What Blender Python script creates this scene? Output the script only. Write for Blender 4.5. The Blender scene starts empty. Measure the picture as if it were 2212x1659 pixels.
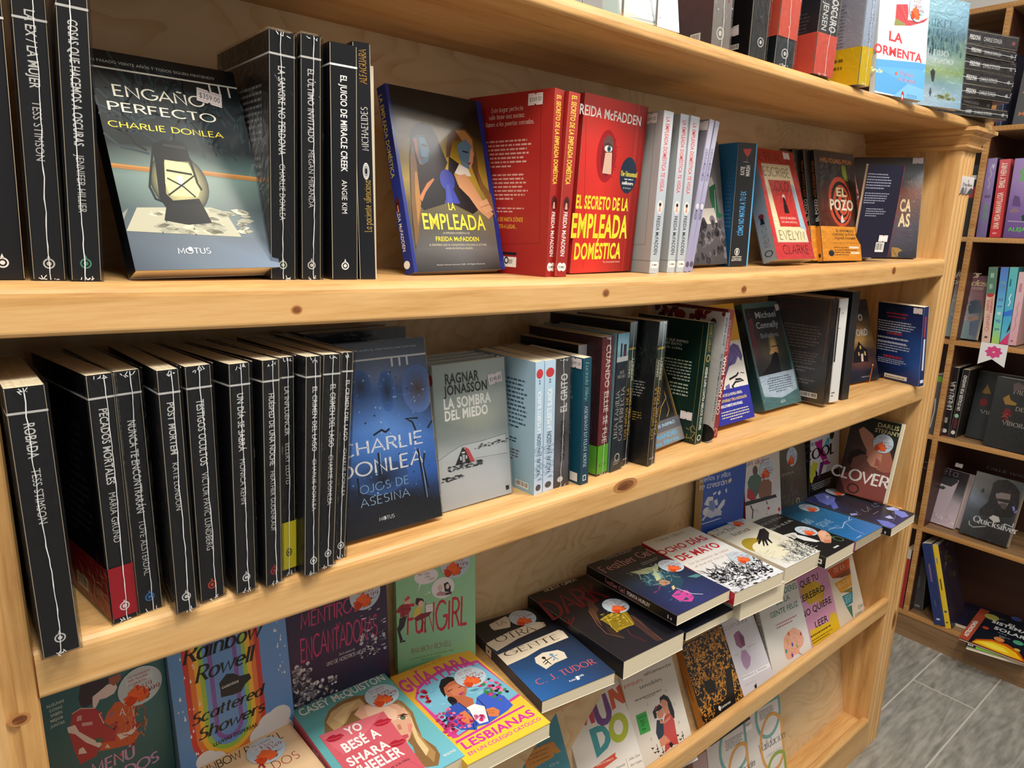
import bpy, bmesh, math, random
from mathutils import Vector, Matrix
C = bpy.context.scene.collection
R = math.radians
sc = bpy.context.scene

# ---------------- camera, world, lights, exposure
CAM = (-0.02571, -0.65943, 1.47208, 0.69484, 0.22741, 0.02862, 1497.3698)
def camera():
    x, y, z, yaw, pitch, roll, f = CAM
    cy, sy, cp, sp = math.cos(yaw), math.sin(yaw), math.cos(pitch), math.sin(pitch)
    fwd = Vector((sy*cp, cy*cp, -sp)); right = Vector((cy, -sy, 0)); up = right.cross(fwd)
    c, s = math.cos(roll), math.sin(roll)
    r2 = c*right + s*up; u2 = c*up - s*right
    m = Matrix((r2, u2, -fwd)).transposed().to_4x4(); m.translation = (x, y, z)
    d = bpy.data.cameras.new('camera'); o = bpy.data.objects.new('camera', d); C.objects.link(o)
    d.sensor_fit = 'HORIZONTAL'; d.sensor_width = 36; d.lens = f*36/2212
    d.clip_start = .02; o.matrix_world = m; sc.camera = o
camera()
w = bpy.data.worlds.new('shop_light'); sc.world = w; w.use_nodes = True
bg = w.node_tree.nodes['Background']; bg.inputs[0].default_value = (1, .955, .89, 1); bg.inputs[1].default_value = .3
def area(name, loc, size, power, col=(1, .93, .82), rot=(0, 0, 0)):
    d = bpy.data.lights.new(name, 'AREA'); d.shape = 'RECTANGLE'; d.size, d.size_y = size; d.energy = power; d.color = col
    o = bpy.data.objects.new(name, d); o.location = loc; o.rotation_euler = rot; C.objects.link(o)
area('ceiling_lamp', (.1, -.72, 2.75), (.5, .3), 22)
area('ceiling_lamp', (1.25, -.72, 2.75), (.5, .3), 22)
area('ceiling_lamp', (2.2, -1.2, 2.75), (.4, .4), 14, (1, .97, .93))
area('ceiling_lamp', (-.9, -1.0, 2.75), (.5, .3), 12)
sc.view_settings.view_transform = 'Standard'; sc.view_settings.look = 'None'
sc.view_settings.gamma = 1; sc.view_settings.use_curve_mapping = False
sc.view_settings.exposure = .22

# ---------------- colours and materials
def lin(h):
    h = h.lstrip('#')
    if len(h) == 3: h = ''.join(k*2 for k in h)
    o = []
    for i in (0, 2, 4):
        v = int(h[i:i+2], 16)/255
        o.append(v/12.92 if v <= .04045 else ((v+.055)/1.055)**2.4)
    return (*o, 1)
def mat(name):
    m = bpy.data.materials.new(name); m.use_nodes = True; nt = m.node_tree
    return m, nt, nt.nodes['Principled BSDF']
def N(nt, t, **k):
    n = nt.nodes.new(t)
    for a, b in k.items():
        if a.startswith('i_'):
            key = a[2:]; n.inputs[int(key) if key.isdigit() else key].default_value = b
        else: setattr(n, a, b)
    return n
def plain(name, col, rough=.5, metal=0, spec=.5):
    m, nt, b = mat(name)
    b.inputs['Base Color'].default_value = lin(col); b.inputs['Roughness'].default_value = rough
    b.inputs['Metallic'].default_value = metal; b.inputs['Specular IOR Level'].default_value = spec
    return m
def printed(name, rough, spec, coat=0):
    m, nt, b = mat(name)
    a = N(nt, 'ShaderNodeVertexColor', layer_name='Col'); nt.links.new(a.outputs[0], b.inputs['Base Color'])
    b.inputs['Roughness'].default_value = rough; b.inputs['Specular IOR Level'].default_value = spec
    b.inputs['Coat Weight'].default_value = coat; b.inputs['Coat Roughness'].default_value = .08
    return m
M_PRINT = printed('printed_cover', .36, .45)
M_GLOSS = printed('glossy_printed_cover', .3, .35, .1)
M_PAPER = printed('printed_paper', .55, .3)
def ramp(nt, stops):
    r = N(nt, 'ShaderNodeValToRGB'); e = r.color_ramp.elements
    while len(e) < len(stops): e.new(.5)
    for k, (p, c) in zip(e, stops): k.position = p; k.color = lin(c)
    return r
def wood(name, stops, axis, rough=.38, scale=1.0, stretch=14, warp=1.6, bump=.04, spec=.4):
    """long-grained board; axis is the grain direction"""
    m, nt, b = mat(name); L = nt.links.new
    tc = N(nt, 'ShaderNodeTexCoord'); mp = N(nt, 'ShaderNodeMapping')
    s = [stretch*scale]*3; s['xyz'.index(axis)] = scale
    mp.inputs['Scale'].default_value = s; L(tc.outputs['Object'], mp.inputs[0])
    n1 = N(nt, 'ShaderNodeTexNoise', i_Scale=1.3, i_Detail=3.0, i_Roughness=.5); L(mp.outputs[0], n1.inputs[0])
    w1 = N(nt, 'ShaderNodeMath', operation='MULTIPLY', i_1=9.0*warp); L(n1.outputs[0], w1.inputs[0])
    w2 = N(nt, 'ShaderNodeMath', operation='SINE'); L(w1.outputs[0], w2.inputs[0])
    n2 = N(nt, 'ShaderNodeTexNoise', i_Scale=14.0, i_Detail=4.0, i_Roughness=.65); L(mp.outputs[0], n2.inputs[0])
    a1 = N(nt, 'ShaderNodeMath', operation='MULTIPLY_ADD', i_1=.16, i_2=.0); L(w2.outputs[0], a1.inputs[0])
    a2 = N(nt, 'ShaderNodeMath', operation='MULTIPLY_ADD', i_1=.75); L(n2.outputs[0], a2.inputs[0]); L(a1.outputs[0], a2.inputs[2])
    a3 = N(nt, 'ShaderNodeMath', operation='ADD', i_1=.13); L(a2.outputs[0], a3.inputs[0])
    r = ramp(nt, stops); L(a3.outputs[0], r.inputs[0]); L(r.outputs[0], b.inputs['Base Color'])
    b.inputs['Roughness'].default_value = rough; b.inputs['Specular IOR Level'].default_value = spec
    if bump:
        bp = N(nt, 'ShaderNodeBump', i_Strength=bump, i_Distance=.002); L(n2.outputs[0], bp.inputs['Height']); L(bp.outputs[0], b.inputs['Normal'])
    return m
PINE = [(.2, '#b88550'), (.42, '#cf9f62'), (.55, '#d9aa6e'), (.8, '#e4ba80')]
M_PINE_X = wood('pine_board', PINE, 'x')
M_PINE_Z = wood('pine_post', PINE, 'z', stretch=18)
M_PINE_Y = wood('pine_moulding', PINE, 'y')
M_UNDER = M_PINE_X
def plywood():
    m, nt, b = mat('plywood_back'); L = nt.links.new
    tc = N(nt, 'ShaderNodeTexCoord'); mp = N(nt, 'ShaderNodeMapping', i_Scale=(2.2, 2.2, 3.4)); L(tc.outputs['Object'], mp.inputs[0])
    n1 = N(nt, 'ShaderNodeTexNoise', i_Scale=1.5, i_Detail=2.5, i_Roughness=.5, i_Distortion=.8); L(mp.outputs[0], n1.inputs[0])
    w1 = N(nt, 'ShaderNodeMath', operation='MULTIPLY', i_1=16.0); L(n1.outputs[0], w1.inputs[0])
    fr = N(nt, 'ShaderNodeMath', operation='FRACT'); L(w1.outputs[0], fr.inputs[0])
    mp2 = N(nt, 'ShaderNodeMapping', i_Scale=(4, 4, 60)); L(tc.outputs['Object'], mp2.inputs[0])
    n2 = N(nt, 'ShaderNodeTexNoise', i_Scale=1.0, i_Detail=4.0); L(mp2.outputs[0], n2.inputs[0])
    a = N(nt, 'ShaderNodeMath', operation='MULTIPLY_ADD', i_1=.5); L(n2.outputs[0], a.inputs[0])
    a0 = N(nt, 'ShaderNodeMath', operation='MULTIPLY', i_1=.34); L(fr.outputs[0], a0.inputs[0]); L(a0.outputs[0], a.inputs[2])
    r = ramp(nt, [(.15, '#d6b88c'), (.4, '#dcc096'), (.58, '#d2b080'), (.75, '#bd9664')]); L(a.outputs[0], r.inputs[0])
    L(r.outputs[0], b.inputs['Base Color']); b.inputs['Roughness'].default_value = .45
    return m
M_PLY = plywood()
M_KNOT = wood('pine_knot', [(.2, '#5a3018'), (.5, '#7d4a26'), (.8, '#94603a')], 'x', stretch=4, scale=30)
M_KNOTRING = plain('pine_knot_ring', '#b98048', .4)
M_LAMI = wood('brown_laminate', [(.2, '#6f5138'), (.5, '#8a6a4a'), (.8, '#9c7c5a')], 'y', stretch=20, bump=0, rough=.5)
M_DARK = plain('dark_brown_panel', '#4a2a1e', .5)
M_BEAD = wood('beaded_trim', [(.2, '#a8763f'), (.5, '#bd8a50'), (.8, '#cfa068')], 'y', bump=0)
M_WIRE = plain('bright_steel_wire', '#c9c9c9', .25, 1)
M_COPPER = plain('copper_wire', '#d08a5a', .3, 1)
M_WALL = plain('white_wall_paint', '#f2f1ee', .6)
def pages():
    m, nt, b = mat('page_edges'); L = nt.links.new
    tc = N(nt, 'ShaderNodeTexCoord'); mp = N(nt, 'ShaderNodeMapping', i_Scale=(1800, 6, 6)); L(tc.outputs['Object'], mp.inputs[0])
    n = N(nt, 'ShaderNodeTexNoise', i_Scale=1.0, i_Detail=2.0); L(mp.outputs[0], n.inputs[0])
    r = ramp(nt, [(.25, '#cdbb9a'), (.55, '#e6dabf'), (.8, '#efe6d0')]); L(n.outputs[0], r.inputs[0])
    L(r.outputs[0], b.inputs['Base Color']); b.inputs['Roughness'].default_value = .8
    return m
M_PAGES = pages()
def film():
    m = bpy.data.materials.new('clear_shrink_film'); m.use_nodes = True; nt = m.node_tree; nt.nodes.clear(); L = nt.links.new
    out = N(nt, 'ShaderNodeOutputMaterial'); mix = N(nt, 'ShaderNodeMixShader'); tr = N(nt, 'ShaderNodeBsdfTransparent')
    gl = N(nt, 'ShaderNodeBsdfGlossy', i_Roughness=.13); gl.inputs[0].default_value = (.95, .96, 1, 1)
    tc = N(nt, 'ShaderNodeTexCoord'); mp = N(nt, 'ShaderNodeMapping', i_Scale=(110, 45, 55), i_Rotation=(.5, .6, .2)); L(tc.outputs['Object'], mp.inputs[0])
    n = N(nt, 'ShaderNodeTexNoise', i_Scale=1.0, i_Detail=2.5, i_Roughness=.55, i_Distortion=1.2); L(mp.outputs[0], n.inputs[0])
    bp = N(nt, 'ShaderNodeBump', i_Strength=.5, i_Distance=.004); L(n.outputs[0], bp.inputs['Height'])
    L(bp.outputs[0], gl.inputs['Normal'])
    fr = N(nt, 'ShaderNodeFresnel', i_IOR=1.5); L(bp.outputs[0], fr.inputs['Normal'])
    ad = N(nt, 'ShaderNodeMath', operation='MULTIPLY_ADD', i_1=.55, i_2=.0, use_clamp=True); L(fr.outputs[0], ad.inputs[0])
    L(ad.outputs[0], mix.inputs[0]); L(tr.outputs[0], mix.inputs[1]); L(gl.outputs[0], mix.inputs[2]); L(mix.outputs[0], out.inputs[0])
    return m
M_FILM = film()
M_SEAM = plain('white_film_seam', '#e4e6ea', .3)

# ---------------- object helpers
def link(name, me, parent=None, loc=None):
    o = bpy.data.objects.new(name, me); C.objects.link(o)
    if parent is not None: o.parent = parent
    if loc is not None: o.location = loc
    return o
def tag(o, label, cat, group=None, kind=None):
    if label: o['label'] = label
    if cat: o['category'] = cat
    if group: o['group'] = group
    if kind: o['kind'] = kind
    return o
def thing(name, label, cat, loc=(0, 0, 0), group=None):
    return tag(link(name, None, None, loc), label, cat, group)
class MB:
    """collects polygons: verts, faces, a material slot and a colour per face or per corner"""
    def __init__(s): s.v = []; s.f = []; s.m = []; s.c = []; s.sm = []
    def add(s, vs, fs, mi=0, col=None, smooth=False):
        o = len(s.v); s.v += [tuple(p) for p in vs]
        for k, f in enumerate(fs):
            s.f.append([i+o for i in f]); s.m.append(mi); s.sm.append(smooth)
            if col is None: s.c.append(None)
            elif isinstance(col, list): s.c.append([col[i] for i in f])
            else: s.c.append([col]*len(f))
    def box(s, a, b, mi=0, col=None):
        x0, y0, z0 = a; x1, y1, z1 = b
        s.add([(x0, y0, z0), (x1, y0, z0), (x1, y1, z0), (x0, y1, z0), (x0, y0, z1), (x1, y0, z1), (x1, y1, z1), (x0, y1, z1)],
              [(3, 2, 1, 0), (4, 5, 6, 7), (0, 1, 5, 4), (1, 2, 6, 5), (2, 3, 7, 6), (3, 0, 4, 7)], mi, col)
    def sweep(s, prof, path, mi=0, col=None, closed=True, caps=True, smooth=False):
        """prof: list of 2D points; path: function k -> list of 3D points for that station"""
        n = len(prof); vs = []
        for st in path: vs += st
        K = len(path); fs = []
        for k in range(K-1):
            for i in range(n if closed else n-1):
                j = (i+1) % n; fs.append((k*n+i, k*n+j, (k+1)*n+j, (k+1)*n+i))
        s.add(vs, fs, mi, col, smooth)
        if caps and closed: s.add(path[0], [tuple(range(n))[::-1]], mi, col); s.add(path[-1], [tuple(range(n))], mi, col)
    def tube(s, pts, r, mi=0, col=None, n=8):
        P = [Vector(p) for p in pts]; st = []; last = Vector((0, 0, 1))
        for i, p in enumerate(P):
            d = (P[min(i+1, len(P)-1)]-P[max(i-1, 0)]).normalized()
            a = d.orthogonal().normalized() if i == 0 else (last - d*last.dot(d)).normalized()
            last = a; b = d.cross(a)
            st.append([tuple(p + (a*math.cos(2*math.pi*k/n)+b*math.sin(2*math.pi*k/n))*r) for k in range(n)])
        s.sweep([0]*n, st, mi, col, smooth=True)
    def build(s, name, mats, parent=None):
        me = bpy.data.meshes.new(name); me.from_pydata(s.v, [], s.f)
        for m in (mats if isinstance(mats, (list, tuple)) else [mats]): me.materials.append(m)
        me.polygons.foreach_set('material_index', s.m); me.polygons.foreach_set('use_smooth', s.sm)
        if any(c is not None for c in s.c):
            a = me.color_attributes.new('Col', 'FLOAT_COLOR', 'CORNER'); d = []
            for f, c in zip(s.f, s.c):
                if c is None: c = [(.5, .5, .5, 1)]*len(f)
                for k in c: d += k
            a.data.foreach_set('color', d)
        me.update()
        return link(name, me, parent)

# ---------------- lettering: outlines of the built-in font plus a small stroke alphabet
GL = {}
def _curve(txt, off):
    c = bpy.data.curves.new('glyph', 'FONT'); c.body = txt; c.size = 1; c.resolution_u = 3; c.offset = off; c.fill_mode = 'FRONT'
    o = bpy.data.objects.new('glyph', c); return c, o
OFF = {'n': 0, 'b': .014, 'B': .03}
def load_glyphs(chars):
    """one temporary text object per glyph; one evaluation for all of them"""
    tmp = []
    for st, off in OFF.items():
        for ch in sorted(chars[st] | {'H'}):
            for body in ((ch, 'H'+ch+'H', 'HH') if ch == 'H' else (ch, 'H'+ch+'H')):
                c, o = _curve(body, off); C.objects.link(o); tmp.append((st, ch, body, c, o))
    dg = bpy.context.evaluated_depsgraph_get(); wid = {}
    for st, ch, body, c, o in tmp:
        me = o.evaluated_get(dg).to_mesh()
        vs = [(v.co.x, v.co.y) for v in me.vertices]
        if body == ch: GL[st, ch] = [vs, [tuple(p.vertices) for p in me.polygons], 0]
        xs = [v[0] for v in vs] or [0]; wid[st, body] = max(xs)-min(xs)
        o.evaluated_get(dg).to_mesh_clear()
    for (st, ch), g in GL.items(): g[2] = wid[st, 'H'+ch+'H'] - wid[st, 'HH'] if ch != 'H' else wid[st, 'HH'] - wid[st, 'H']
    for st, ch, body, c, o in tmp: bpy.data.objects.remove(o)
    for c in [c for c in bpy.data.curves if c.name.startswith('glyph')]: bpy.data.curves.remove(c)
CAPH = .729
SF = {
'A': (.74, '0 0 .37 1 .74 0;.13 .35 .61 .35'), 'B': (.62, '.08 0 .08 1 .3 1 A .3 .76 .24 .24 90 -90 .08 .52;.08 .52 .3 .52 A .3 .26 .3 .26 90 -90 .08 0'),
'C': (.78, 'A .46 .5 .42 .5 48 312'), 'D': (.76, '.08 0 .08 1 .26 1 A .26 .5 .46 .5 90 -90 .08 0'), 'E': (.56, '.52 1 .08 1 .08 0 .52 0;.08 .52 .46 .52'),
'F': (.54, '.52 1 .08 1 .08 0;.08 .52 .44 .52'), 'G': (.84, 'A .46 .5 .42 .5 48 340 .86 .46 .56 .46'), 'H': (.74, '.08 0 .08 1;.66 0 .66 1;.08 .5 .66 .5'),
'I': (.2, '.1 0 .1 1'), 'J': (.42, 'A .14 .22 .2 .22 210 360 .34 1'), 'K': (.64, '.08 0 .08 1;.58 1 .08 .42;.24 .58 .62 0'), 'L': (.5, '.08 1 .08 0 .48 0'),
'M': (.88, '.08 0 .12 1 .44 .2 .76 1 .8 0'), 'N': (.76, '.08 0 .08 1 .68 0 .68 1'), 'O': (.94, 'A .47 .5 .43 .5 0 360'), 'P': (.58, '.08 0 .08 1 .3 1 A .3 .74 .26 .26 90 -90 .08 .48'),
'Q': (.94, 'A .47 .5 .43 .5 0 360;.55 .22 .88 -.1'), 'R': (.62, '.08 0 .08 1 .3 1 A .3 .75 .25 .25 90 -90 .08 .5;.3 .5 .6 0'),
'S': (.56, 'A .29 .75 .21 .25 40 270 A .28 .25 .24 .25 90 -140'), 'T': (.6, '0 1 .6 1;.3 1 .3 0'), 'U': (.72, '.08 1 .08 .3 A .36 .3 .28 .3 180 360 .64 1'),
'V': (.7, '0 1 .35 0 .7 1'), 'W': (1.02, '0 1 .26 0 .51 .85 .76 0 1.02 1'), 'X': (.66, '.02 1 .64 0;.62 1 .02 0'), 'Y': (.64, '0 1 .32 .48 .64 1;.32 .48 .32 0'), 'Z': (.62, '.04 1 .58 1 .04 0 .6 0'),
'a': (.56, 'A .28 .32 .23 .32 0 360;.51 .64 .51 0'), 'b': (.58, '.08 1 .08 0;A .31 .32 .23 .32 0 360'), 'c': (.52, 'A .3 .32 .25 .32 50 310'), 'd': (.58, '.5 1 .5 0;A .27 .32 .23 .32 0 360'),
'e': (.54, '.05 .34 .51 .34 A .28 .33 .23 .31 0 310'), 'f': (.34, 'A .3 .8 .16 .2 70 180 .14 0;.0 .62 .3 .62'), 'g': (.58, 'A .28 .32 .23 .32 0 360;.51 .64 .51 -.1 A .28 -.08 .23 .22 0 -150'),
'h': (.56, '.08 1 .08 0;.08 .4 A .28 .42 .2 .22 180 0 .48 0'), 'i': (.18, '.09 .64 .09 0;.09 .82 .09 .9'), 'j': (.2, '.1 .64 .1 -.12 A -.02 -.12 .12 .16 0 -90;.1 .82 .1 .9'), 'k': (.5, '.08 1 .08 0;.46 .64 .08 .26;.2 .38 .48 0'),
'l': (.18, '.09 1 .09 0'), 'm': (.84, '.08 .64 .08 0;.08 .42 A .25 .44 .17 .2 180 0 .42 0;.42 .42 A .59 .44 .17 .2 180 0 .76 0'), 'n': (.56, '.08 .64 .08 0;.08 .42 A .28 .43 .2 .21 180 0 .48 0'),
'o': (.58, 'A .29 .32 .24 .32 0 360'), 'p': (.58, '.08 .64 .08 -.28;A .31 .32 .23 .32 0 360'), 'q': (.58, '.5 .64 .5 -.28;A .27 .32 .23 .32 0 360'), 'r': (.36, '.08 .64 .08 0;.08 .38 A .26 .4 .18 .24 180 60'),
's': (.44, 'A .22 .48 .15 .16 40 270 A .22 .16 .17 .16 90 -140'), 't': (.34, '.14 .9 .14 .14 A .26 .14 .12 .14 180 280;.0 .64 .3 .64'), 'u': (.56, '.08 .64 .08 .22 A .28 .22 .2 .22 180 360 .48 .64;.48 .3 .48 0'),
'v': (.5, '.0 .64 .25 0 .5 .64'), 'w': (.76, '0 .64 .19 0 .38 .58 .57 0 .76 .64'), 'x': (.48, '.02 .64 .46 0;.46 .64 .02 0'), 'y': (.5, '0 .64 .26 .02;.5 .64 .16 -.28'), 'z': (.46, '.03 .64 .43 .64 .03 0 .45 0'),
'0': (.6, 'A .3 .5 .25 .5 0 360'), '1': (.36, '.06 .78 .22 1 .22 0'), '2': (.56, 'A .27 .72 .23 .28 160 -20 .04 0 .54 0'), '3': (.54, 'A .25 .76 .21 .24 150 -80;A .24 .27 .25 .27 85 -150'),
'4': (.6, '.44 0 .44 1 .03 .3 .58 .3'), '5': (.54, '.48 1 .12 1 .08 .56 A .26 .32 .24 .32 110 -140'), '7': (.54, '.03 1 .52 1 .18 0'), '9': (.58, 'A .28 .7 .23 .3 0 360;.51 .7 A .22 .6 .29 .6 0 -60'), '8': (.56, 'A .28 .76 .2 .24 0 360;A .28 .26 .24 .26 0 360'), '6': (.58, 'A .28 .3 .23 .3 0 360;.05 .3 A .36 .4 .31 .6 180 110'),
'.': (.2, '.1 0 .1 .06'), ',': (.2, '.1 .05 .05 -.12'), '-': (.36, '.05 .36 .31 .36'), '$': (.56, 'A .29 .72 .21 .2 40 270 A .28 .29 .24 .23 90 -140;.28 -.1 .28 1.08'), '&': (.74, '.7 0 .2 .7 A .32 .84 .15 .16 200 -40 .14 .42 A .28 .24 .24 .24 140 330 .66 .5'), '?': (.5, 'A .25 .74 .2 .26 160 -60 .25 .3;.25 0 .25 .06'), "'": (.16, '.08 1 .06 .8'), ':': (.2, '.1 0 .1 .06;.1 .5 .1 .56'), '|': (.2, '.1 -.2 .1 1.1'), '/': (.4, '0 0 .4 1'), '!': (.2, '.1 1 .1 .3;.1 0 .1 .06'), '«': (.4, '.2 .5 .05 .3 .2 .1'), '(': (.3, '.2 1 .1 .5 .2 0'), ')': (.3, '.1 1 .2 .5 .1 0')}
ACC = {'Á': 'A', 'É': 'E', 'Í': 'I', 'Ó': 'O', 'Ú': 'U', 'Ñ': 'N~', 'á': 'a', 'é': 'e', 'í': 'i', 'ó': 'o', 'ú': 'u', 'ñ': 'n~'}
def strokes(ch):
    base = ACC.get(ch, ch); wd, s = SF.get(base[0], SF['-']); out = []
    for part in s.split(';'):
        tk = part.split(); i = 0; pts = []
        while i < len(tk):
            if tk[i] == 'A':
                cx, cy, rx, ry, a0, a1 = map(float, tk[i+1:i+7]); i += 7; n = max(4, int(abs(a1-a0)/20))
                for k in range(n+1):
                    a = R(a0+(a1-a0)*k/n); pts.append((cx+rx*math.cos(a), cy+ry*math.sin(a)))
            else: pts.append((float(tk[i]), float(tk[i+1]))); i += 2
        out.append(pts)
    if ch in ACC:
        top = 1.06 if base[0].isupper() else .74; m = wd/2
        out.append([(m-.14, top+.08), (m-.05, top+.14), (m+.05, top+.07), (m+.14, top+.13)] if '~' in base else [(m-.04, top), (m+.1, top+.16)])
    return wd, out
# style: (thick, thin, serif, tracking, slant, jitter)
SST = {'g': (.075, .07, 0, .12, 0, 0), 'G': (.12, .11, 0, .1, 0, 0), 's': (.11, .045, .1, .14, 0, 0), 'S': (.19, .06, .1, .1, 0, 0),
       'i': (.1, .04, .05, .06, .22, 0), 'h': (.11, .09, 0, .06, .08, .05), 'H': (.17, .14, 0, .05, .05, .05), 'I': (.17, .07, .05, .06, .25, 0), 't': (.05, .03, .06, .2, 0, 0)}
def ribbon(pts, width):
    vs = []; n = len(pts); closed = n > 3 and abs(pts[0][0]-pts[-1][0])+abs(pts[0][1]-pts[-1][1]) < 1e-6
    for i in range(n):
        a = pts[i-1] if i else (pts[-2] if closed else pts[0]); b = pts[i]; c = pts[i+1] if i < n-1 else (pts[1] if closed else pts[-1])
        d1 = Vector((b[0]-a[0], b[1]-a[1])); d2 = Vector((c[0]-b[0], c[1]-b[1]))
        if d1.length < 1e-9: d1 = d2
        if d2.length < 1e-9: d2 = d1
        d1.normalize(); d2.normalize(); t = d1+d2
        if t.length < .2: t = d1
        t.normalize(); nn = Vector((-t.y, t.x)); k = 1/max(.55, nn.dot(Vector((-d1.y, d1.x))))
        w = width(t)/2*k
        vs += [(b[0]+nn.x*w, b[1]+nn.y*w), (b[0]-nn.x*w, b[1]-nn.y*w)]
    return vs, [(2*i+1, 2*i+3, 2*i+2, 2*i) for i in range(n-1)]
def stroke_text(txt, st):
    th, tn, sf, tr, sl, jit = SST[st]; rnd = random.Random(txt); x = 0; V = []; F = []
    def wf(t): return tn+(th-tn)*abs(t.y*.985-t.x*.17)
    for ch in txt:
        if ch == ' ': x += .42; continue
        wd, ss = strokes(ch); dy = rnd.uniform(-jit, jit)
        for p in ss:
            q = [(x+a+sl*b+rnd.uniform(-jit, jit)*.4, b+dy) for a, b in p]
            v, f = ribbon(q, wf); o = len(V); V += v; F += [tuple(i+o for i in k) for k in f]
            if sf:
                for e, d in ((q[0], q[min(1, len(q)-1)]), (q[-1], q[max(-2, -len(q))])):
                    if abs(d[1]-e[1]) > 1.2*abs(d[0]-e[0]) and min(abs(e[1]), abs(e[1]-1), abs(e[1]-.64), abs(e[1]+.28)) < .03:
                        o = len(V); V += [(e[0]-sf-th/3, e[1]-.02), (e[0]+sf+th/3, e[1]-.02), (e[0]+sf+th/3, e[1]+.025), (e[0]-sf-th/3, e[1]+.025)]; F.append((o, o+1, o+2, o+3))
        x += wd+tr
    return V, F
def outline_text(txt, st):
    x = 0; V = []; F = []; spc = .06 if st == 'B' else .02
    for ch in txt:
        if ch == ' ': x += .32; continue
        vs, fs, adv = GL[st, ch]; o = len(V)
        V += [(x+a, b) for a, b in vs]; F += [tuple(i+o for i in f) for f in fs]; x += adv+spc*.5
    return [(a, b/CAPH) for a, b in V], F
def text2d(txt, st):
    """unit lettering: x from 0 to 1, y from baseline 0 to cap height 1"""
    V, F = outline_text(txt, st) if st in OFF else stroke_text(txt, st)
    xs = [v[0] for v in V] or [0, 1]; a, b = min(xs), max(xs)
    return [((x-a)/max(b-a, 1e-6), y) for x, y in V], F

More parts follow.
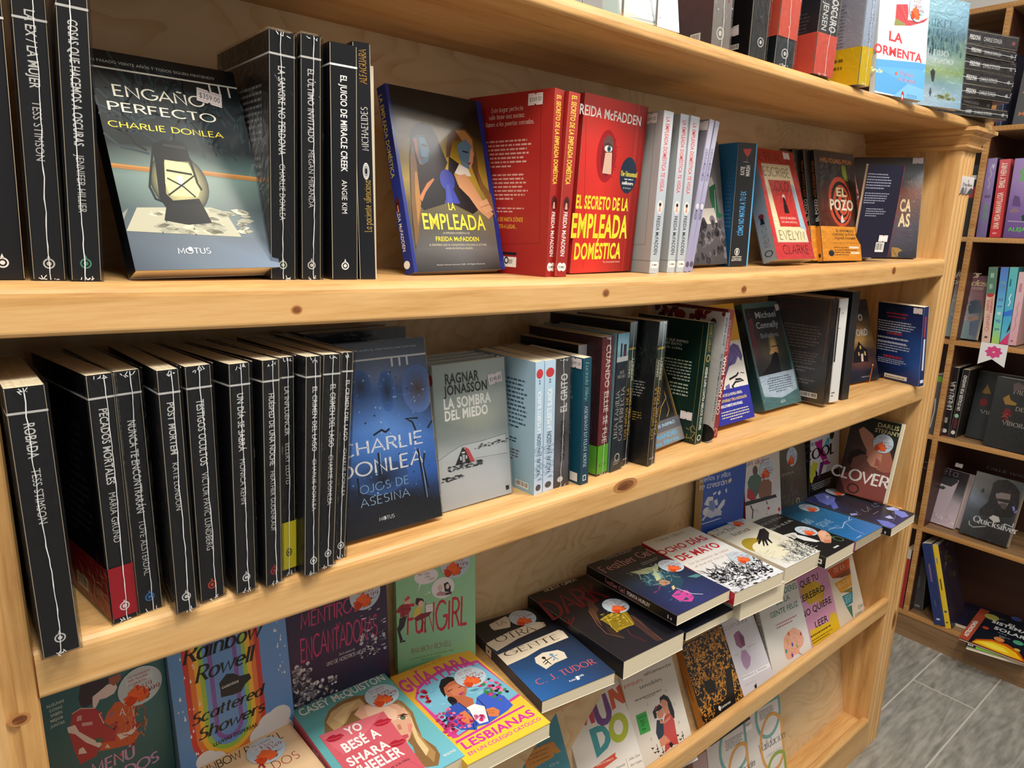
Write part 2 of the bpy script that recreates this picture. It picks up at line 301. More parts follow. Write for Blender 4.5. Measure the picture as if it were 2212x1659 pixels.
# ---------------- books
def poppy(cx, cy, r):
    """poppy of the sale stickers: ragged petals on a short dark leaf"""
    out = [('p', '#5a5132', [(cx-.1*r, cy-.75*r), (cx+.5*r, cy-.7*r), (cx+.62*r, cy-.45*r), (cx+.2*r, cy-.4*r)])]
    for ox, oy, s, c in ((-.3, -.3, .5, '#d9552c'), (.18, -.32, .5, '#e2622f'), (-.06, -.05, .5, '#e96a35'), (-.42, -.5, .36, '#c8441f')):
        out.append(('p', c, [(cx+r*(ox+s*math.cos(a)*(1+.22*math.sin(5*a))*.9), cy+r*(oy+s*.75*math.sin(a)*(1+.2*math.cos(4*a)))) for a in [k*math.pi/9 for k in range(18)]]))
    return out
class Face:
    """maps (u, v) on one face of a book to the book's own space; layers stack outwards by hundredths of a millimetre"""
    def __init__(s, mb, O, U, V, Nn, mi=0):
        s.mb, s.O, s.U, s.V, s.N, s.mi = mb, Vector(O), Vector(U), Vector(V), Vector(Nn), mi; s.k = 0
        s.w, s.h = s.U.length, s.V.length
    def at(s, u, v): return s.O + s.U*u + s.V*v + s.N*(.00012+.000012*s.k)
    def put(s, vs, fs, col): s.mb.add([s.at(a, b) for a, b in vs], fs, s.mi, col)
    def draw(s, ops):
        for op in ops: s.k += 1; getattr(s, 'op_'+op[0])(*op[1:])
    def op_r(s, u0, v0, u1, v1, c): s.put([(u0, v0), (u1, v0), (u1, v1), (u0, v1)], [(0, 1, 2, 3)], lin(c))
    def op_p(s, c, pts):
        from mathutils.geometry import tessellate_polygon
        if not isinstance(pts[0], (tuple, list)): pts = list(zip(pts[::2], pts[1::2]))
        t = tessellate_polygon([[Vector((a*s.w, b*s.h, 0)) for a, b in pts]]); s.put(pts, [tuple(k) for k in t], lin(c))
    def op_e(s, cx, cy, rx, ry, c, inner=0, n=28, a0=0, a1=360):
        A = [R(a0+(a1-a0)*k/n) for k in range(n+1)]
        if not inner: s.put([(cx+rx*math.cos(a), cy+ry*math.sin(a)) for a in A], [tuple(range(n+1))], lin(c))
        else:
            v = []
            for a in A: v += [(cx+rx*math.cos(a), cy+ry*math.sin(a)), (cx+inner*rx*math.cos(a), cy+inner*ry*math.sin(a))]
            s.put(v, [(2*i, 2*i+2, 2*i+3, 2*i+1) for i in range(n)], lin(c))
    def op_f(s, cx, cy, rx, ry, c0, c1, n=28):
        a0, a1 = lin(c0), lin(c1); mid = tuple((p+q)/2 for p, q in zip(a0, a1)); v = [(cx, cy)]
        for f in (.5, 1): v += [(cx+f*rx*math.cos(2*math.pi*k/n), cy+f*ry*math.sin(2*math.pi*k/n)) for k in range(n)]
        v = [(min(1, max(0, a)), min(1, max(0, b))) for a, b in v]
        fs = [(0, 1+k, 1+(k+1) % n) for k in range(n)]+[(1+k, 1+n+k, 1+n+(k+1) % n, 1+(k+1) % n) for k in range(n)]
        s.put(v, fs, [a0]+[mid]*n+[a1]*n)
    def op_g(s, u0, v0, u1, v1, rows):
        nr, nc = len(rows), len(rows[0]); v = []; c = []
        for i, r in enumerate(rows):
            for j, k in enumerate(r): v.append((u0+(u1-u0)*j/(nc-1), v1+(v0-v1)*i/(nr-1))); c.append(lin(k))
        s.put(v, [(i*nc+j, (i+1)*nc+j, (i+1)*nc+j+1, i*nc+j+1) for i in range(nr-1) for j in range(nc-1)], c)
    def op_l(s, c, wd, pts):
        if not isinstance(pts[0], (tuple, list)): pts = list(zip(pts[::2], pts[1::2]))
        v, f = ribbon([(a*s.w, b*s.h) for a, b in pts], lambda t: wd); s.put([(a/s.w, b/s.h) for a, b in v], f, lin(c))
    def op_t(s, txt, u0, v0, u1, v1, c, st='b', rot='', sk=0):
        V, F = text2d(txt, st)
        if rot == 'd': q = [(u0+(u1-u0)*y, v1+(v0-v1)*x) for x, y in V]
        elif rot == 'u': q = [(u1+(u0-u1)*y, v0+(v1-v0)*x) for x, y in V]
        else: q = [(u0+(u1-u0)*x, v0+(v1-v0)*y+sk*x) for x, y in V]
        s.put(q, F, lin(c))
    def op_b(s, u0, v0, u1, v1, n, c, al='l'):
        """a block of printed lines too small to read: word-length dashes"""
        rnd = random.Random(n*7+int(u0*1000)+int(v1*991)); lh = (v1-v0)/n
        for i in range(n):
            end = u1-(u1-u0)*(rnd.uniform(.02, .2) if i < n-1 else rnd.uniform(.2, .6)); x = u0
            if al == 'c': x = u0+(u1-end)/2; end = u1-(u1-end)/2
            if al == 'r': x = u0+(u1-end); end = u1
            while x < end:
                wd = min(rnd.uniform(.018, .07)*min(1, .14/s.w), end-x); y = v1-lh*(i+.75)
                s.put([(x, y), (x+wd, y), (x+wd, y+lh*.42), (x, y+lh*.42)], [(0, 1, 2, 3)], lin(c)); x += wd+.012
    def op_s(s, seed, n, u0, v0, u1, v1, kind, size, cols):
        """scattered printed texture: blobs, strokes, leaves, rings or drops"""
        rnd = random.Random(seed)
        for i in range(n):
            cx, cy = rnd.uniform(u0, u1), rnd.uniform(v0, v1); sz = size*rnd.uniform(.5, 1.2); c = lin(rnd.choice(cols)); a = rnd.uniform(0, 6.28)
            if kind == 'h': a = rnd.uniform(-.3, .3)
            if kind == 'v': a = 1.57+rnd.uniform(-.25, .25)
            if kind == 'w':                                   # wiggly branch
                p = [(cx*s.w, cy*s.h)]; b = 1.57+rnd.uniform(-1.0, 1.0)
                for k in range(4): b += rnd.uniform(-.7, .7); p.append((p[-1][0]+sz*math.cos(b)*.35, p[-1][1]+sz*math.sin(b)*.35))
                p = [(min(s.w, max(0, x)), min(s.h, max(0, y))) for x, y in p]
                v, f = ribbon(p, lambda t: size*.07); s.put([(x/s.w, y/s.h) for x, y in v], f, c); continue
            if kind == 'd': sh = [(0, 1.3), (-.28, .3), (-.45, -.25), (-.2, -.6), (.2, -.6), (.45, -.25), (.28, .3)]; a = 0
            elif kind == 'o': sh = [(math.cos(k*.785)*(1+rnd.uniform(-.25, .25)), math.sin(k*.785)*(1+rnd.uniform(-.25, .25))) for k in range(8)]
            else: sh = [(-1, 0), (-.3, .3), (.4, .25), (1, 0), (.4, -.25), (-.3, -.3)]
            ca, sa = math.cos(a), math.sin(a)
            q = [((cx*s.w+sz*(x*ca-y*sa))/s.w, (cy*s.h+sz*(x*sa+y*ca))/s.h) for x, y in sh]
            q = [(min(1, max(0, x)), min(1, max(0, y))) for x, y in q]; s.put(q, [tuple(range(len(q)))], c)
    def op_m(s, c, v, lat=.5, ink='#1c1d22'):                 # round publisher's mark on a spine
        r = .0042; u = lat; ru, rv = r/s.w, r/s.h
        s.op_e(u, v, ru, rv, c, .72, 20); s.op_e(u, v, ru*.42, rv*.42, c, 0, 14); s.op_p(c, [(u-ru*.35, v+rv*.8), (u, v+rv*1.75), (u+ru*.35, v+rv*.8)])
    def op_c(s, u0, v0, u1, v1, seed=1, bg='#ececea'):         # barcode
        s.op_r(u0, v0, u1, v1, bg); rnd = random.Random(seed); x = u0+(u1-u0)*.06; s.k += 1
        while x < u1-(u1-u0)*.08:
            wd = (u1-u0)*rnd.choice((.015, .03, .045)); s.op_r(x, v0+(v1-v0)*.2, min(x+wd, u1), v1-(v1-v0)*.1, '#1b1b1b'); x += wd+(u1-u0)*rnd.choice((.02, .035))
def xf(X, Y, Z, yaw, lean, t, h):
    ca, sa = math.cos(lean), math.sin(lean)
    M = Matrix.Rotation(yaw, 4, 'Z') @ Matrix(((ca, 0, -sa, 0), (0, 1, 0, 0), (sa, 0, ca, 0), (0, 0, 0, 1)))
    lo = min((M @ Vector((sx*t/2, 0, z))).z for sx in (-1, 1) for z in (0, h))
    return Matrix.Translation((X, Y, Z-lo)) @ M
FACES = {'F': lambda w, h, t: ((t/2, 0, 0), (0, w, 0), (0, 0, h), (1, 0, 0)),
         'B': lambda w, h, t: ((-t/2, w, 0), (0, -w, 0), (0, 0, h), (-1, 0, 0)),
         'S': lambda w, h, t: ((-t/2, 0, 0), (t, 0, 0), (0, 0, h), (0, -1, 0))}
STK = {}
def book(key, label, pose, cols, art, group=None, wrap=0, hard=0, band=None, stk=(), gloss=0, cat='book', name='paperback_book', curl=0):
    X, Y, Z, yaw, lean, w, h, t = pose
    root = thing(name, label, cat, (0, 0, 0), group); root.matrix_world = xf(X, Y, Z, yaw, lean, t, h)
    cb, cs, cf = (cols+[cols[-1]]*3)[:3] if isinstance(cols, list) else (cols, cols, cols)
    th = .0022 if hard else .0005; r = min(.0022, t*.22)
    # cover: one folded sheet, spine edges rounded
    mb = MB(); out = [(-t/2, w, cb), (-t/2, r, cb)]
    for k in (1, 2, 3): a = math.pi+math.pi/2*k/4; out.append((-t/2+r+r*math.cos(a), r+r*math.sin(a), cs))
    out += [(-t/2+r, 0, cs), (t/2-r, 0, cs)]
    for k in (1, 2, 3): a = 1.5*math.pi+math.pi/2*k/4; out.append((t/2-r+r*math.cos(a), r+r*math.sin(a), cs))
    out += [(t/2, r, cf), (t/2, w, cf)]
    inn = [(max(-t/2+th, min(t/2-th, x)), max(y, th)) for x, y, c in out]; n = len(out)
    v = [(x, y, z) for z in (0, h) for x, y, c in out]+[(x, y, z) for z in (0, h) for x, y in inn]
    for i in range(n-1):
        c = cb if i == 0 else (cf if i == n-2 else cs)
        mb.add([v[i], v[i+1], v[n+i+1], v[n+i]], [(0, 1, 2, 3)], 0, lin(c), 0 < i < n-2 and i != 5)
        mb.add([v[2*n+i+1], v[2*n+i], v[3*n+i], v[3*n+i+1]], [(0, 1, 2, 3)], 0, lin('#e9e6df'))
        mb.add([v[n+i], v[n+i+1], v[3*n+i+1], v[3*n+i]], [(0, 1, 2, 3)], 0, lin(c))
        mb.add([v[i+1], v[i], v[2*n+i], v[2*n+i+1]], [(0, 1, 2, 3)], 0, lin(c))
    for i in (0, n-1): mb.add([v[i], v[n+i], v[3*n+i], v[2*n+i]], [(0, 1, 2, 3)], 0, lin(cb if i == 0 else cf))
    for f in 'SBF':
        if art.get(f): Face(mb, *FACES[f](w, h, t)).draw(art[f])
    co = mb.build('cover', [M_GLOSS if gloss else M_PRINT], root)
    g = .003 if hard else .0007; pb = MB(); pb.box((-t/2+th, th, g), (t/2-th, w-g-.0006, h-g)); pb.build('page_block', [M_PAGES], root)
    e = .0009
    if band:
        v0, v1, bc, bart = band; mb = MB()
        for f in 'SBF':
            O, U, V, Nn = FACES[f](w, h, t); nn = Vector(Nn)*e
            fc = Face(mb, Vector(O)+Vector(V)*v0+nn, U, Vector(V)*(v1-v0), Nn); fc.draw([('r', 0, 0, 1, 1, bc)]+list(bart.get(f, [])))
        mb.build('paper_band', [M_PAPER], root)
    for f, kind, u, v_, *rest in stk:
        O, U, V, Nn = FACES[f](w, h, t); U, V = Vector(U), Vector(V); mb = MB(); nn = Vector(Nn)*(.0011 if band else e)
        if kind == 'sale':
            d = .05; o2 = Vector(O)+U*u+V*v_+nn-U.normalized()*d/2-V.normalized()*d/2
            fc = Face(mb, o2, U.normalized()*d, V.normalized()*d, Nn)
            fc.draw([('e', .5, .5, .5, .5, '#b9cbd9'), ('g', .2, .62, .8, .9, [['#b9cbd9']*2, ['#c9d8e4']*2])]+[(q[0], q[1], q[2]) for q in poppy(.44, .4, .42)])
            l1, a, b = rest[0]
            for i, q in enumerate(l1): fc.draw([('t', q, .24, .8-.1*i, .76-.05*i, .875-.1*i, '#a8323a', 'i')])
            y = .84-.1*len(l1)
            fc.draw([('t', 'De', .24, y-.1, .35, y-.02, '#b04040', 'i'), ('t', a, .4, y-.12, .76, y, '#a32f38', 's'), ('t', 'a', .44, y-.26, .5, y-.2, '#b04040', 'i'), ('t', b, .54, y-.28, .93, y-.15, '#a32f38', 's'),
                     ('e', .7, .3, .025, .03, '#3a4048'), ('b', .74, .27, .9, .33, 2, '#5a6470')])
        else:
            wd, hh = (.024, .0145) if kind != 'note' else (.026, .036); tw = rest[0] if rest else 0; cc, ss = math.cos(tw), math.sin(tw); un, vn = U.normalized(), V.normalized()
            ua, va = un*cc+vn*ss, vn*cc-un*ss; o2 = Vector(O)+U*u+V*v_+nn-ua*wd/2-va*hh/2
            fc = Face(mb, o2, ua*wd, va*hh, Nn)
            if kind == 'note': fc.draw([('r', 0, 0, 1, 1, '#3fa14c'), ('t', 'OFERTA', .1, .76, .9, .88, '#1c4a26', 'h'), ('b', .25, .36, .75, .7, 3, '#1c4a26'), ('t', '$', .25, .14, .38, .28, '#1c4a26', 'h'), ('b', .42, .1, .8, .3, 1, '#1c4a26')])
            else: fc.draw([('p', '#efe9ea', [(0, 0), (.42, 0), (.5, .12), (.58, 0), (1, 0), (1, 1), (.58, 1), (.5, .88), (.42, 1), (0, 1)]), ('l', '#d98a94', .0004, [(.02, .14), (.98, .14)]), ('l', '#d98a94', .0004, [(.02, .86), (.98, .86)])])
            if kind not in ('tag', 'note'): fc.draw([('t', kind, .1, .3, .92, .7, '#5a4a50', 'n')])
        mb.build('price_sticker', [M_PAPER], root)
    if wrap:
        q = .0016; mb = MB(); mb.box((-t/2-q, -q, -q*.2), (t/2+q, w+q*.5, h+q)); fo = mb.build('shrink_wrap', [M_FILM], root)
        if wrap > 1:
            rnd = random.Random(key); mb = MB(); fc = Face(mb, (-t/2, -q-.0001, 0), (t, 0, 0), (0, 0, h), (0, -1, 0)); u = rnd.uniform(.42, .62); pts = []
            for k in range(41): u += rnd.uniform(-.022, .022); pts.append((u, .002+k/40*.996))
            fc.draw([('l', 'x', .0006, pts)] if 0 else []); vv, ff = ribbon([(a*t, b*h) for a, b in pts], lambda tt: .0005+.0004*rnd.random()); fc.put([(a/t, b/h) for a, b in vv], ff, None)
            for zz in (.004, .985):
                for k in range(7):
                    a = rnd.uniform(.25, .75); p = [(a, zz), (a+rnd.uniform(-.12, .12), zz+rnd.uniform(-.012, .016))]
                    vv, ff = ribbon([(x*t, y*h) for x, y in p], lambda tt: .0006); fc.put([(x/t, y/h) for x, y in vv], ff, None)
            mb.build('seam', [M_SEAM], fo)
    return root

# ---------------- the pine bookcase
W, Z2, Z2B, Z3, Z3B = 1.9066, 1.4165, 1.3741, 1.1042, 1.0558
S1B, S1T, Z4, PW, D = 1.722, 1.744, .757, .0847, .2285
def sag(a, x): return -a*4*(x/W)*(1-x/W) if 0 < x < W else 0
def knot(mb, x, y, z, rx, rz, tilt=0):
    """printed in the board face: a ring and a darker eye"""
    for k, s, mi in ((0, 1.0, 2), (1, .68, 1)):
        n = 18; mb.add([(x+s*rx*math.cos(2*math.pi*i/n), y-.00015*(k+1), z+s*rz*math.sin(2*math.pi*i/n)) for i in range(n)], [tuple(range(n))], mi)
def board(name, parent, x0, x1, y0, y1, zb, zt, sg, r=.011, knots=()):
    prof = []
    def arc(cx, cz, a0, a1, n=5): prof.extend((cx+r_*math.cos(R(a0+(a1-a0)*k/n)), cz+r_*math.sin(R(a0+(a1-a0)*k/n))) for k in range(n+1))
    r_ = r; arc(y0+r, zt-r, 180, 90); prof += [(y1, zt), (y1, zb)]; r_ = r*.45; arc(y0+r_, zb+r_, 270, 180)
    K = 28; st = []
    for k in range(K+1):
        x = x0+(x1-x0)*k/K; d = sag(sg, x); st.append([(x, y, z+d) for y, z in prof])
    mb = MB(); mb.sweep(prof, st)
    for kx, kz, rx, rz in knots: knot(mb, kx, y0, kz+sag(sg, kx), rx, rz)
    return mb.build(name, [M_PINE_X, M_KNOT, M_KNOTRING], parent)
bc = thing('pine_bookcase', 'large honey coloured pine bookcase with fluted end posts and sagging shelves full of books', 'bookcase')
board('shelf', bc, -.01, W, 0, D, Z2B, Z2, .0148, .011, [(0.2454, 1.3901, 0.006, 0.0045), (0.6885, 1.3957, 0.0075, 0.006), (1.0288, 1.3892, 0.009, 0.007), (1.6147, 1.4014, 0.011, 0.009)])
board('shelf', bc, 0, W, 0, D, Z3B, Z3, .0073, .013, [(.7575, 1.0905, .028, .011)])
board('top_board', bc, -.12, 2.03, -.012, D+.02, S1B, S1T, .013, .012)
board('display_ledge', bc, 0, W, .004, D, Z4-.024, Z4, 0, .006)
def post(x0, x1, flip):
    """post with three shallow flutes cut in its face"""
    n = 48; pr = []
    for k in range(n+1):
        u = k/n; y = 0.0
        for c in (.25, .5, .75):
            d = abs(u-c)/.055
            if d < 1: y = .0035*math.sqrt(1-d*d)
        e = min(u, 1-u)*(x1-x0)
        if e < .004: y = .004-math.sqrt(max(0, .004**2-(.004-e)**2))
        pr.append((x0+(x1-x0)*u, y))
    pr += [(x1, .03), (x0, .03)]
    mb = MB(); mb.sweep(pr, [[(a, b, z) for a, b in pr] for z in (0, S1B)])
    if flip: knot(mb, x0+.062, -.0001, .40, .012, .03)
    else:
        for kx, kz in ((-.022, 1.236), (-.016, 1.045)): knot(mb, kx, -.0001, kz, .008, .006)
    return mb.build('end_post', [M_PINE_Z, M_KNOT, M_KNOTRING], bc)
post(-PW, 0, 0); post(W, W+PW, 1)
for x0, x1 in ((-.03, 0), (W, W+.03)):
    mb = MB(); mb.box((x0, .03, 0), (x1, D+.02, S1B)); mb.build('side_panel', [M_PINE_Z], bc)
mb = MB(); mb.box((0, D, .08), (W, D+.012, S1B)); mb.build('back_panel', [M_PLY], bc)
# moulded capital on the right post, running back along the inside of the side panel
cap = [(0, 1.673), (.006, 1.674), (.011, 1.679), (.011, 1.683), (.006, 1.686), (.008, 1.692), (.014, 1.700), (.02, 1.703), (.018, 1.707), (.024, 1.712), (.03, 1.714), (.03, S1B)]
for x0, x1, nm in ((W, W+PW, 'capital'), (-PW, 0, 'capital')):
    mb = MB(); st = []
    for sx, sy in ((x0, D), (x0, 0), (x1, 0), (x1, D)):
        ox = -1 if sx == x0 else 1; st.append([(sx+ox*p, (sy-p if sy == 0 else sy), z) for p, z in cap])
    mb.sweep(cap, st, closed=False); mb.build(nm, [M_PINE_Y], bc)
# slanted lower racks: tilted plywood backs, retaining rails, tray floors
def rail(name, z0, z1, y0=.0, y1=.02):
    mb = MB(); r = .008; pr = [(y0, z0), (y1, z0), (y1, z1-r)]+[(y1-r+r*math.cos(R(a)), z1-r+r*math.sin(R(a))) for a in (0, 30, 60, 90)]+[(y0+r+r*math.cos(R(a)), z1-r+r*math.sin(R(a))) for a in (90, 120, 150, 180)]
    mb.sweep(pr, [[(x, y, z) for y, z in pr] for x in (0, .6, 1.2, W)]); mb.build(name, [M_PINE_X], bc)
rail('retaining_rail', .447, .487); rail('retaining_rail', 0, .101, .0, .022)
for z0, y0, z1, y1 in ((.43, .056, .733, .178), (.08, .0715, .43, .137)):
    mb = MB(); a, b = Vector((0, y0, z0)), Vector((0, y1, z1)); nn = Vector((0, (z1-z0), -(y1-y0))).normalized()*.008
    pr = [(a.y, a.z), (b.y, b.z), (b.y+nn.y, b.z+nn.z), (a.y+nn.y, a.z+nn.z)]
    mb.sweep(pr, [[(x, y, z) for y, z in pr] for x in (.001, W-.001)]); mb.build('slanted_back', [M_PLY], bc)
for z, y1 in ((.436, .135), (.085, D)):
    mb = MB(); mb.box((0, .021, z-.018), (W, y1, z)); mb.build('tray_floor', [M_PINE_X], bc)

# ---------------- the brown bookcase on the far wall
XF = 2.62; ZR = [.102, .443, .785, 1.126, 1.47, 1.814, 2.175]
rc = thing('brown_bookcase', 'dark brown bookcase with beaded pale trim on the far wall', 'bookcase')
mb = MB(); mb.box((XF+.26, -1.3, .09), (XF+.272, .8, 2.19)); mb.build('back_panel', [M_DARK], rc)
for z in ZR:
    mb = MB(); mb.box((XF+.008, -1.3, z-.016), (XF+.26, .8, z)); mb.build('shelf', [M_LAMI], rc)
    mb = MB(); mb.box((XF, -1.3, z-.014), (XF+.008, .8, z+.001))
    for k in range(116): y = .72-.011*k; mb.box((XF-.0012, y, z-.011), (XF, y+.006, z-.003), 0)
    mb.build('beaded_edge', [M_BEAD], rc)
for y in (.1825, -.72, .8):
    mb = MB(); mb.box((XF+.008, y-.008, .09), (XF+.26, y+.008, 2.175)); mb.build('divider', [M_DARK], rc)
    mb = MB(); mb.box((XF-.001, y-.0085, .103), (XF+.008, y+.0085, 2.16))
    for k in range(170): z = .12+.012*k; mb.box((XF-.0022, y-.004, z), (XF-.001, y+.004, z+.007), 0)
    mb.build('beaded_edge', [M_BEAD], rc)
mb = MB(); mb.box((XF+.003, -1.3, 0), (XF+.02, .8, .088)); mb.build('plinth', [M_LAMI], rc)

# ---------------- room shell
def floor_mat():
    m, nt, b = mat('wood_look_tile'); L = nt.links.new
    tc = N(nt, 'ShaderNodeTexCoord'); sx = N(nt, 'ShaderNodeSeparateXYZ'); L(tc.outputs['Object'], sx.inputs[0])
    def M(op, *a):
        n = N(nt, 'ShaderNodeMath', operation=op)
        for i, k in enumerate(a):
            if isinstance(k, (int, float)): n.inputs[i].default_value = k
            else: L(k, n.inputs[i])
        return n.outputs[0]
    ry = M('DIVIDE', M('SUBTRACT', sx.outputs[1], .046), .187); row = M('FLOOR', ry); fy = M('FRACT', ry)
    off = M('MULTIPLY', M('FRACT', M('MULTIPLY', row, .4321)), .9)
    rx = M('DIVIDE', M('ADD', M('SUBTRACT', sx.outputs[0], 2.374), M('MULTIPLY', M('FLOOR', M('ADD', row, 1.0)), .32)), .95); col = M('FLOOR', rx); fx = M('FRACT', rx)
    ey = M('MULTIPLY', M('MINIMUM', fy, M('SUBTRACT', 1.0, fy)), .187); ex = M('MULTIPLY', M('MINIMUM', fx, M('SUBTRACT', 1.0, fx)), .95)
    gr = M('LESS_THAN', M('MINIMUM', ex, ey), .0024)
    mp = N(nt, 'ShaderNodeMapping', i_Scale=(2.0, 9.0, 1)); cmb = N(nt, 'ShaderNodeCombineXYZ'); L(M('ADD', sx.outputs[0], M('MULTIPLY', row, 3.7)), cmb.inputs[0]); L(M('ADD', sx.outputs[1], M('MULTIPLY', col, 1.3)), cmb.inputs[1]); L(cmb.outputs[0], mp.inputs[0])
    n1 = N(nt, 'ShaderNodeTexNoise', i_Scale=1.2, i_Detail=3.0, i_Distortion=.6); L(mp.outputs[0], n1.inputs[0])
    rings = M('MULTIPLY', M('SINE', M('MULTIPLY', n1.outputs[0], 60.0)), .07)
    n2 = N(nt, 'ShaderNodeTexNoise', i_Scale=6.0, i_Detail=5.0); L(mp.outputs[0], n2.inputs[0])
    r = ramp(nt, [(.25, '#7d7b75'), (.5, '#97958e'), (.75, '#aeaca5')]); L(M('ADD', M('ADD', n2.outputs[0], rings), M('MULTIPLY', M('SUBTRACT', M('FRACT', M('MULTIPLY', M('ADD', row, M('MULTIPLY', col, 2.3)), .371)), .5), .12)), r.inputs[0])
    mx = N(nt, 'ShaderNodeMix', data_type='RGBA'); L(gr, mx.inputs[0]); L(r.outputs[0], mx.inputs[6]); mx.inputs[7].default_value = lin('#c9c6bd'); L(mx.outputs[2], b.inputs['Base Color']); b.inputs['Roughness'].default_value = .35
    return m
mb = MB(); mb.box((-3, -4, -.05), (XF+.32, 1.2, 0)); tag(mb.build('floor', [floor_mat()]), None, None, None, 'structure')
mb = MB(); mb.box((XF+.29, -4, 0), (XF+.35, 1.2, 3)); tag(mb.build('wall_right', [M_WALL]), None, None, None, 'structure')
mb = MB(); mb.box((-3, 1.2, 0), (XF+.35, 1.26, 3)); tag(mb.build('wall_back', [M_WALL]), None, None, None, 'structure')

# glyphs needed by the outline styles
BOOKS = []
def queue(*a, **k): BOOKS.append((a, k))

# ---------------- every book, in reading order of the shelves
queue('u1','black paperback cut off by the left picture edge on the upper shelf',[.0173,.0382,1.416,.0131,-.0371,.15,.2174,.0286],'#17181d',{'S':[('r',0,.908,1,.916,'#eeeeec'),('m','#e9e9e9',.062,.5)],'B':[('r',0,.908,1,.916,'#eeeeec'),('e',.07,.912,.045,.03,'#eeeeec',.86),('b',.2,.3,.86,.8,14,'#4a4d55')]},group='black thriller paperbacks on the upper shelf')
queue('u2','shrink-wrapped black paperback with white mark, second from left on the upper shelf',[.0475,.0313,1.4151,-.0813,-.0371,.15,.2194,.0227],'#17181d',{'S':[('r',0,.908,1,.916,'#eeeeec'),('t','LA EX / LA MUJER',.361,.682,.679,.941,'#f2f2f0','b','d'),('t','TESS STIMSON',.385,.433,.655,.639,'#e4e4e2','n','d'),('m','#e9e9e9',.062,.52)],'B':[('r',0,.908,1,.916,'#eeeeec'),('e',.07,.912,.045,.03,'#eeeeec',.86),('b',.2,.3,.86,.8,14,'#4a4d55')]},group='black thriller paperbacks on the upper shelf',wrap=2)
queue('u3','shrink-wrapped black paperback with green mark, left of the lantern cover',[.0729,.0229,1.4144,-.0828,-.0471,.15,.2334,.022],'#17181d',{'S':[('r',0,.908,1,.916,'#eeeeec'),('t','COSAS QUE HACEMOS A OSCURAS',.34,.466,.66,.872,'#f2f2f0','b','d'),('t','JENNIFER HILLIER',.364,.24,.636,.437,'#e4e4e2','n','d'),('m','#5fae95',.062,.5)],'B':[('r',0,.908,1,.916,'#eeeeec'),('e',.07,.912,.045,.03,'#eeeeec',.86),('b',.2,.3,.86,.8,14,'#4a4d55')]},group='black thriller paperbacks on the upper shelf',wrap=2)
queue('u4','face-out black paperback with glowing lantern on jetty, leaning back',[.1084,.029,1.4136,-1.4723,.406,.1343,.2083,.0238],['#11161c','#11161c','#10151b'],{'F':[('g',0,0,1,1,[['#0b0e13','#10161c','#0d1116'],['#11191f','#18242a','#121a20'],['#0f171d','#15222a','#141f27'],['#12181c','#1b2a2e','#141d21'],['#6d8580','#8ea39b','#5a7472'],['#4b5c5e','#7b8b8a','#3c4a52'],['#56626e','#6b7886','#5b6875'],['#4a5563','#6d7c8d','#7488a3']]),('s',3,60,.02,.52,.98,.86,'w',.03,['#1f2e33','#0a0d10','#263a40']),('r',0,.913,1,.921,'#eae8e0'),('r',.78,.86,.794,.915,'#eae8e0'),('r',.85,.86,.864,.915,'#eae8e0'),('r',.92,.86,.934,.915,'#eae8e0'),('t','HAN PASADO VEINTE AÑOS Y TODOS SIGUEN MINTIENDO',-.021,.942,.838,.956,'#b9bcbb','n'),('t','ENGAÑO',.114,.792,.724,.841,'#f3f0df','G'),('t','PERFECTO',.061,.72,.78,.759,'#f3f0df','G'),('t','CHARLIE DONLEA',.038,.644,.804,.67,'#ecd94b','G'),('l','#a9733a',.0045,[0,.466,.271,.456]),('l','#c08848',.0016,[0,.471,.273,.463]),('l','#a9733a',.0045,[.537,.461,1,.445]),('l','#c08848',.0016,[.54,.467,1,.452]),('p','#b9b7a0',[0,.174,.096,.28,.582,.292,.68,.273,.757,.151]),('p','#8d8f86',[0,.177,0,.252,.042,.275,0,.224,0,.17]),('l','#5d615d',.0012,[.306,.273,.22,.165]),('l','#5d615d',.0012,[.43,.215,.44,.158]),('s',9,50,.2,.17,.85,.28,'h',.008,['#a3a290','#cfcdb5']),('f',.412,.402,.194,.144,'#fdf3b0','#26302d'),('p','#121518',[.289,.582,.364,.605,.497,.605,.513,.581,.52,.531,.531,.511,.279,.497,.284,.549]),('p','#121518',[.279,.497,.341,.516,.303,.349,.338,.318,.517,.332,.545,.274,.568,.217,.251,.224,.282,.284,.253,.331]),('p','#f6e9a0',[.344,.509,.497,.501,.549,.391,.514,.34,.329,.342,.313,.398]),('p','#fff9d8',[.399,.434,.436,.44,.441,.387,.392,.377]),('l','#1b1d1b',.0022,[.339,.46,.509,.447]),('l','#1b1d1b',.0016,[.317,.342,.406,.385,.533,.448]),('l','#1b1d1b',.0016,[.333,.423,.43,.386,.496,.339]),('l','#181b1c',.0018,[.29,.566,.233,.442,.207,.378,.228,.323,.269,.312]),('l','#181b1c',.0022,[.518,.51,.531,.407,.55,.374]),('p','#1b1e20',[.256,.224,.304,.301,.527,.307,.561,.217,.404,.206]),('l','#2b2f31',.003,[.356,.579,.504,.572]),('t','MOTUS',.291,.072,.512,.097,'#f2f4f6','G'),('e',.377,.093,.015,.01,'#f2f4f6',0)]},gloss=1,stk=[('F','$359.00',.765,.843,-.2)])
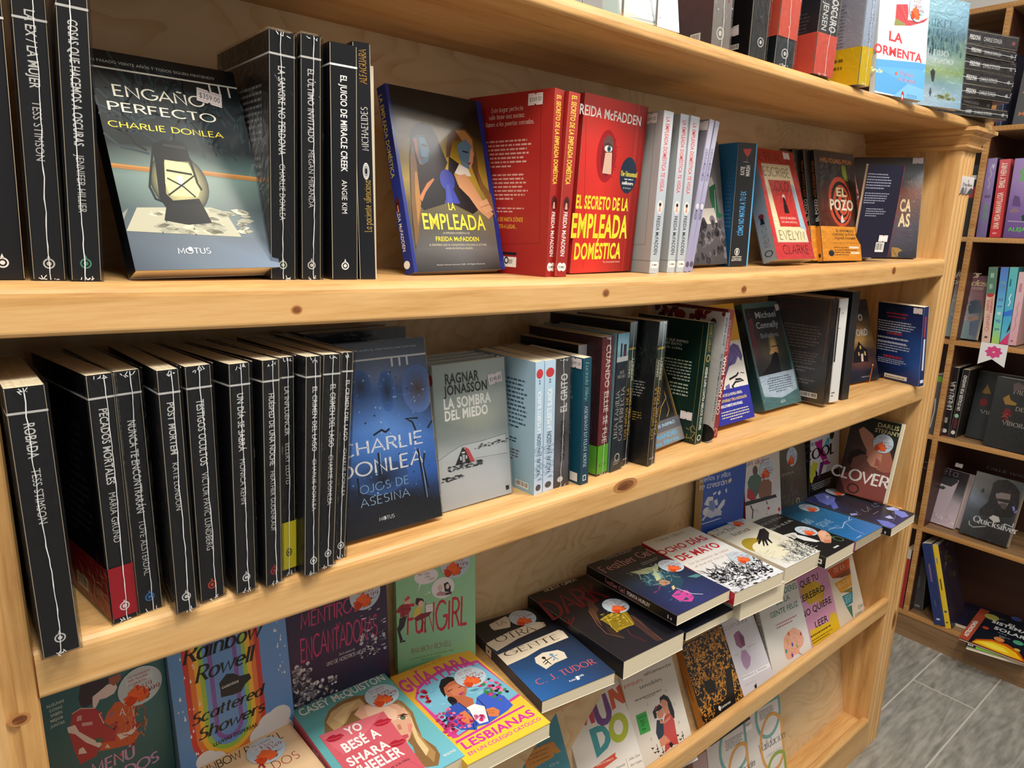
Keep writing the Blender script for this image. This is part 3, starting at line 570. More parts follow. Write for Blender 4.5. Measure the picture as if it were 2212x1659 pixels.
queue('u5','shrink-wrapped black paperback, first spine right of the lantern cover',[.2472,.0347,1.4099,.0052,-.0407,.1497,.2327,.0255],['#2a2624','#17181d','#17181d'],{'S':[('r',0,.908,1,.916,'#eeeeec'),('t','LA SANGRE NO PERDONA',.339,.519,.621,.868,'#f2f2f0','b','d'),('t','CHARLIE DONLEA',.36,.251,.6,.482,'#e4e4e2','n','d'),('m','#d7e6d8',.062,.48)],'B':[('r',0,.908,1,.916,'#eeeeec'),('e',.07,.912,.045,.03,'#eeeeec',.86),('t','THRILLER PSICOLÓGICO',.286,.939,.618,.947,'#6d6864','n'),('b',.394,.573,.868,.811,9,'#8d9299','r'),('b',.652,.364,.853,.521,5,'#8d9299','r')]},group='black thriller paperbacks on the upper shelf',wrap=2,gloss=1)
queue('u6','shrink-wrapped black paperback between two others, second spine right of lantern cover',[.2769,.0343,1.4092,-.0733,-.0346,.15,.2355,.0204],'#17181d',{'S':[('r',0,.908,1,.916,'#eeeeec'),('t','EL ÚLTIMO INVITADO',.34,.578,.66,.868,'#f2f2f0','b','d'),('t','MEGAN MIRANDA',.364,.308,.636,.547,'#e4e4e2','n','d'),('m','#e9e9e9',.062,.5)],'B':[('r',0,.908,1,.916,'#eeeeec'),('e',.07,.912,.045,.03,'#eeeeec',.86),('b',.2,.3,.86,.8,14,'#4a4d55')]},group='black thriller paperbacks on the upper shelf',wrap=2)
queue('u7','black paperback without wrapping, widest spine beside the gold-lettered one',[.3137,.0318,1.4084,-.0552,-.0192,.15,.2339,.0291],'#17181d',{'S':[('r',0,.908,1,.916,'#eeeeec'),('t','EL JUICIO DE MIRACLE CREEK',.376,.474,.624,.872,'#f2f2f0','b','d'),('t','ANGIE KIM',.395,.294,.605,.438,'#e4e4e2','n','d'),('m','#e9e9e9',.062,.5)],'B':[('r',0,.908,1,.916,'#eeeeec'),('e',.07,.912,.045,.03,'#eeeeec',.86),('b',.2,.3,.86,.8,14,'#4a4d55')]},group='black thriller paperbacks on the upper shelf',gloss=1)
queue('u8','black paperback with gold serif lettering on spine, upper shelf',[.3417,.033,1.4078,-.0864,.0112,.15,.2398,.0194],['#14161c','#191b22','#14161c'],{'S':[('t','ALFAGUARA',.34,.835,.72,.975,'#c9923c','s','u'),('t','MICHAELIDES',.36,.561,.72,.742,'#e6e2da','s','u'),('t','La paciente silenciosa',.38,.212,.78,.437,'#c9a24e','s','u'),('e',.55,.475,.19,.036,'#d9d9d6',.8),('e',.55,.475,.14,.027,'#d9d9d6',.8),('e',.55,.475,.09,.018,'#d9d9d6',.8)]},gloss=1)
queue('ux','pale paperback set spine-inwards next to the gold-lettered black one',[.356,.045,1.4075,-.06,0,.15,.222,.006],'#d9cdb6',{})
queue('u9','blue face-out paperback of two women with a keyhole, leaning back',[.4257,.0836,1.4063,-1.4551,.2459,.1581,.2285,.0174],['#10131f','#1d2c86','#1a1a1c'],{'S':[('g',0,0,1,1,[['#25358f','#25358f'],['#27389b','#27389b'],['#1c2a80','#1c2a80']]),('t','LA EMPLEADA DOMÉSTICA',.1,.518,.52,.957,'#e6d94d','b','d'),('t','FREIDA McFADDEN',.1,.124,.45,.378,'#e8e4e0','b','d'),('e',.3,.37,.25,.045,'#54201f'),('e',.3,.375,.1,.012,'#1a1012'),('p','#e39a86',[.22,.335,.38,.335,.34,.372,.26,.372]),('e',.3,.05,.35,.022,'#f1f1ee')],'F':[('g',0,0,1,1,[['#141313','#191714','#171512'],['#191715','#231f16','#1c1913'],['#2a2413','#8a7524','#3a3118'],['#6a5a1f','#d0ad2e','#8a7424'],['#9a8230','#c7a63c','#b0923a'],['#5f5335','#6e6547','#8c7c4c'],['#4f4b41','#575652','#7d765f'],['#565557','#6a6b6d','#71706f'],['#2d2d2f','#3a3b3d','#333436']]),('r',.945,0,1,1,'#20308c'),('r',0,0,.03,1,'#23318a'),('p','#2a1a14',[.175,.766,.238,.809,.319,.821,.393,.805,.445,.752,.477,.675,.513,.613,.434,.53,.305,.453,.179,.379,.082,.217,.045,.107,.054,.251,.084,.445,.123,.625]),('p','#7a5a36',[.136,.626,.177,.684,.188,.587,.174,.448,.169,.344,.081,.169,.051,.141,.077,.376]),('p','#a97a40',[.156,.544,.182,.546,.171,.371,.107,.252,.125,.412]),('p','#43637c',[.191,.733,.254,.751,.311,.749,.347,.667,.31,.608,.237,.582,.215,.617,.197,.664]),('p','#5f8ba6',[.25,.737,.308,.738,.335,.673,.303,.629,.252,.633]),('p','#b06a4a',[.189,.726,.228,.729,.217,.624,.239,.587,.22,.589,.195,.657]),('p','#1c1b1c',[.266,.704,.329,.697,.319,.686,.268,.69]),('p','#7a3a35',[.226,.631,.276,.627,.247,.615]),('p','#c07a4e',[.162,.406,.262,.486,.337,.518,.356,.49,.253,.409,.201,.365]),('p','#1d1d20',[.235,.436,.382,.534,.489,.575,.468,.459,.418,.378,.193,.337,.16,.357]),('p','#6b4a2a',[.527,.707,.575,.776,.657,.815,.773,.821,.848,.774,.858,.685,.849,.579,.887,.505,.942,.431,.847,.473,.788,.576,.771,.664,.694,.748,.607,.742,.552,.651,.508,.641]),('p','#b98a52',[.653,.804,.756,.812,.83,.765,.831,.668,.78,.695,.698,.763]),('p','#5f86a0',[.649,.716,.741,.763,.811,.727,.811,.652,.748,.587,.679,.6,.651,.65]),('p','#d7a382',[.8,.715,.823,.683,.801,.629,.751,.587,.752,.626]),('p','#222',[.699,.693,.771,.689,.753,.68,.697,.685]),('p','#9a3a36',[.727,.625,.782,.628,.755,.611]),('p','#e9e4d8',[.567,.558,.64,.612,.733,.588,.757,.545,.634,.546]),('p','#232326',[.538,.65,.64,.612,.565,.55,.59,.493,.714,.424,.798,.359,.714,.327,.501,.381,.468,.459]),('p','#d9a076',[.577,.543,.695,.556,.753,.507,.821,.435,.884,.368,.958,.332,.887,.3,.781,.351,.699,.423,.6,.479]),('p','#e0ad84',[.794,.396,.942,.431,.965,.355,.867,.338]),('l','#b98058',.0012,[.815,.367,.946,.393]),('p','#8a6438',[.834,.578,.887,.505,.962,.447,.968,.363,.981,.278,.961,.34,.895,.429,.837,.488]),('e',.481,.511,.079,.061,'#3b47a8',0),('p','#3b47a8',[.451,.494,.507,.497,.586,.383,.431,.379]),('p','#4a56b4',[.463,.488,.494,.489,.503,.388,.447,.386]),('t','LA',.449,.344,.521,.387,'#efe04c','b'),('t','EMPLEADA',.159,.234,.835,.324,'#f2e24a','b'),('t','LA EMPLEADA DOMÉSTICA DE',.348,.208,.637,.22,'#d8d3bd','n'),('t','FREIDA McFADDEN',.263,.168,.734,.194,'#efe04c','b'),('t','EL FENÓMENO QUE HA CONQUISTADO A MILLONES DE LECTORES',.19,.141,.815,.153,'#d8d3bd','n'),('t','AHORA EN PANTALLA GRANDE',.35,.122,.648,.133,'#d8d3bd','n'),('t','Motion Picture Artwork 2025. All Rights Reserved.',.235,.033,.766,.04,'#cfd0d0','n')]},gloss=1)
queue('u10','red paperback showing its back cover and price tag, beside the blue one',[.6133,.0332,1.4036,.1811,-.0171,.1493,.2367,.0203],['#9d2320','#a52a27','#b42a25'],{'B':[('g',0,0,1,1,[['#8f1f1d','#a92a26'],['#9c2422','#b02c28'],['#8b1d1b','#a02522']]),('l','#7d1917',.0008,[.852,.993,.915,.183,.429,.167]),('t','Este hogar perfecto',.289,.905,.66,.929,'#f0e4da','s'),('t','solo tiene una norma:',.26,.867,.683,.892,'#f0e4da','s'),('t','No llames a las puertas cerradas.',.15,.829,.795,.853,'#f0e4da','s'),('b',.146,.596,.783,.757,7,'#d9a49c','l'),('b',.174,.416,.778,.571,7,'#d9a49c','l'),('b',.252,.346,.743,.383,2,'#d9a49c','l'),('t','CUESTIÓN DE HASTA DÓNDE',.266,.299,.71,.324,'#e5b13c','b'),('t','ESTÁ DISPUESTA A LLEGAR...',.269,.26,.637,.283,'#e5b13c','b'),('r',.271,.04,.651,.098,'#ecebe8'),('r',.269,.109,.65,.125,'#1c1c1c'),('e',.531,.077,.027,.021,'#222',.6),('b',.554,.059,.616,.085,3,'#444','l')],'S':[('g',0,0,1,1,[['#b03a35','#b03a35'],['#a82b27','#a82b27'],['#9d2622','#9d2622']]),('t','EL SECRETO DE LA EMPLEADA DOMÉSTICA',.25,.506,.72,.968,'#f0d94c','b','d'),('t','FREIDA McFADDEN',.3,.114,.68,.357,'#f3eeea','b','d'),('e',.5,.405,.3,.042,'#5e1714'),('e',.5,.42,.126,.013,'#2a1a18'),('p','#d9a48c',[.44,.411,.56,.411,.626,.376,.374,.376]),('e',.33,.055,.24,.024,'#f4f2ef'),('e',.67,.055,.24,.024,'#f4f2ef'),('t','SUMA',.2,.048,.8,.062,'#333','b')]},group='red housemaid paperbacks',stk=[('B','$369.00',.8,.953,0)])
queue('u11','red paperback standing tight beside the one showing its back cover',[.6276,.0281,1.4035,-.0089,-.0488,.15,.2349,.0191],['#9d2320','#a52a27','#b42a25'],{'S':[('g',0,0,1,1,[['#b03a35','#b03a35'],['#a82b27','#a82b27'],['#9d2622','#9d2622']]),('t','EL SECRETO DE LA EMPLEADA DOMÉSTICA',.25,.512,.72,.982,'#f0d94c','b','d'),('t','FREIDA McFADDEN',.3,.116,.68,.362,'#f3eeea','b','d'),('e',.5,.405,.3,.042,'#5e1714'),('e',.5,.42,.126,.013,'#2a1a18'),('p','#d9a48c',[.44,.411,.56,.411,.626,.376,.374,.376]),('e',.33,.055,.24,.024,'#f4f2ef'),('e',.67,.055,.24,.024,'#f4f2ef'),('t','SUMA',.2,.048,.8,.062,'#333','b')]},group='red housemaid paperbacks')
queue('u12','red face-out paperback with keyhole eye on a wire easel',[.6785,.0754,1.4045,-1.478,-.0522,.1471,.2427,.0241],['#9d2320','#a52a27','#c92b25'],{'F':[('g',0,0,1,1,[['#c23a33','#d8302a','#c32a25','#7d1512'],['#d6302a','#e0322b','#b8251f','#8d1815'],['#d22d27','#d92f28','#b5241f','#7d1311'],['#c92a25','#cf2c26','#a3211c','#741210']]),('r',.8,0,.806,1,'#8f1714'),('r',.84,0,.844,1,'#e0463d'),('r',.89,0,.898,1,'#7c1411'),('r',.94,0,.943,1,'#d63b33'),('l','#a51f1a',.0008,[.037,.869,.191,.03]),('t','FREIDA McFADDEN',-.118,.884,.897,.94,'#f6f3ef','b'),('e',.394,.681,.153,.148,'#a3161f',0),('s',5,90,.36,.55,.56,.8,'o',.0012,['#7d0f18','#c22a35','#8a1420']),('e',.405,.678,.099,.107,'#7a0f17',0),('e',.408,.749,.078,.049,'#6a4a45',0),('p','#d9b5a0',[.37,.7,.474,.706,.492,.583,.35,.584]),('e',.411,.724,.061,.019,'#e8ddd6',0),('e',.421,.724,.029,.019,'#3e6a78',0),('e',.421,.724,.014,.008,'#111',0),('p','#4a2e2a',[.33,.745,.402,.759,.487,.74,.406,.744]),('e',.776,.588,.139,.107,'#16283f',0),('t','The Housemaid',.648,.582,.932,.611,'#e8dc4a','S'),('t','millones',.681,.533,.875,.552,'#f0f0f0','S'),('t','de lectores',.708,.508,.841,.518,'#e0e0e0','s'),('b',.659,.558,.925,.572,1,'#cfd6dd','c'),('t','EL SECRETO DE LA',-.006,.377,.828,.453,'#f3e13a','B'),('t','EMPLEADA',-.041,.212,.858,.351,'#f5e436','B'),('t','DOMÉSTICA',.032,.084,.78,.181,'#f3e13a','B'),('t',"The Housemaid's Secret",.492,.057,.777,.069,'#f0c8c0','n')]})
queue('u13','grey paperback showing its back cover, leftmost of the grey trio',[.8436,.0453,1.4019,-.0316,-.0343,.13,.24,.0218],['#9c9da0','#b9c2cc','#a9adb3'],{'S':[('g',0,0,1,1,[['#ccd2dc','#ccd2dc'],['#bcc5d0','#bcc5d0'],['#b4bfca','#b4bfca']]),('t','LA EMPLEADA DOMÉSTICA TE VIGILA',.3,.515,.7,.964,'#d8403c','b','d'),('t','FREIDA McFADDEN',.3,.12,.68,.364,'#2d3036','b','d'),('e',.5,.42,.3,.042,'#e6e2de'),('e',.5,.435,.126,.013,'#2a1a18'),('p','#d9a48c',[.44,.426,.56,.426,.626,.391,.374,.391]),('e',.33,.055,.24,.024,'#f4f2ef'),('e',.67,.055,.24,.024,'#f4f2ef'),('t','SUMA',.2,.048,.8,.062,'#333','b'),('r',0,.078,1,.081,'#8e959d')],'B':[('g',0,0,1,1,[['#8d8d8f','#a4a5a7'],['#94989b','#aeb2b5'],['#7f8487','#9aa0a4']]),('l','#75787b',.0008,[.882,.995,.896,.181,.713,.177]),('r',0,.075,1,.082,'#7d8184')]},group='grey housemaid paperbacks on the upper shelf',stk=[('B','$369.00',.818,.959,0)])
queue('u14','grey paperback in the middle of the grey trio',[.8983,.054,1.4018,-.0071,-.0196,.15,.2423,.0227],['#9c9da0','#b9c2cc','#a9adb3'],{'S':[('g',0,0,1,1,[['#ccd2dc','#ccd2dc'],['#bcc5d0','#bcc5d0'],['#b4bfca','#b4bfca']]),('t','LA EMPLEADA DOMÉSTICA TE VIGILA',.3,.514,.7,.962,'#d8403c','b','d'),('t','FREIDA McFADDEN',.3,.116,.68,.366,'#2d3036','b','d'),('e',.5,.42,.3,.042,'#e6e2de'),('e',.5,.435,.126,.013,'#2a1a18'),('p','#d9a48c',[.44,.426,.56,.426,.626,.391,.374,.391]),('e',.33,.055,.24,.024,'#f4f2ef'),('e',.67,.055,.24,.024,'#f4f2ef'),('t','SUMA',.2,.048,.8,.062,'#333','b'),('r',0,.078,1,.081,'#8e959d')],'B':[('g',0,0,1,1,[['#8d8d8f','#a4a5a7'],['#94989b','#aeb2b5'],['#7f8487','#9aa0a4']]),('l','#75787b',.0008,[.675,1,.668,.174,.504,.17]),('r',0,.075,1,.082,'#7d8184')]},group='grey housemaid paperbacks on the upper shelf')
queue('u15','grey paperback, rightmost of the grey trio',[.9188,.0512,1.4018,-.005,-.0259,.15,.2416,.0228],['#9c9da0','#b9c2cc','#a9adb3'],{'S':[('g',0,0,1,1,[['#ccd2dc','#ccd2dc'],['#bcc5d0','#bcc5d0'],['#b4bfca','#b4bfca']]),('t','LA EMPLEADA DOMÉSTICA TE VIGILA',.3,.512,.7,.957,'#d8403c','b','d'),('t','FREIDA McFADDEN',.3,.116,.68,.37,'#2d3036','b','d'),('e',.5,.42,.3,.042,'#e6e2de'),('e',.5,.435,.126,.013,'#2a1a18'),('p','#d9a48c',[.44,.426,.56,.426,.626,.391,.374,.391]),('e',.33,.055,.24,.024,'#f4f2ef'),('e',.67,.055,.24,.024,'#f4f2ef'),('t','SUMA',.2,.048,.8,.062,'#333','b'),('r',0,.078,1,.081,'#8e959d')],'B':[('g',0,0,1,1,[['#8d8d8f','#a4a5a7'],['#94989b','#aeb2b5'],['#7f8487','#9aa0a4']]),('l','#75787b',.0008,[.533,1,.534,.171,.366,.167]),('r',0,.075,1,.082,'#7d8184')]},group='grey housemaid paperbacks on the upper shelf')
queue('u16','thin lilac paperback leaning on the grey ones, left of a pair',[.9316,.0492,1.4018,-.0497,-.137,.15,.2423,.0108],['#8a8794','#a7a5c4','#a09db5'],{'S':[('g',0,0,1,1,[['#c3c2d8','#c3c2d8'],['#a9a7c8','#a9a7c8'],['#9c99bd','#9c99bd']]),('t','LA BODA DE LA EMPLEADA DOMÉSTICA',.2,.604,.8,.812,'#4a4780','b','d'),('t','FREIDA McFADDEN',.2,.35,.8,.46,'#3c3a55','b','d'),('e',.5,.44,.35,.02,'#d8d6e4'),('e',.5,.05,.4,.02,'#55526a')]},group='thin lilac paperbacks',stk=[('B','tag',.908,.959,0)])
queue('u17','thin lilac paperback, right of the leaning pair',[.9475,.0531,1.4017,-.0669,-.1503,.15,.2428,.0101],['#8a8794','#a7a5c4','#a09db5'],{'S':[('g',0,0,1,1,[['#c3c2d8','#c3c2d8'],['#a9a7c8','#a9a7c8'],['#9c99bd','#9c99bd']]),('t','LA BODA DE LA EMPLEADA DOMÉSTICA',.2,.607,.8,.82,'#4a4780','b','d'),('t','FREIDA McFADDEN',.2,.351,.8,.463,'#3c3a55','b','d'),('e',.5,.44,.35,.02,'#d8d6e4'),('e',.5,.05,.4,.02,'#55526a')]},group='thin lilac paperbacks')
queue('u18','face-out paperback of woman in green dress on cobbles, behind lilac ones',[.9993,.1193,1.4029,-1.4888,.1902,.1474,.2273,.0323],['#6a6a70','#6a6a70','#5f5d62'],{'F':[('g',0,0,1,1,[['#8a8a8e','#7f7f84','#6d6c70'],['#a3a3a6','#8d8b8e','#77757a'],['#b3b3b4','#9c9a9c','#807e80'],['#8b8a8c','#7c7a7d','#6b6a6e'],['#5f5c60','#5a585c','#514f54'],['#46454a','#4a494e','#434247']]),('p','#2f6b4a',[.695,.629,.847,.653,.857,.508,.881,.42,.983,.402,.869,.366,.74,.446,.687,.532]),('p','#c9c4be',[.665,.685,.772,.709,.817,.652,.693,.619]),('l','#d8d6d2',.0015,[.82,.604,.802,.399,.704,.417]),('p','#d8d4cc',[.397,.439,.772,.457,.831,.331,.341,.315]),('s',4,70,.25,.02,.99,.36,'o',.008,['#6d6a70','#3a393e','#55535a','#7b787d'])]},gloss=1)
queue('u19','thick black paperback with blue edges and red cocktail on spine',[1.1782,.1109,1.4029,-.1591,.0265,.11,.2268,.0509],['#1d5f93','#17191d','#4a9bd8'],{'S':[('r',.93,0,1,1,'#57aee8'),('p','#c93a3c',[.242,.951,.706,.956,.627,.915,.514,.891,.376,.913]),('l','#c93a3c',.001,[.514,.891,.471,.852]),('l','#9ab',.001,[.315,.851,.6,.849]),('t','KATIE',.2,.747,.42,.813,'#f0f0ee','b','u'),('t','MARSH',.48,.739,.7,.824,'#f0f0ee','b','u'),('t','CÓMO NO MATAR A TU EX',.3,.257,.6,.618,'#4fa6e6','b','u'),('e',.363,.123,.128,.031,'#e4e4e2',.8),('e',.363,.123,.039,.022,'#e4e4e2',0),('t','NEWTON',.131,.075,.623,.087,'#dcdcda','b'),('t','COMPTON',.113,.06,.618,.07,'#dcdcda','b'),('t','EDITORES',.107,.047,.638,.057,'#dcdcda','b')],'B':[('g',0,0,1,1,[['#2a75ad','#2f7db8'],['#134a78','#1a5788'],['#0e3a61','#154a75']]),('b',.8,.287,.959,.868,18,'#3d6f96','l')]},gloss=1)
queue('u20','red face-out paperback with cream panel and lighthouse, leaning back',[1.258,.0906,1.4074,-1.5946,.35,.1406,.2289,.0309],['#c0c4c8','#a4adb5','#cf3a36'],{'S':[('g',0,0,1,1,[['#b9c0c6','#b9c0c6'],['#a4adb5','#a4adb5'],['#9fa8b0','#9fa8b0']]),('t','EVELYN CLARKE',.32,.13,.68,.385,'#2a2c30','g','u'),('e',.5,.4,.2,.022,'#8a2a2c'),('p','#1c1d22',[.4,.385,.6,.385,.65,.33,.35,.33]),('e',.5,.07,.3,.028,'#2a2c30',.75)],'F':[('g',0,0,1,1,[['#b5302e','#b52c2a'],['#d6423d','#c93a36'],['#d23f3b','#b93431'],['#d3454a','#c8494c']]),('p','#e3dfc8',[.091,.863,.833,.873,.925,.155,.109,.152]),('p','#f0e2b8',[.124,.85,.793,.856,.844,.17,.146,.167]),('p','#a9c9d8',[.757,.702,.832,.679,.933,.262,.77,.291]),('p','#d03b37',[.183,.717,.757,.725,.788,.296,.251,.294]),('t','AL FINAL SE',-.049,.889,.886,.969,'#1f1a1a','g'),('t','ESCRIBE',.104,.754,.779,.833,'#1f1a1a','g'),('t','SOLO',.245,.625,.692,.704,'#1f1a1a','g'),('t','EVELYN',.182,.178,.838,.257,'#1f1a1a','g'),('t','CLARKE',.198,.048,.874,.126,'#2a1a1c','g'),('e',.499,.565,.039,.028,'#f2e6d0',0),('p','#1d1a1c',[.468,.561,.515,.568,.569,.419,.437,.416]),('t','SOLO SE NECESITA',.289,.364,.714,.384,'#f3d9cf','b'),('t','UN GIRO MORTAL',.311,.329,.721,.346,'#f3d9cf','b')]},wrap=1,gloss=1,stk=[('F','tag',.791,.958,0)])
queue('u24','face-out paperback with orange spiral and orange band, front of its row',[1.4681,.0952,1.4093,-1.6932,.2312,.1447,.2406,.0115],['#1f1b1a','#1c1a1b','#262120'],{'S':[('t','HYE-YOUNG PYUN',.25,.58,.72,.9,'#e08a3a','b','u'),('t','EL POZO',.22,.36,.8,.56,'#f0ede6','B','u')],'F':[('g',0,0,1,1,[['#3a3432','#4a4442','#5a5452'],['#2e2a29','#3a3331','#4a3a34'],['#5a2f22','#7a3a28','#4a2f28'],['#54281e','#6b3022','#3a2622'],['#2a2220','#2f2624','#2a2422']]),('t','HYE-YOUNG PYUN',.129,.897,.929,.939,'#ef9a3c','b'),('e',.561,.544,.297,.232,'#d8583a',0),('e',.577,.539,.249,.195,'#1d1a1a',0),('e',.593,.534,.214,.168,'#d8583a',0),('e',.609,.53,.166,.13,'#1d1a1a',0),('e',.625,.525,.131,.103,'#d8583a',0),('e',.641,.52,.083,.065,'#1d1a1a',0),('e',.657,.516,.055,.043,'#d8583a',0),('p','#9aa83a',[.666,.884,.766,.883,.779,.818,.804,.737,.72,.745,.664,.813]),('t','EL',.474,.597,.744,.677,'#f2e6b0','B'),('t','POZO',.293,.469,.888,.568,'#f6f0d8','B'),('p','#f0ede8',[.561,.418,.591,.429,.609,.378,.649,.369,.573,.348,.533,.357])]},group='black and orange paperbacks with a spiral, stacked leaning',wrap=1,band=(0,.315,'#eba23a',{'S':[('e',.5,.16,.25,.06,'#3a2a1a')],'F':[('t','EL FENÓMENO',.385,.838,.827,.908,'#3a2412','b'),('t','COREANO QUE NO TE',.281,.732,.937,.802,'#3a2412','b'),('t','DEJARÁ DORMIR',.329,.625,.885,.698,'#3a2412','b'),('t','GANADORA DEL PREMIO SHIRLEY JACKSON',.223,.502,.994,.533,'#6a4218','n'),('b',.3,.14,.95,.42,4,'#8a5a20'),('r',.68,.36,.95,.42,'#f6ead6'),('r',.72,.2,.95,.26,'#f6ead6'),('e',.22,.22,.07,.09,'#2b3442')]}))
queue('p2','dark paperback with orange band directly behind the spiral cover',[1.4491,.1087,1.4093,-1.6932,.2312,.1447,.2406,.0115],['#1f1b1a','#1c1a1b','#262120'],{'S':[('t','HYE-YOUNG PYUN',.25,.58,.72,.9,'#e08a3a','b','u'),('t','EL POZO',.22,.36,.8,.56,'#f0ede6','B','u')]},group='black and orange paperbacks with a spiral, stacked leaning',wrap=1,band=(0,.315,'#eba23a',{'S':[('e',.5,.16,.25,.06,'#3a2a1a')]}))
queue('p3','dark paperback with orange band, third back in spiral row',[1.4301,.1222,1.4093,-1.6932,.2312,.1447,.2406,.0115],['#1f1b1a','#1c1a1b','#262120'],{'S':[('t','HYE-YOUNG PYUN',.25,.58,.72,.9,'#e08a3a','b','u'),('t','EL POZO',.22,.36,.8,.56,'#f0ede6','B','u')]},group='black and orange paperbacks with a spiral, stacked leaning',wrap=1,band=(0,.315,'#eba23a',{'S':[('e',.5,.16,.25,.06,'#3a2a1a')]}))
queue('p4','dark paperback with orange band, rearmost of the spiral row',[1.4111,.1357,1.4093,-1.6932,.2312,.1447,.2406,.0115],['#1f1b1a','#1c1a1b','#262120'],{'S':[('t','HYE-YOUNG PYUN',.25,.58,.72,.9,'#e08a3a','b','u'),('t','EL POZO',.22,.36,.8,.56,'#f0ede6','B','u')]},group='black and orange paperbacks with a spiral, stacked leaning',wrap=1,band=(0,.315,'#eba23a',{'S':[('e',.5,.16,.25,.06,'#3a2a1a')]}))
queue('u25','red and cream splattered face-out paperback on a small stand',[1.6157,.1008,1.4089,-1.6309,.3355,.0777,.2086,.0198],['#1c2226','#1c2226','#1e2529'],{'F':[('p','#c0373a',[.273,1,1,1,1,.799,.759,.686,.161,.776]),('p','#e6cfb8',[1,1,1,.98,1,.774,1,.693,.925,.791]),('p','#a82d30',[.426,.731,1,.696,1,.54,.725,.521]),('t','ER',.757,.528,1.186,.681,'#8e1d22','B'),('p','#e0b89c',[.709,.407,1,.592,1,.099,.953,.168]),('p','#e6d3bd',[.689,.42,1,.514,1,.308,.657,.193]),('s',8,60,.3,.1,1,1,'o',.003,['#b8383a','#7d2326','#e8d8c6']),('r',0,0,1,.012,'#e8e4dc')]},gloss=1)
queue('u26','dark navy back-cover paperback with red spine edge at the shelf end',[1.6877,.0496,1.4189,1.1322,.0572,.097,.2034,.0078],['#1a1830','#b02a3c','#1a1830'],{'B':[('b',.02,.739,.706,.914,6,'#8f93a8','l'),('b',.031,.584,.72,.71,5,'#8f93a8','l'),('b',.137,.446,.709,.544,4,'#8f93a8','l'),('c',.584,.064,.819,.171,5)]},stk=[('B','tag',.753,.214,0)])
queue('u27','large wrapped brown paperback with sunset landscape at shelf end',[1.742,.172,1.412,-2.504,.213,.157,.244,.025],['#4a4240','#4a4240','#54494a'],{'F':[('g',0,0,1,1,[['#3a3434','#413a39','#4a4544'],['#6d7880','#7d8a92','#8d979c'],['#8a4a3a','#a05a44','#8d6a60'],['#6a4038','#8a5846','#6f5d5a'],['#4d3d42','#6a5a66','#5a5660'],['#3f3a45','#5a5768','#4a4a55'],['#2a2a30','#33333a','#303038']]),('t','AN',.744,.748,.851,.779,'#d0cdc8','s'),('t','CA',.71,.464,.865,.589,'#eedcae','B'),('t','AS',.703,.314,.868,.445,'#eedcae','B'),('p','#b08a4a',[.652,.004,.64,.102,.733,.098,.799,.073,.74,.049,.745,.006]),('l','#3a2a1a',.001,[.658,.08,.73,.006])]},wrap=1,gloss=1,stk=[('F','tag',.907,.968,0)])
queue('m1','shrink-wrapped black paperback against the left post, nearest spine on middle shelf',[.0191,-.0156,1.1039,.021,.0078,.1482,.2339,.0273],'#17181d',{'S':[('r',0,.908,1,.916,'#eeeeec'),('t','ROBADA',.36,.75,.64,.874,'#f2f2f0','b','d'),('t','TESS STIMSON',.381,.51,.619,.712,'#e4e4e2','n','d'),('m','#e9e9e9',.062,.5)],'B':[('r',0,.908,1,.916,'#eeeeec'),('e',.07,.912,.045,.03,'#eeeeec',.86),('b',.2,.3,.86,.8,14,'#4a4d55')]},group='black thriller paperbacks on the middle shelf',wrap=2)
queue('m2','wrapped black paperback with red lower band, second from the left post',[.0725,.0097,1.1031,.17,-.0003,.1446,.2336,.0215],'#17181d',{'S':[('r',0,.908,1,.916,'#eeeeec'),('t','PECADOS MORTALES',.34,.573,.66,.87,'#f2f2f0','b','d'),('t','MARIA GRUND',.364,.334,.636,.539,'#e4e4e2','n','d')],'B':[('r',0,.908,1,.916,'#eeeeec'),('e',.07,.912,.045,.03,'#eeeeec',.86),('b',.2,.3,.86,.8,14,'#4a4d55')]},group='black thriller paperbacks on the middle shelf',wrap=2,band=(.02,.235,'#b01f2e',{'S':[('e',.5,.2,.2,.085,'#efe6e6',.72),('e',.5,.2,.09,.04,'#efe6e6'),('p','#efe6e6',[.43,.27,.5,.33,.57,.27])],'B':[('c',.42,.12,.62,.4,3)]}))
queue('m3','wrapped black paperback with blue mark, right of the red-banded one',[.0948,.0131,1.1028,.1182,.0041,.15,.2341,.0215],'#17181d',{'S':[('r',0,.908,1,.916,'#eeeeec'),('t','NUNCA TE ENCONTRARÁN',.34,.428,.66,.806,'#f2f2f0','b','d'),('t','TOVE ALSTERDAL',.364,.16,.636,.398,'#e4e4e2','n','d'),('m','#4a8ad8',.062,.5)],'B':[('r',0,.908,1,.916,'#eeeeec'),('e',.07,.912,.045,.03,'#eeeeec',.86),('b',.2,.3,.86,.8,14,'#4a4d55')]},group='black thriller paperbacks on the middle shelf',wrap=2)
queue('m4','wrapped black paperback with white mark, second right of the red-banded one',[.1221,-.0062,1.1024,.07,-.0027,.15,.2354,.0185],'#17181d',{'S':[('r',0,.908,1,.916,'#eeeeec'),('t','POST MORTEM',.34,.668,.66,.874,'#f2f2f0','b','d'),('t','KATE LONDON',.364,.437,.636,.633,'#e4e4e2','n','d'),('m','#e9e9e9',.062,.5)],'B':[('r',0,.908,1,.916,'#eeeeec'),('e',.07,.912,.045,.03,'#eeeeec',.86),('b',.2,.3,.86,.8,14,'#4a4d55')]},group='black thriller paperbacks on the middle shelf',wrap=2)
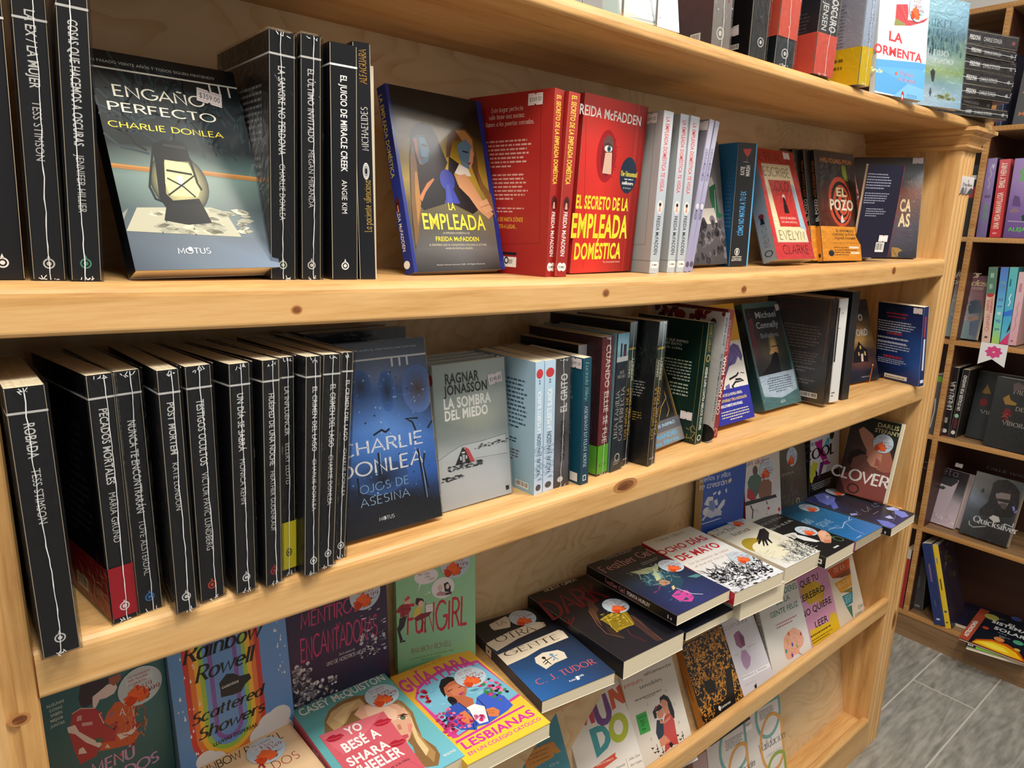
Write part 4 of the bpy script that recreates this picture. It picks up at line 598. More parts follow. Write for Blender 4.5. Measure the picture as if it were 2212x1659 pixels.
queue('m5','wrapped black paperback with orange mark at its foot, middle shelf',[.1484,.0029,1.1021,.1167,-.0095,.15,.2348,.0234],'#17181d',{'S':[('r',0,.908,1,.916,'#eeeeec'),('t','TESTIGOS OCULTOS',.346,.59,.654,.864,'#f2f2f0','b','d'),('t','VICTOR PAVIC LUNDBERG',.369,.22,.631,.561,'#e4e4e2','n','d'),('m','#d8543a',.062,.5)],'B':[('r',0,.908,1,.916,'#eeeeec'),('e',.07,.912,.045,.03,'#eeeeec',.86),('b',.2,.3,.86,.8,14,'#4a4d55')]},group='black thriller paperbacks on the middle shelf',wrap=2)
queue('m6','wrapped black paperback between orange-marked and red-marked spines',[.1797,-.0022,1.1017,.1621,-.0295,.15,.2341,.0208],'#17181d',{'S':[('r',0,.908,1,.916,'#eeeeec'),('t','UN DÍA SE SABRÁ',.34,.63,.66,.876,'#f2f2f0','b','d'),('t','MONICA REHN',.364,.398,.636,.596,'#e4e4e2','n','d'),('m','#e9e9e9',.062,.5)],'B':[('r',0,.908,1,.916,'#eeeeec'),('e',.07,.912,.045,.03,'#eeeeec',.86),('b',.2,.3,.86,.8,14,'#4a4d55')]},group='black thriller paperbacks on the middle shelf',wrap=2)
queue('m7','wrapped black paperback with dark red mark, left of yellow-banded one',[.2072,-.0046,1.1014,.2035,-.0388,.15,.235,.0184],'#17181d',{'S':[('r',0,.908,1,.916,'#eeeeec'),('t','HUÉSPED DE UNA NOCHE',.34,.545,.66,.859,'#f2f2f0','b','d'),('t','HEATHER GUDENKAUF',.364,.248,.636,.519,'#e4e4e2','n','d'),('m','#b8343c',.062,.5)],'B':[('r',0,.908,1,.916,'#eeeeec'),('e',.07,.912,.045,.03,'#eeeeec',.86),('b',.2,.3,.86,.8,14,'#4a4d55')]},group='black thriller paperbacks on the middle shelf',wrap=2)
queue('m8','wrapped black paperback with yellow lower band on middle shelf',[.2268,.0057,1.1011,.1671,-.0379,.15,.2346,.0169],'#17181d',{'S':[('r',0,.908,1,.916,'#eeeeec'),('t','LA INFLUENCER',.34,.654,.66,.872,'#f2f2f0','b','d'),('t','ELLERY LLOYD',.364,.431,.636,.619,'#e4e4e2','n','d')],'B':[('r',0,.908,1,.916,'#eeeeec'),('e',.07,.912,.045,.03,'#eeeeec',.86),('b',.2,.3,.86,.8,14,'#4a4d55')]},group='black thriller paperbacks on the middle shelf',wrap=2,band=(.03,.255,'#d6c92a',{'S':[('e',.5,.35,.2,.085,'#1c1c1c',.72),('e',.5,.35,.09,.04,'#1c1c1c'),('p','#1c1c1c',[.43,.42,.5,.48,.57,.42])]}))
queue('m9','black lake thriller right of the yellow band, left of its three copies',[.2468,-.0075,1.1009,.1218,-.0499,.15,.2354,.0172],'#17181d',{'S':[('r',0,.908,1,.916,'#eeeeec'),('t','EL CRIMEN DEL LAGO',.44,.578,.76,.868,'#f2f2f0','b','d'),('t','CHARLIE DONLEA',.464,.302,.736,.542,'#e4e4e2','n','d'),('m','#e9e9e9',.062,.6)],'B':[('r',0,.908,1,.916,'#eeeeec'),('e',.07,.912,.045,.03,'#eeeeec',.86),('b',.2,.3,.86,.8,14,'#4a4d55')]},group='three copies of one black lake thriller',wrap=2)
queue('m10','black lake thriller, middle of its three copies',[.2655,-.0013,1.1007,.1609,-.0721,.15,.2342,.021],'#17181d',{'S':[('r',0,.908,1,.916,'#eeeeec'),('t','EL CRIMEN DEL LAGO',.44,.575,.76,.865,'#f2f2f0','b','d'),('t','CHARLIE DONLEA',.464,.3,.736,.538,'#e4e4e2','n','d'),('m','#e9e9e9',.062,.6)],'B':[('r',0,.908,1,.916,'#eeeeec'),('e',.07,.912,.045,.03,'#eeeeec',.86),('b',.2,.3,.86,.8,14,'#4a4d55')]},group='three copies of one black lake thriller',wrap=2)
queue('m11','black lake thriller beside the blue rain cover, right of its copies',[.2859,.0089,1.1005,.1043,-.0789,.15,.2332,.0151],'#17181d',{'S':[('r',0,.908,1,.916,'#eeeeec'),('t','EL CRIMEN DEL LAGO',.44,.583,.76,.871,'#f2f2f0','b','d'),('t','CHARLIE DONLEA',.464,.309,.736,.545,'#e4e4e2','n','d'),('m','#e9e9e9',.062,.6)],'B':[('r',0,.908,1,.916,'#eeeeec'),('e',.07,.912,.045,.03,'#eeeeec',.86),('b',.2,.3,.86,.8,14,'#4a4d55')]},group='three copies of one black lake thriller',wrap=2)
queue('m12','blue face-out paperback with rain drops on window, front copy',[.3068,.0428,1.1004,-1.5771,.1936,.1313,.2292,.0266],['#15171c','#15171c','#1b2330'],{'F':[('g',0,0,1,1,[['#2b2f38','#4a515e','#3d4452'],['#4a5568','#66758c','#56647c'],['#51658f','#7a8fb8','#5a6f9a'],['#2a3a62','#4d76b8','#2c2c38'],['#3c66ae','#5a8ad0','#35322e'],['#4f86d4','#6a9ee6','#3f5f9a'],['#4b82d2','#5f93e0','#4a7fd0'],['#33588f','#4678c4','#3f74c8'],['#26365a','#3e6bb8','#376ac0'],['#1d2236','#1c1d26','#2a4476'],['#20202a','#26262e','#22242c'],['#1b1d22','#2b2d34','#24262c']]),('f',.875,.725,.168,.131,'#5a4634','#5a7fc0'),('f',.548,.735,.091,.109,'#1d2a44','#4a78c0'),('f',.286,.775,.107,.087,'#24324e','#4470b8'),('f',.411,.284,.267,.087,'#191a22','#3a5f9c'),('r',0,.905,1,.914,'#efefee'),('r',.62,.86,.64,.905,'#efefee'),('r',.7,.86,.72,.905,'#efefee'),('r',.78,.86,.8,.905,'#efefee'),('t','TODOS SABEN QUIÉN ES. PERO NADIE SABE QUÉ PASÓ',.082,.954,.906,.963,'#c4cad4','n'),('t','CHARLIE',.016,.428,.868,.494,'#eef1f6','G'),('t','DONLEA',-.002,.319,.861,.387,'#f4f2f0','G'),('t','OJOS DE',.171,.226,.672,.268,'#9ec4ec','g'),('t','ASESINA',.163,.157,.673,.2,'#a9ccee','g'),('t','MOTUS',.33,.064,.489,.083,'#e8ecf0','G'),('e',.391,.074,.012,.007,'#e8ecf0',0),('l','#141a26',.0022,[.842,.566,.712,.574,.779,.55,.806,.503]),('l','#141a26',.0022,[.364,.516,.45,.537,.489,.522,.533,.536]),('l','#141a26',.0022,[.392,.421,.388,.308,.417,.247]),('l','#141a26',.0022,[.806,.4,.824,.272,.838,.128]),('l','#141a26',.0022,[.875,.37,.846,.306,.879,.175]),('l','#141a26',.0022,[.162,.314,.167,.215]),('l','#141a26',.0022,[.993,.538,.94,.502]),('l','#cfe0f4',.0006,[.824,.398,.843,.269,.857,.125]),('l','#b8d0ee',.0006,[.409,.42,.406,.306]),('s',6,90,.05,.2,.95,.85,'o',.0012,['#9fc0ea','#28406a','#6a96d8'])]},group='blue rainy-window paperbacks',wrap=1,gloss=1)
queue('m12b','dark rainy-window copy peeking up just behind the front one',[.318,.158,1.1004,-1.5771,.05,.143,.2292,.0266],['#15171c','#15171c','#1b2330'],{'F':[('r',0,.9,1,.908,'#eeeeec')]},group='blue rainy-window paperbacks',wrap=1,gloss=1)
queue('m12c','dark rainy-window copy peeking up at the rear',[.303,.188,1.1004,-1.5771,.05,.143,.2292,.0266],['#15171c','#15171c','#1b2330'],{'F':[('r',0,.9,1,.908,'#eeeeec')]},group='blue rainy-window paperbacks',wrap=1,gloss=1)
queue('m13','pale face-out paperback of a hut in snow, front copy',[.4503,.0521,1.0989,-1.5657,.1344,.1188,.1933,.0103],['#a9b6b4','#b0bcbc','#c2c8c6'],{'F':[('g',0,0,1,1,[['#a3b1ac','#b1bdb8','#bfc8c4'],['#95a39f','#a9b5b0','#b4bebb'],['#8c9a97','#a2aeaa','#b2bbb8'],['#7f8c8a','#a9aea0','#a8b0ac'],['#8e9998','#9ba39e','#9aa5a6'],['#c4c9ca','#bcc3c5','#b7c1c6'],['#cfd2d3','#cfd4d7','#c6ced4'],['#c9cccd','#d3d7da','#cdd3d8'],['#bcc2c8','#c5ccd2','#c3ccd4']]),('t','RAGNAR',.156,.865,.62,.936,'#23262a','B'),('t','JÓNASSON',.129,.79,.729,.858,'#23262a','B'),('t','LA SOMBRA',.12,.696,.772,.769,'#f2f2f0','B'),('t','DEL MIEDO',.122,.617,.717,.686,'#f2f2f0','B'),('p','#c9d0d4',[0,.36,.154,.397,.323,.429,.435,.431,.625,.429,.945,.449,.968,.302,.609,.305,0,.351]),('l','#3a4044',.0005,[0,.358,.154,.397,.323,.429,.453,.429,.645,.432,.965,.447]),('l','#4a5054',.0004,[.496,.319,.968,.302]),('p','#26262a',[.331,.419,.483,.297,.213,.298]),('p','#c9545a',[.349,.417,.411,.396,.489,.299,.427,.299]),('p','#b8bcc0',[.319,.364,.354,.362,.353,.308,.316,.307]),('p','#d8dcde',[.285,.354,.307,.353,.309,.327,.287,.327]),('p','#d8dcde',[.363,.354,.383,.353,.384,.33,.365,.329]),('p','#e6e8ea',[.313,.383,.357,.383,.358,.372,.313,.371]),('s',3,60,.12,.265,.6,.3,'h',.0035,['#3a3e42','#6a7074']),('s',4,40,.02,.2,.32,.23,'h',.003,['#3a3e42','#6a7074']),('s',5,40,.5,.385,.98,.41,'h',.003,['#4a4e52','#8a9094']),('p','#1f2226',[.908,.065,.959,.063,.961,.035,.917,.029])],'S':[('e',.5,.9,.42,.04,'#a83238')]},group='pale snowy-hut paperbacks',wrap=1,stk=[('F','$348.00',.846,.859,.12)])
queue('m13b','pale snowy-hut copy directly behind the front one',[.4443,.0686,1.0989,-1.5657,.1344,.1188,.1938,.013],['#a9b6b4','#b0bcbc','#c2c8c6'],{'F':[('r',0,.93,1,1,'#8f9c9c')]},group='pale snowy-hut paperbacks',wrap=1)
queue('m13c','pale snowy-hut copy, third in its row',[.4383,.0851,1.0989,-1.5657,.1344,.1188,.1943,.013],['#a9b6b4','#b0bcbc','#c2c8c6'],{'F':[('r',0,.93,1,1,'#8f9c9c')]},group='pale snowy-hut paperbacks',wrap=1)
queue('m13d','pale snowy-hut copy at the rear of its row',[.4323,.1016,1.0989,-1.5657,.1344,.1188,.1948,.013],['#a9b6b4','#b0bcbc','#c2c8c6'],{'F':[('r',0,.93,1,1,'#8f9c9c')]},group='pale snowy-hut paperbacks',wrap=1)
queue('m14','light blue paperback showing its back cover, left of the pair',[.599,.0256,1.0979,.0652,.0299,.125,.1931,.0168],['#9dbfd4','#b6d0e6','#a8c8dc'],{'S':[('g',0,0,1,1,[['#b9d6ee','#b9d6ee'],['#aecbe2','#aecbe2'],['#b9cfe6','#b9cfe6'],['#c3d2ec','#c3d2ec']]),('t','LA MUERTE BLANCA',.28,.474,.72,.783,'#f4f6f8','b','u'),('t','RAGNAR JÓNASSON',.28,.149,.72,.461,'#26303a','b','u'),('e',.5,.91,.38,.035,'#c23a40'),('t','2',.4,.835,.6,.865,'#26303a','b'),('e',.5,.05,.3,.025,'#4a4a4a'),('s',3,25,0,.1,1,.4,'h',.006,['#9db8cf'])],'B':[('g',0,0,1,1,[['#8fb5cc','#a3c6de'],['#9abfd6','#a9cbe2'],['#86adc6','#97bdd4']]),('b',.505,.47,.892,.858,12,'#3d5568','l'),('b',.552,.357,.751,.405,2,'#2f3f4c','l'),('b',.574,.218,.763,.314,4,'#6a5060','l'),('c',.694,.028,.91,.076,7)]},group='light blue paperbacks')
queue('m15','light blue paperback, right of the pair',[.6196,.0272,1.0978,-.0036,.028,.125,.1926,.0203],['#9dbfd4','#b6d0e6','#a8c8dc'],{'S':[('g',0,0,1,1,[['#b9d6ee','#b9d6ee'],['#aecbe2','#aecbe2'],['#b9cfe6','#b9cfe6'],['#c3d2ec','#c3d2ec']]),('t','LA MUERTE BLANCA',.28,.476,.72,.791,'#f4f6f8','b','u'),('t','RAGNAR JÓNASSON',.28,.144,.72,.463,'#26303a','b','u'),('e',.5,.91,.38,.035,'#c23a40'),('t','2',.4,.835,.6,.865,'#26303a','b'),('e',.5,.05,.3,.025,'#4a4a4a'),('s',3,25,0,.1,1,.4,'h',.006,['#9db8cf'])],'B':[('g',0,0,1,1,[['#8fb5cc','#a3c6de'],['#9abfd6','#a9cbe2'],['#86adc6','#97bdd4']]),('b',.293,.416,.726,.819,12,'#3d5568','l'),('b',.346,.299,.569,.348,2,'#2f3f4c','l'),('b',.371,.155,.583,.254,4,'#6a5060','l'),('c',.506,0,.746,.01,7)]},group='light blue paperbacks')
queue('m16','grey paperback with white heavy title, right of light blue pair',[.6469,.0288,1.0976,-.0084,.03,.125,.1928,.028],['#3e3d40','#58575a','#4a494c'],{'S':[('g',0,0,1,1,[['#4a494c','#4a494c'],['#5d5c60','#5d5c60'],['#6a696d','#6a696d'],['#55545a','#55545a'],['#77727a','#77727a'],['#4a4644','#4a4644']]),('t','EL GRITO',.33,.589,.78,.881,'#eeeeec','B','u'),('t','YRSA SIGURDARDÓTTIR',.38,.199,.72,.525,'#17181a','b','u'),('e',.42,.06,.2,.022,'#f0f0ee')]},wrap=2)
queue('m17','dark teal paperback with price tag, beside the grey one',[.6819,.0157,1.0975,.0517,.0348,.125,.1921,.0171],['#0f4256','#123f53','#114156'],{'S':[('g',0,0,1,1,[['#14475c','#14475c'],['#123c50','#123c50'],['#1a3f54','#1a3f54']]),('t','Lucinda Riley.',.3,.666,.7,.968,'#6fae9a','i','d'),('t','ASESINATO EN FLEAT HOUSE',.32,.139,.68,.631,'#d8e2e6','s','d'),('r',.3,.03,.7,.075,'#e8ecee'),('r',.36,.036,.64,.068,'#17465a')],'B':[('g',0,0,1,1,[['#0f3f54','#155068'],['#0d3a4e','#124a60']]),('b',.615,.543,.852,.787,6,'#7fa6b4','l'),('b',.667,.347,.849,.503,4,'#7fa6b4','l'),('r',.83,.02,.95,.09,'#e8e8e6')]},stk=[('B','$349.00',.882,.955,0)])
queue('m18','taller dark book with white wrapped spine behind the teal one',[.7053,.0537,1.097,.1147,0,.12,.203,.02],['#1c1a1e','#d9d9dc','#e2e2e4'],{},wrap=1)
queue('m19','maroon paperback with green lower band and cream title',[.7328,.0292,1.0973,.1088,.0132,.1465,.2164,.026],['#3b2226','#7c2a33','#5a2228'],{'S':[('g',0,0,1,1,[['#5c272c','#5c272c'],['#8a3038','#8a3038'],['#7d2b35','#7d2b35'],['#742832','#742832']]),('t','CUANDO ELLIE SE FUE',.42,.236,.86,.942,'#ece2d8','b','d'),('t','LISA JEWELL',.12,.467,.3,.696,'#3a1a1e','b','d')],'B':[('g',0,0,1,1,[['#2a1d20','#4a2a2e'],['#2c1c20','#442428'],['#33191e','#4e2229']])]},wrap=2,band=(.015,.225,'#6fc03a',{'S':[('e',.5,.3,.3,.06,'#3a6a1e',.8)]}))
queue('m20','hardback with sky blue boards and pale serif title, right of maroon',[.7656,.0292,1.0972,.1242,.0019,.1456,.219,.0296],['#8fb8c4','#26323c','#3a4a56'],{'S':[('g',0,.78,1,1,[['#7fb4cf','#7fb4cf'],['#9cc6d6','#9cc6d6'],['#5c8494','#5c8494']]),('r',0,0,1,.8,'#2a3540'),('r',.28,.83,.42,.93,'#1c242b'),('r',.55,.83,.8,.92,'#23303a'),('r',0,.8,1,.835,'#c9cfd0'),('r',.62,.84,.66,.875,'#b83a5a'),('t','JANE',.3,.715,.72,.735,'#e6e2d8','s'),('t','SHEMILT',.15,.685,.85,.705,'#e6e2d8','s'),('t','UNA FAMILIA',.12,.246,.42,.597,'#e8e6de','s','u'),('t','CASI PERFECTA',.55,.219,.85,.616,'#e8e6de','s','u'),('e',.55,.1,.22,.03,'#e6e2d8',.75),('b',.233,.045,.883,.082,3,'#c9c5bb','l')]},wrap=1,hard=1,name='hardback_book')
queue('m21','black lake-house thriller, spine only, left of its pair',[.7963,.0381,1.0971,.2031,-.007,.1516,.2329,.0209],['#15161a','#1c2024','#191b20'],{'S':[('g',0,0,1,1,[['#b8ccd4','#b8ccd4'],['#3d4c50','#3d4c50'],['#4a5a3a','#4a5a3a'],['#1d2326','#1d2326'],['#1b1d22','#1b1d22'],['#1f2128','#1f2128'],['#34353a','#34353a']]),('e',.5,.82,.5,.008,'#b5a53a'),('t','GREGG',.1,.625,.42,.74,'#e4e2da','b','u'),('t','DUNNETT',.55,.6,.88,.755,'#e4e2da','b','u'),('t','LOS NIÑOS DE LA',.08,.19,.42,.555,'#d6a838','b','u'),('t','CASA DEL LAGO',.55,.21,.9,.545,'#d6a838','b','u'),('r',.2,.04,.8,.05,'#bbb')],'B':[('s',3,60,.3,.5,1,.95,'w',.02,['#1f2a26','#24322a','#2c3a34']),('b',.98,.512,.98,.627,6,'#a9aaa6','l'),('b',.98,.347,.98,.415,4,'#b39a4a','l')]},group='black and gold lake-house thrillers',wrap=2)
queue('m22','black lake-house thriller showing its back cover, right of its pair',[.8341,.0146,1.097,.2274,-.0327,.1508,.2332,.025],['#15161a','#1c2024','#191b20'],{'S':[('g',0,0,1,1,[['#b8ccd4','#b8ccd4'],['#3d4c50','#3d4c50'],['#4a5a3a','#4a5a3a'],['#1d2326','#1d2326'],['#1b1d22','#1b1d22'],['#1f2128','#1f2128'],['#34353a','#34353a']]),('e',.5,.82,.5,.008,'#b5a53a'),('t','GREGG',.1,.625,.42,.74,'#e4e2da','b','u'),('t','DUNNETT',.55,.6,.88,.755,'#e4e2da','b','u'),('t','LOS NIÑOS DE LA',.08,.19,.42,.555,'#d6a838','b','u'),('t','CASA DEL LAGO',.55,.21,.9,.545,'#d6a838','b','u'),('r',.2,.04,.8,.05,'#bbb')],'B':[('s',3,60,.3,.5,1,.95,'w',.02,['#1f2a26','#24322a','#2c3a34']),('b',.726,.472,.897,.589,6,'#a9aaa6','l'),('b',.772,.302,.89,.372,4,'#b39a4a','l')]},group='black and gold lake-house thrillers',wrap=2)
queue('m23','black face-out paperback with gold frame and grey band, half hidden',[.8548,.0516,1.0969,-1.4408,.3927,.126,.1859,.019],['#17171a','#17171a','#1b1b1e'],{'F':[('r',.955,.02,.975,1,'#a9863c'),('r',.925,.02,.931,1,'#a9863c'),('r',0,.03,1,.04,'#a9863c'),('r',0,.055,.94,.06,'#a9863c'),('l','#c09a4a',.0012,[.493,.241,.626,.351,.817,.428,.807,.489,.81,.309,.713,.252]),('l','#b38f42',.0012,[.664,.042,.938,.113]),('l','#b38f42',.0012,[.756,.128,.957,0])]},band=(0,.235,'#7d7a78',{'F':[('r',0,.55,1,1,'#5b5b60'),('t','QUE INSPIRÓ',.3,.74,.86,.86,'#9cc2dc','b'),('t','GRANDES',.2,.3,.86,.48,'#4fa6dc','b'),('t','los libros',.2,.08,.86,.24,'#4fa6dc','b')]}))
queue('m24','dark green paperback with gilt corner showing its back cover',[.9933,.038,1.0969,.09,-.0489,.1464,.2179,.0216],['#0f2a22','#12332a','#10302a'],{'S':[('r',0,0,.05,1,'#8a7a3e'),('t','MAURICE LEBLANC',.3,.759,.68,.981,'#b59a4a','s','d'),('t','ARSÈNE LUPIN CONTRA HERLOCK SHOLMES',.3,.117,.68,.639,'#e6e4da','b','d'),('e',.5,.71,.3,.03,'#b59a4a',.7),('e',.5,.05,.3,.025,'#d9d6c8',.7)],'B':[('l','#6e6a38',.0008,[.93,.02,.93,.98]),('t','EL CLÁSICO QUE INSPIRÓ',.221,.811,.754,.832,'#cfd4c6','b'),('t','EL ÚLTIMO ÉXITO',.241,.782,.672,.802,'#cfd4c6','b'),('t','DE NETFLIX. LUPIN.',.232,.75,.689,.768,'#cfd4c6','b'),('b',.406,.497,.832,.677,7,'#b8bfae','r'),('b',.486,.37,.827,.485,4,'#b8bfae','r'),('l','#8f823f',.0016,[.98,.122,.947,.151,.91,.128,.93,.097,.985,.097,.939,.047,.871,.036,.878,.072]),('l','#8f823f',.0014,[.855,.12,.899,.109]),('l','#8f823f',.0014,[.939,.047,.971,.027])]},stk=[('B','tag',.84,.221,0)])
queue('m25','white paperback with red splashes and black disc, right of the green',[1.019,.0317,1.0969,.1,-.0924,.1492,.2338,.016],['#d2cfca','#c6c8cb','#d0cfcc'],{'S':[('g',0,0,1,1,[['#d5d7d9','#d5d7d9'],['#b9bdc2','#b9bdc2'],['#c9c9c9','#c9c9c9'],['#cfc9c6','#cfc9c6']]),('t','JENEVA ROSE',.3,.749,.7,.965,'#3a3d42','b','d'),('t','EL MATRIMONIO PERFECTO',.3,.166,.7,.684,'#44484e','b','d'),('e',.5,.08,.42,.03,'#6a5a4a',.75)],'B':[('s',4,26,.05,.9,1,1,'o',.006,['#5a1c1e','#7a2224','#8a2a2c']),('e',.4,.946,.08,.038,'#8c2325',0),('e',.941,.068,.134,.068,'#1d1818',0)]},wrap=1)
queue('m26','red paperback with white title, right of the white one',[1.0462,.0411,1.0969,.0493,-.0757,.15,.2367,.0199],['#7d2a2e','#8e3136','#8a2f34'],{'S':[('g',0,0,1,1,[['#a85a5c','#a85a5c'],['#8c2d32','#8c2d32'],['#8a2e34','#8a2e34']]),('t','ILIANA XANDER',.3,.682,.68,.923,'#e4cfcc','s','u'),('t','CON AMOR, MAMÁ',.25,.186,.75,.647,'#f0e6e2','b','u'),('e',.5,.05,.35,.03,'#c88a8a',.7)]})
queue('m27','yellow and white face-out paperback with purple hair and blue band',[1.0836,.0749,1.097,-1.5575,.3207,.125,.2323,.0353],['#d9a62e','#2a2f8a','#e6e2da'],{'F':[('g',0,.55,1,1,[['#d8a52c','#e0ad34'],['#d09a28','#d8a630']]),('r',0,.2,1,.68,'#e2ded8'),('p','#6a5f9c',[.637,.628,.795,.656,.924,.632,.984,.541,.924,.491,.852,.539,.747,.484,.569,.468,.444,.399,.357,.345]),('l','#2d2848',.0012,[.79,.647,.92,.579,.935,.508]),('l','#2d2848',.0012,[.687,.617,.778,.534,.574,.476]),('l','#2d2848',.001,[.752,.631,.844,.548]),('l','#2d2848',.001,[.621,.577,.584,.493,.422,.408]),('p','#6a5f9c',[.364,.31,.484,.327,.473,.217,.367,.225]),('l','#1d1a22',.004,[.504,.36,.713,.381,.784,.403]),('l','#1d1a22',.004,[.666,.35,.806,.345,.881,.327,.653,.329,.55,.297,.593,.277,.895,.256,.767,.282]),('l','#1d1a22',.0035,[.58,.278,.515,.24,.585,.217,.701,.222]),('l','#1d1a22',.0015,[.839,.4,.948,.388])]},band=(0,.285,'#2b2f93',{'F':[('t','MAESTRO DE LA NOVELA NEGRA,',.1,.8,.78,.88,'#e0d6b8','B'),('t','UNA ENTRAÑABLE Y ÉPICA INVESTIGACIÓN',.08,.64,.88,.72,'#d8b85a','B'),('t','ABSOLUTAMENTE INOLVIDABLE.',.12,.49,.74,.57,'#eceae2','B'),('b',.1,.08,.9,.4,4,'#c9c2b0','c')]}))
queue('m28','teal face-out paperback of a caped figure before a lit house, leaning',[1.2701,.0867,1.0977,-1.5725,.3583,.1503,.2286,.0271],['#2b4c52','#1c353b','#5b8084'],{'S':[('g',0,0,1,1,[['#3d5f62','#3d5f62'],['#1d2d33','#1d2d33'],['#254a52','#254a52'],['#2e5a62','#2e5a62']]),('e',.5,.9,.4,.06,'#0f1418'),('b',.4,.3,.6,.7,1,'#5d8088')],'F':[('r',.05,.24,.93,.95,'#3b4348'),('g',.05,.24,.93,.95,[['#2c2d33','#33353c','#3a4048'],['#4a4148','#3e4148','#454c54'],['#5a4a50','#4c4a4c','#5a5a55'],['#5c4e52','#6a6455','#4f5a4e'],['#3a3d42','#4a4a44','#2f4246'],['#2a2f36','#2a2d33','#2d3a40']]),('f',.577,.569,.12,.131,'#f0d08a','#5a5a4c'),('p','#d8b078',[.608,.621,.668,.564,.672,.505,.428,.501,.525,.573]),('p','#26262c',[.6,.519,.653,.496,.646,.419,.629,.303,.114,.323,.403,.416,.505,.496]),('l','#2c2a2c',.002,[.522,.568,.7,.572]),('p','#7a4a52',[.067,.845,.2,.859,.158,.699,.167,.584,.056,.44,.044,.592]),('t','Michael',.282,.852,.812,.914,'#c9d6e2','b'),('t','Connelly',.252,.754,.823,.816,'#c9d6e2','b'),('t','Belladona',.309,.661,.769,.708,'#aebccc','n'),('p','#b9cbdb',[.045,.314,.975,.322,.953,.13,.518,.08,.072,.125]),('b',.196,.138,.882,.288,7,'#50606e','c'),('t','ADN',.449,.034,.572,.063,'#cfdde0','b')]},wrap=1,gloss=1,stk=[('F','tag',.911,.939,.1)])
queue('m29','black-brown wrapped hardback with orange edge line and barcode',[1.4447,.0315,1.1066,.0338,.0885,.1447,.2317,.0232],['#35302f','#1b1a1b','#2c2928'],{'B':[('g',0,0,1,1,[['#37302f','#413b3a'],['#39383a','#4a494b'],['#332f30','#3d3a3b']]),('l','#a5633c',.0009,[.983,.988,.943,.415]),('l','#8a5436',.0009,[.004,.975,.989,.992]),('b',.293,.51,.9,.743,8,'#77706c','l'),('b',.432,.359,.881,.485,5,'#77706c','l'),('b',.517,.281,.868,.345,2,'#77706c','l'),('b',.546,.168,.86,.224,2,'#77706c','l'),('c',.623,.044,.893,.095,9),('b',.23,.878,.726,.925,2,'#5a3430','l')]},wrap=1,hard=1,gloss=1,name='hardback_book')
queue('m30','book with plain white spine between two dark ones',[1.4854,.0329,1.105,-.1894,.0496,.13,.2298,.03],['#2a2a2c','#dcdcdc','#2a2a2c'],{'S':[('r',0,.4,.15,.92,'#1e1e20'),('r',.35,.86,.6,.866,'#888'),('r',.15,.72,.4,.726,'#888'),('b',.1,.05,.5,.11,2,'#555')]})
queue('m31','tall black book with bare spine, right of the white spine',[1.5518,.0385,1.0928,-.0986,.0475,.14,.2539,.028],['#1b1b1d','#26272a','#222326'],{},hard=1,name='hardback_book')
queue('m32','dark face-out paperback of a lit gabled house, on copper prongs',[1.6863,.1073,1.1012,-1.674,.314,.1468,.2093,.0199],['#1b1d2a','#1b1d2a','#23222c'],{'F':[('g',0,0,1,1,[['#1c1f2e','#23242e','#22232c'],['#4a3a36','#3a3438','#35343a'],['#d07a3a','#8a6a4e','#5e5a50'],['#e08a48','#c49a5e','#7a6a4a'],['#c88a4a','#d8aa68','#a88a50'],['#4a3432','#5a3e36','#4a3a38'],['#5a3a36','#6e4538','#3a3034'],['#22222e','#2a2832','#25242e'],['#1d1f2c','#22232e','#1f202a']]),('t','O',.644,.74,.774,.82,'#e6e2de','B'),('t','ORD',.505,.554,.866,.638,'#e8e4e0','B'),('p','#231d20',[.541,.489,.664,.411,.759,.385,.747,.23,.272,.238,.345,.356,.461,.421]),('r',.545,.394,.592,.437,'#f0c878'),('r',.474,.316,.508,.359,'#f0c878'),('r',.656,.31,.701,.359,'#f0c878'),('p','#e8d0c0',[.554,.334,.62,.335,.593,.239,.53,.243]),('s',3,30,.05,.35,.25,.7,'w',.012,['#2a1f1c']),('t','VESTALES',.451,.048,.735,.06,'#b8c0cc','n')]},gloss=1)
queue('m33','navy back-cover paperback at the right end of the middle shelf',[1.8451,-.0129,1.1033,-.2802,.133,.1263,.2006,.0187],['#10204a','#14285e','#10204a'],{'B':[('g',0,0,1,1,[['#0d1836','#0f1d44','#122656'],['#0c1838','#102050','#173070'],['#0f1d40','#143070','#2a56a8'],['#101c3c','#17357c','#2f60b8'],['#0f1a34','#122450','#1b3a7c']]),('b',.17,.814,.691,.9,2,'#a8303c','c'),('b',.02,.632,.884,.785,5,'#b9c4dc','l'),('b',.077,.59,.719,.651,1,'#a8303c','c'),('b',.02,.473,.86,.584,2,'#b9c4dc','l'),('b',.02,.377,.844,.507,4,'#b9c4dc','l'),('b',.066,.276,.714,.354,1,'#a8303c','c'),('b',.052,.217,.776,.29,3,'#b9c4dc','l'),('r',.221,.032,.735,.084,'#e6e6e4'),('b',.253,.01,.709,.066,2,'#555','l')],'S':[('r',.3,.62,.6,.88,'#9a3040'),('r',.35,.2,.65,.6,'#cfd6e4'),('r',.2,.04,.8,.08,'#dfe3ea')]},gloss=1,stk=[('B','tag',.884,.948,0)])
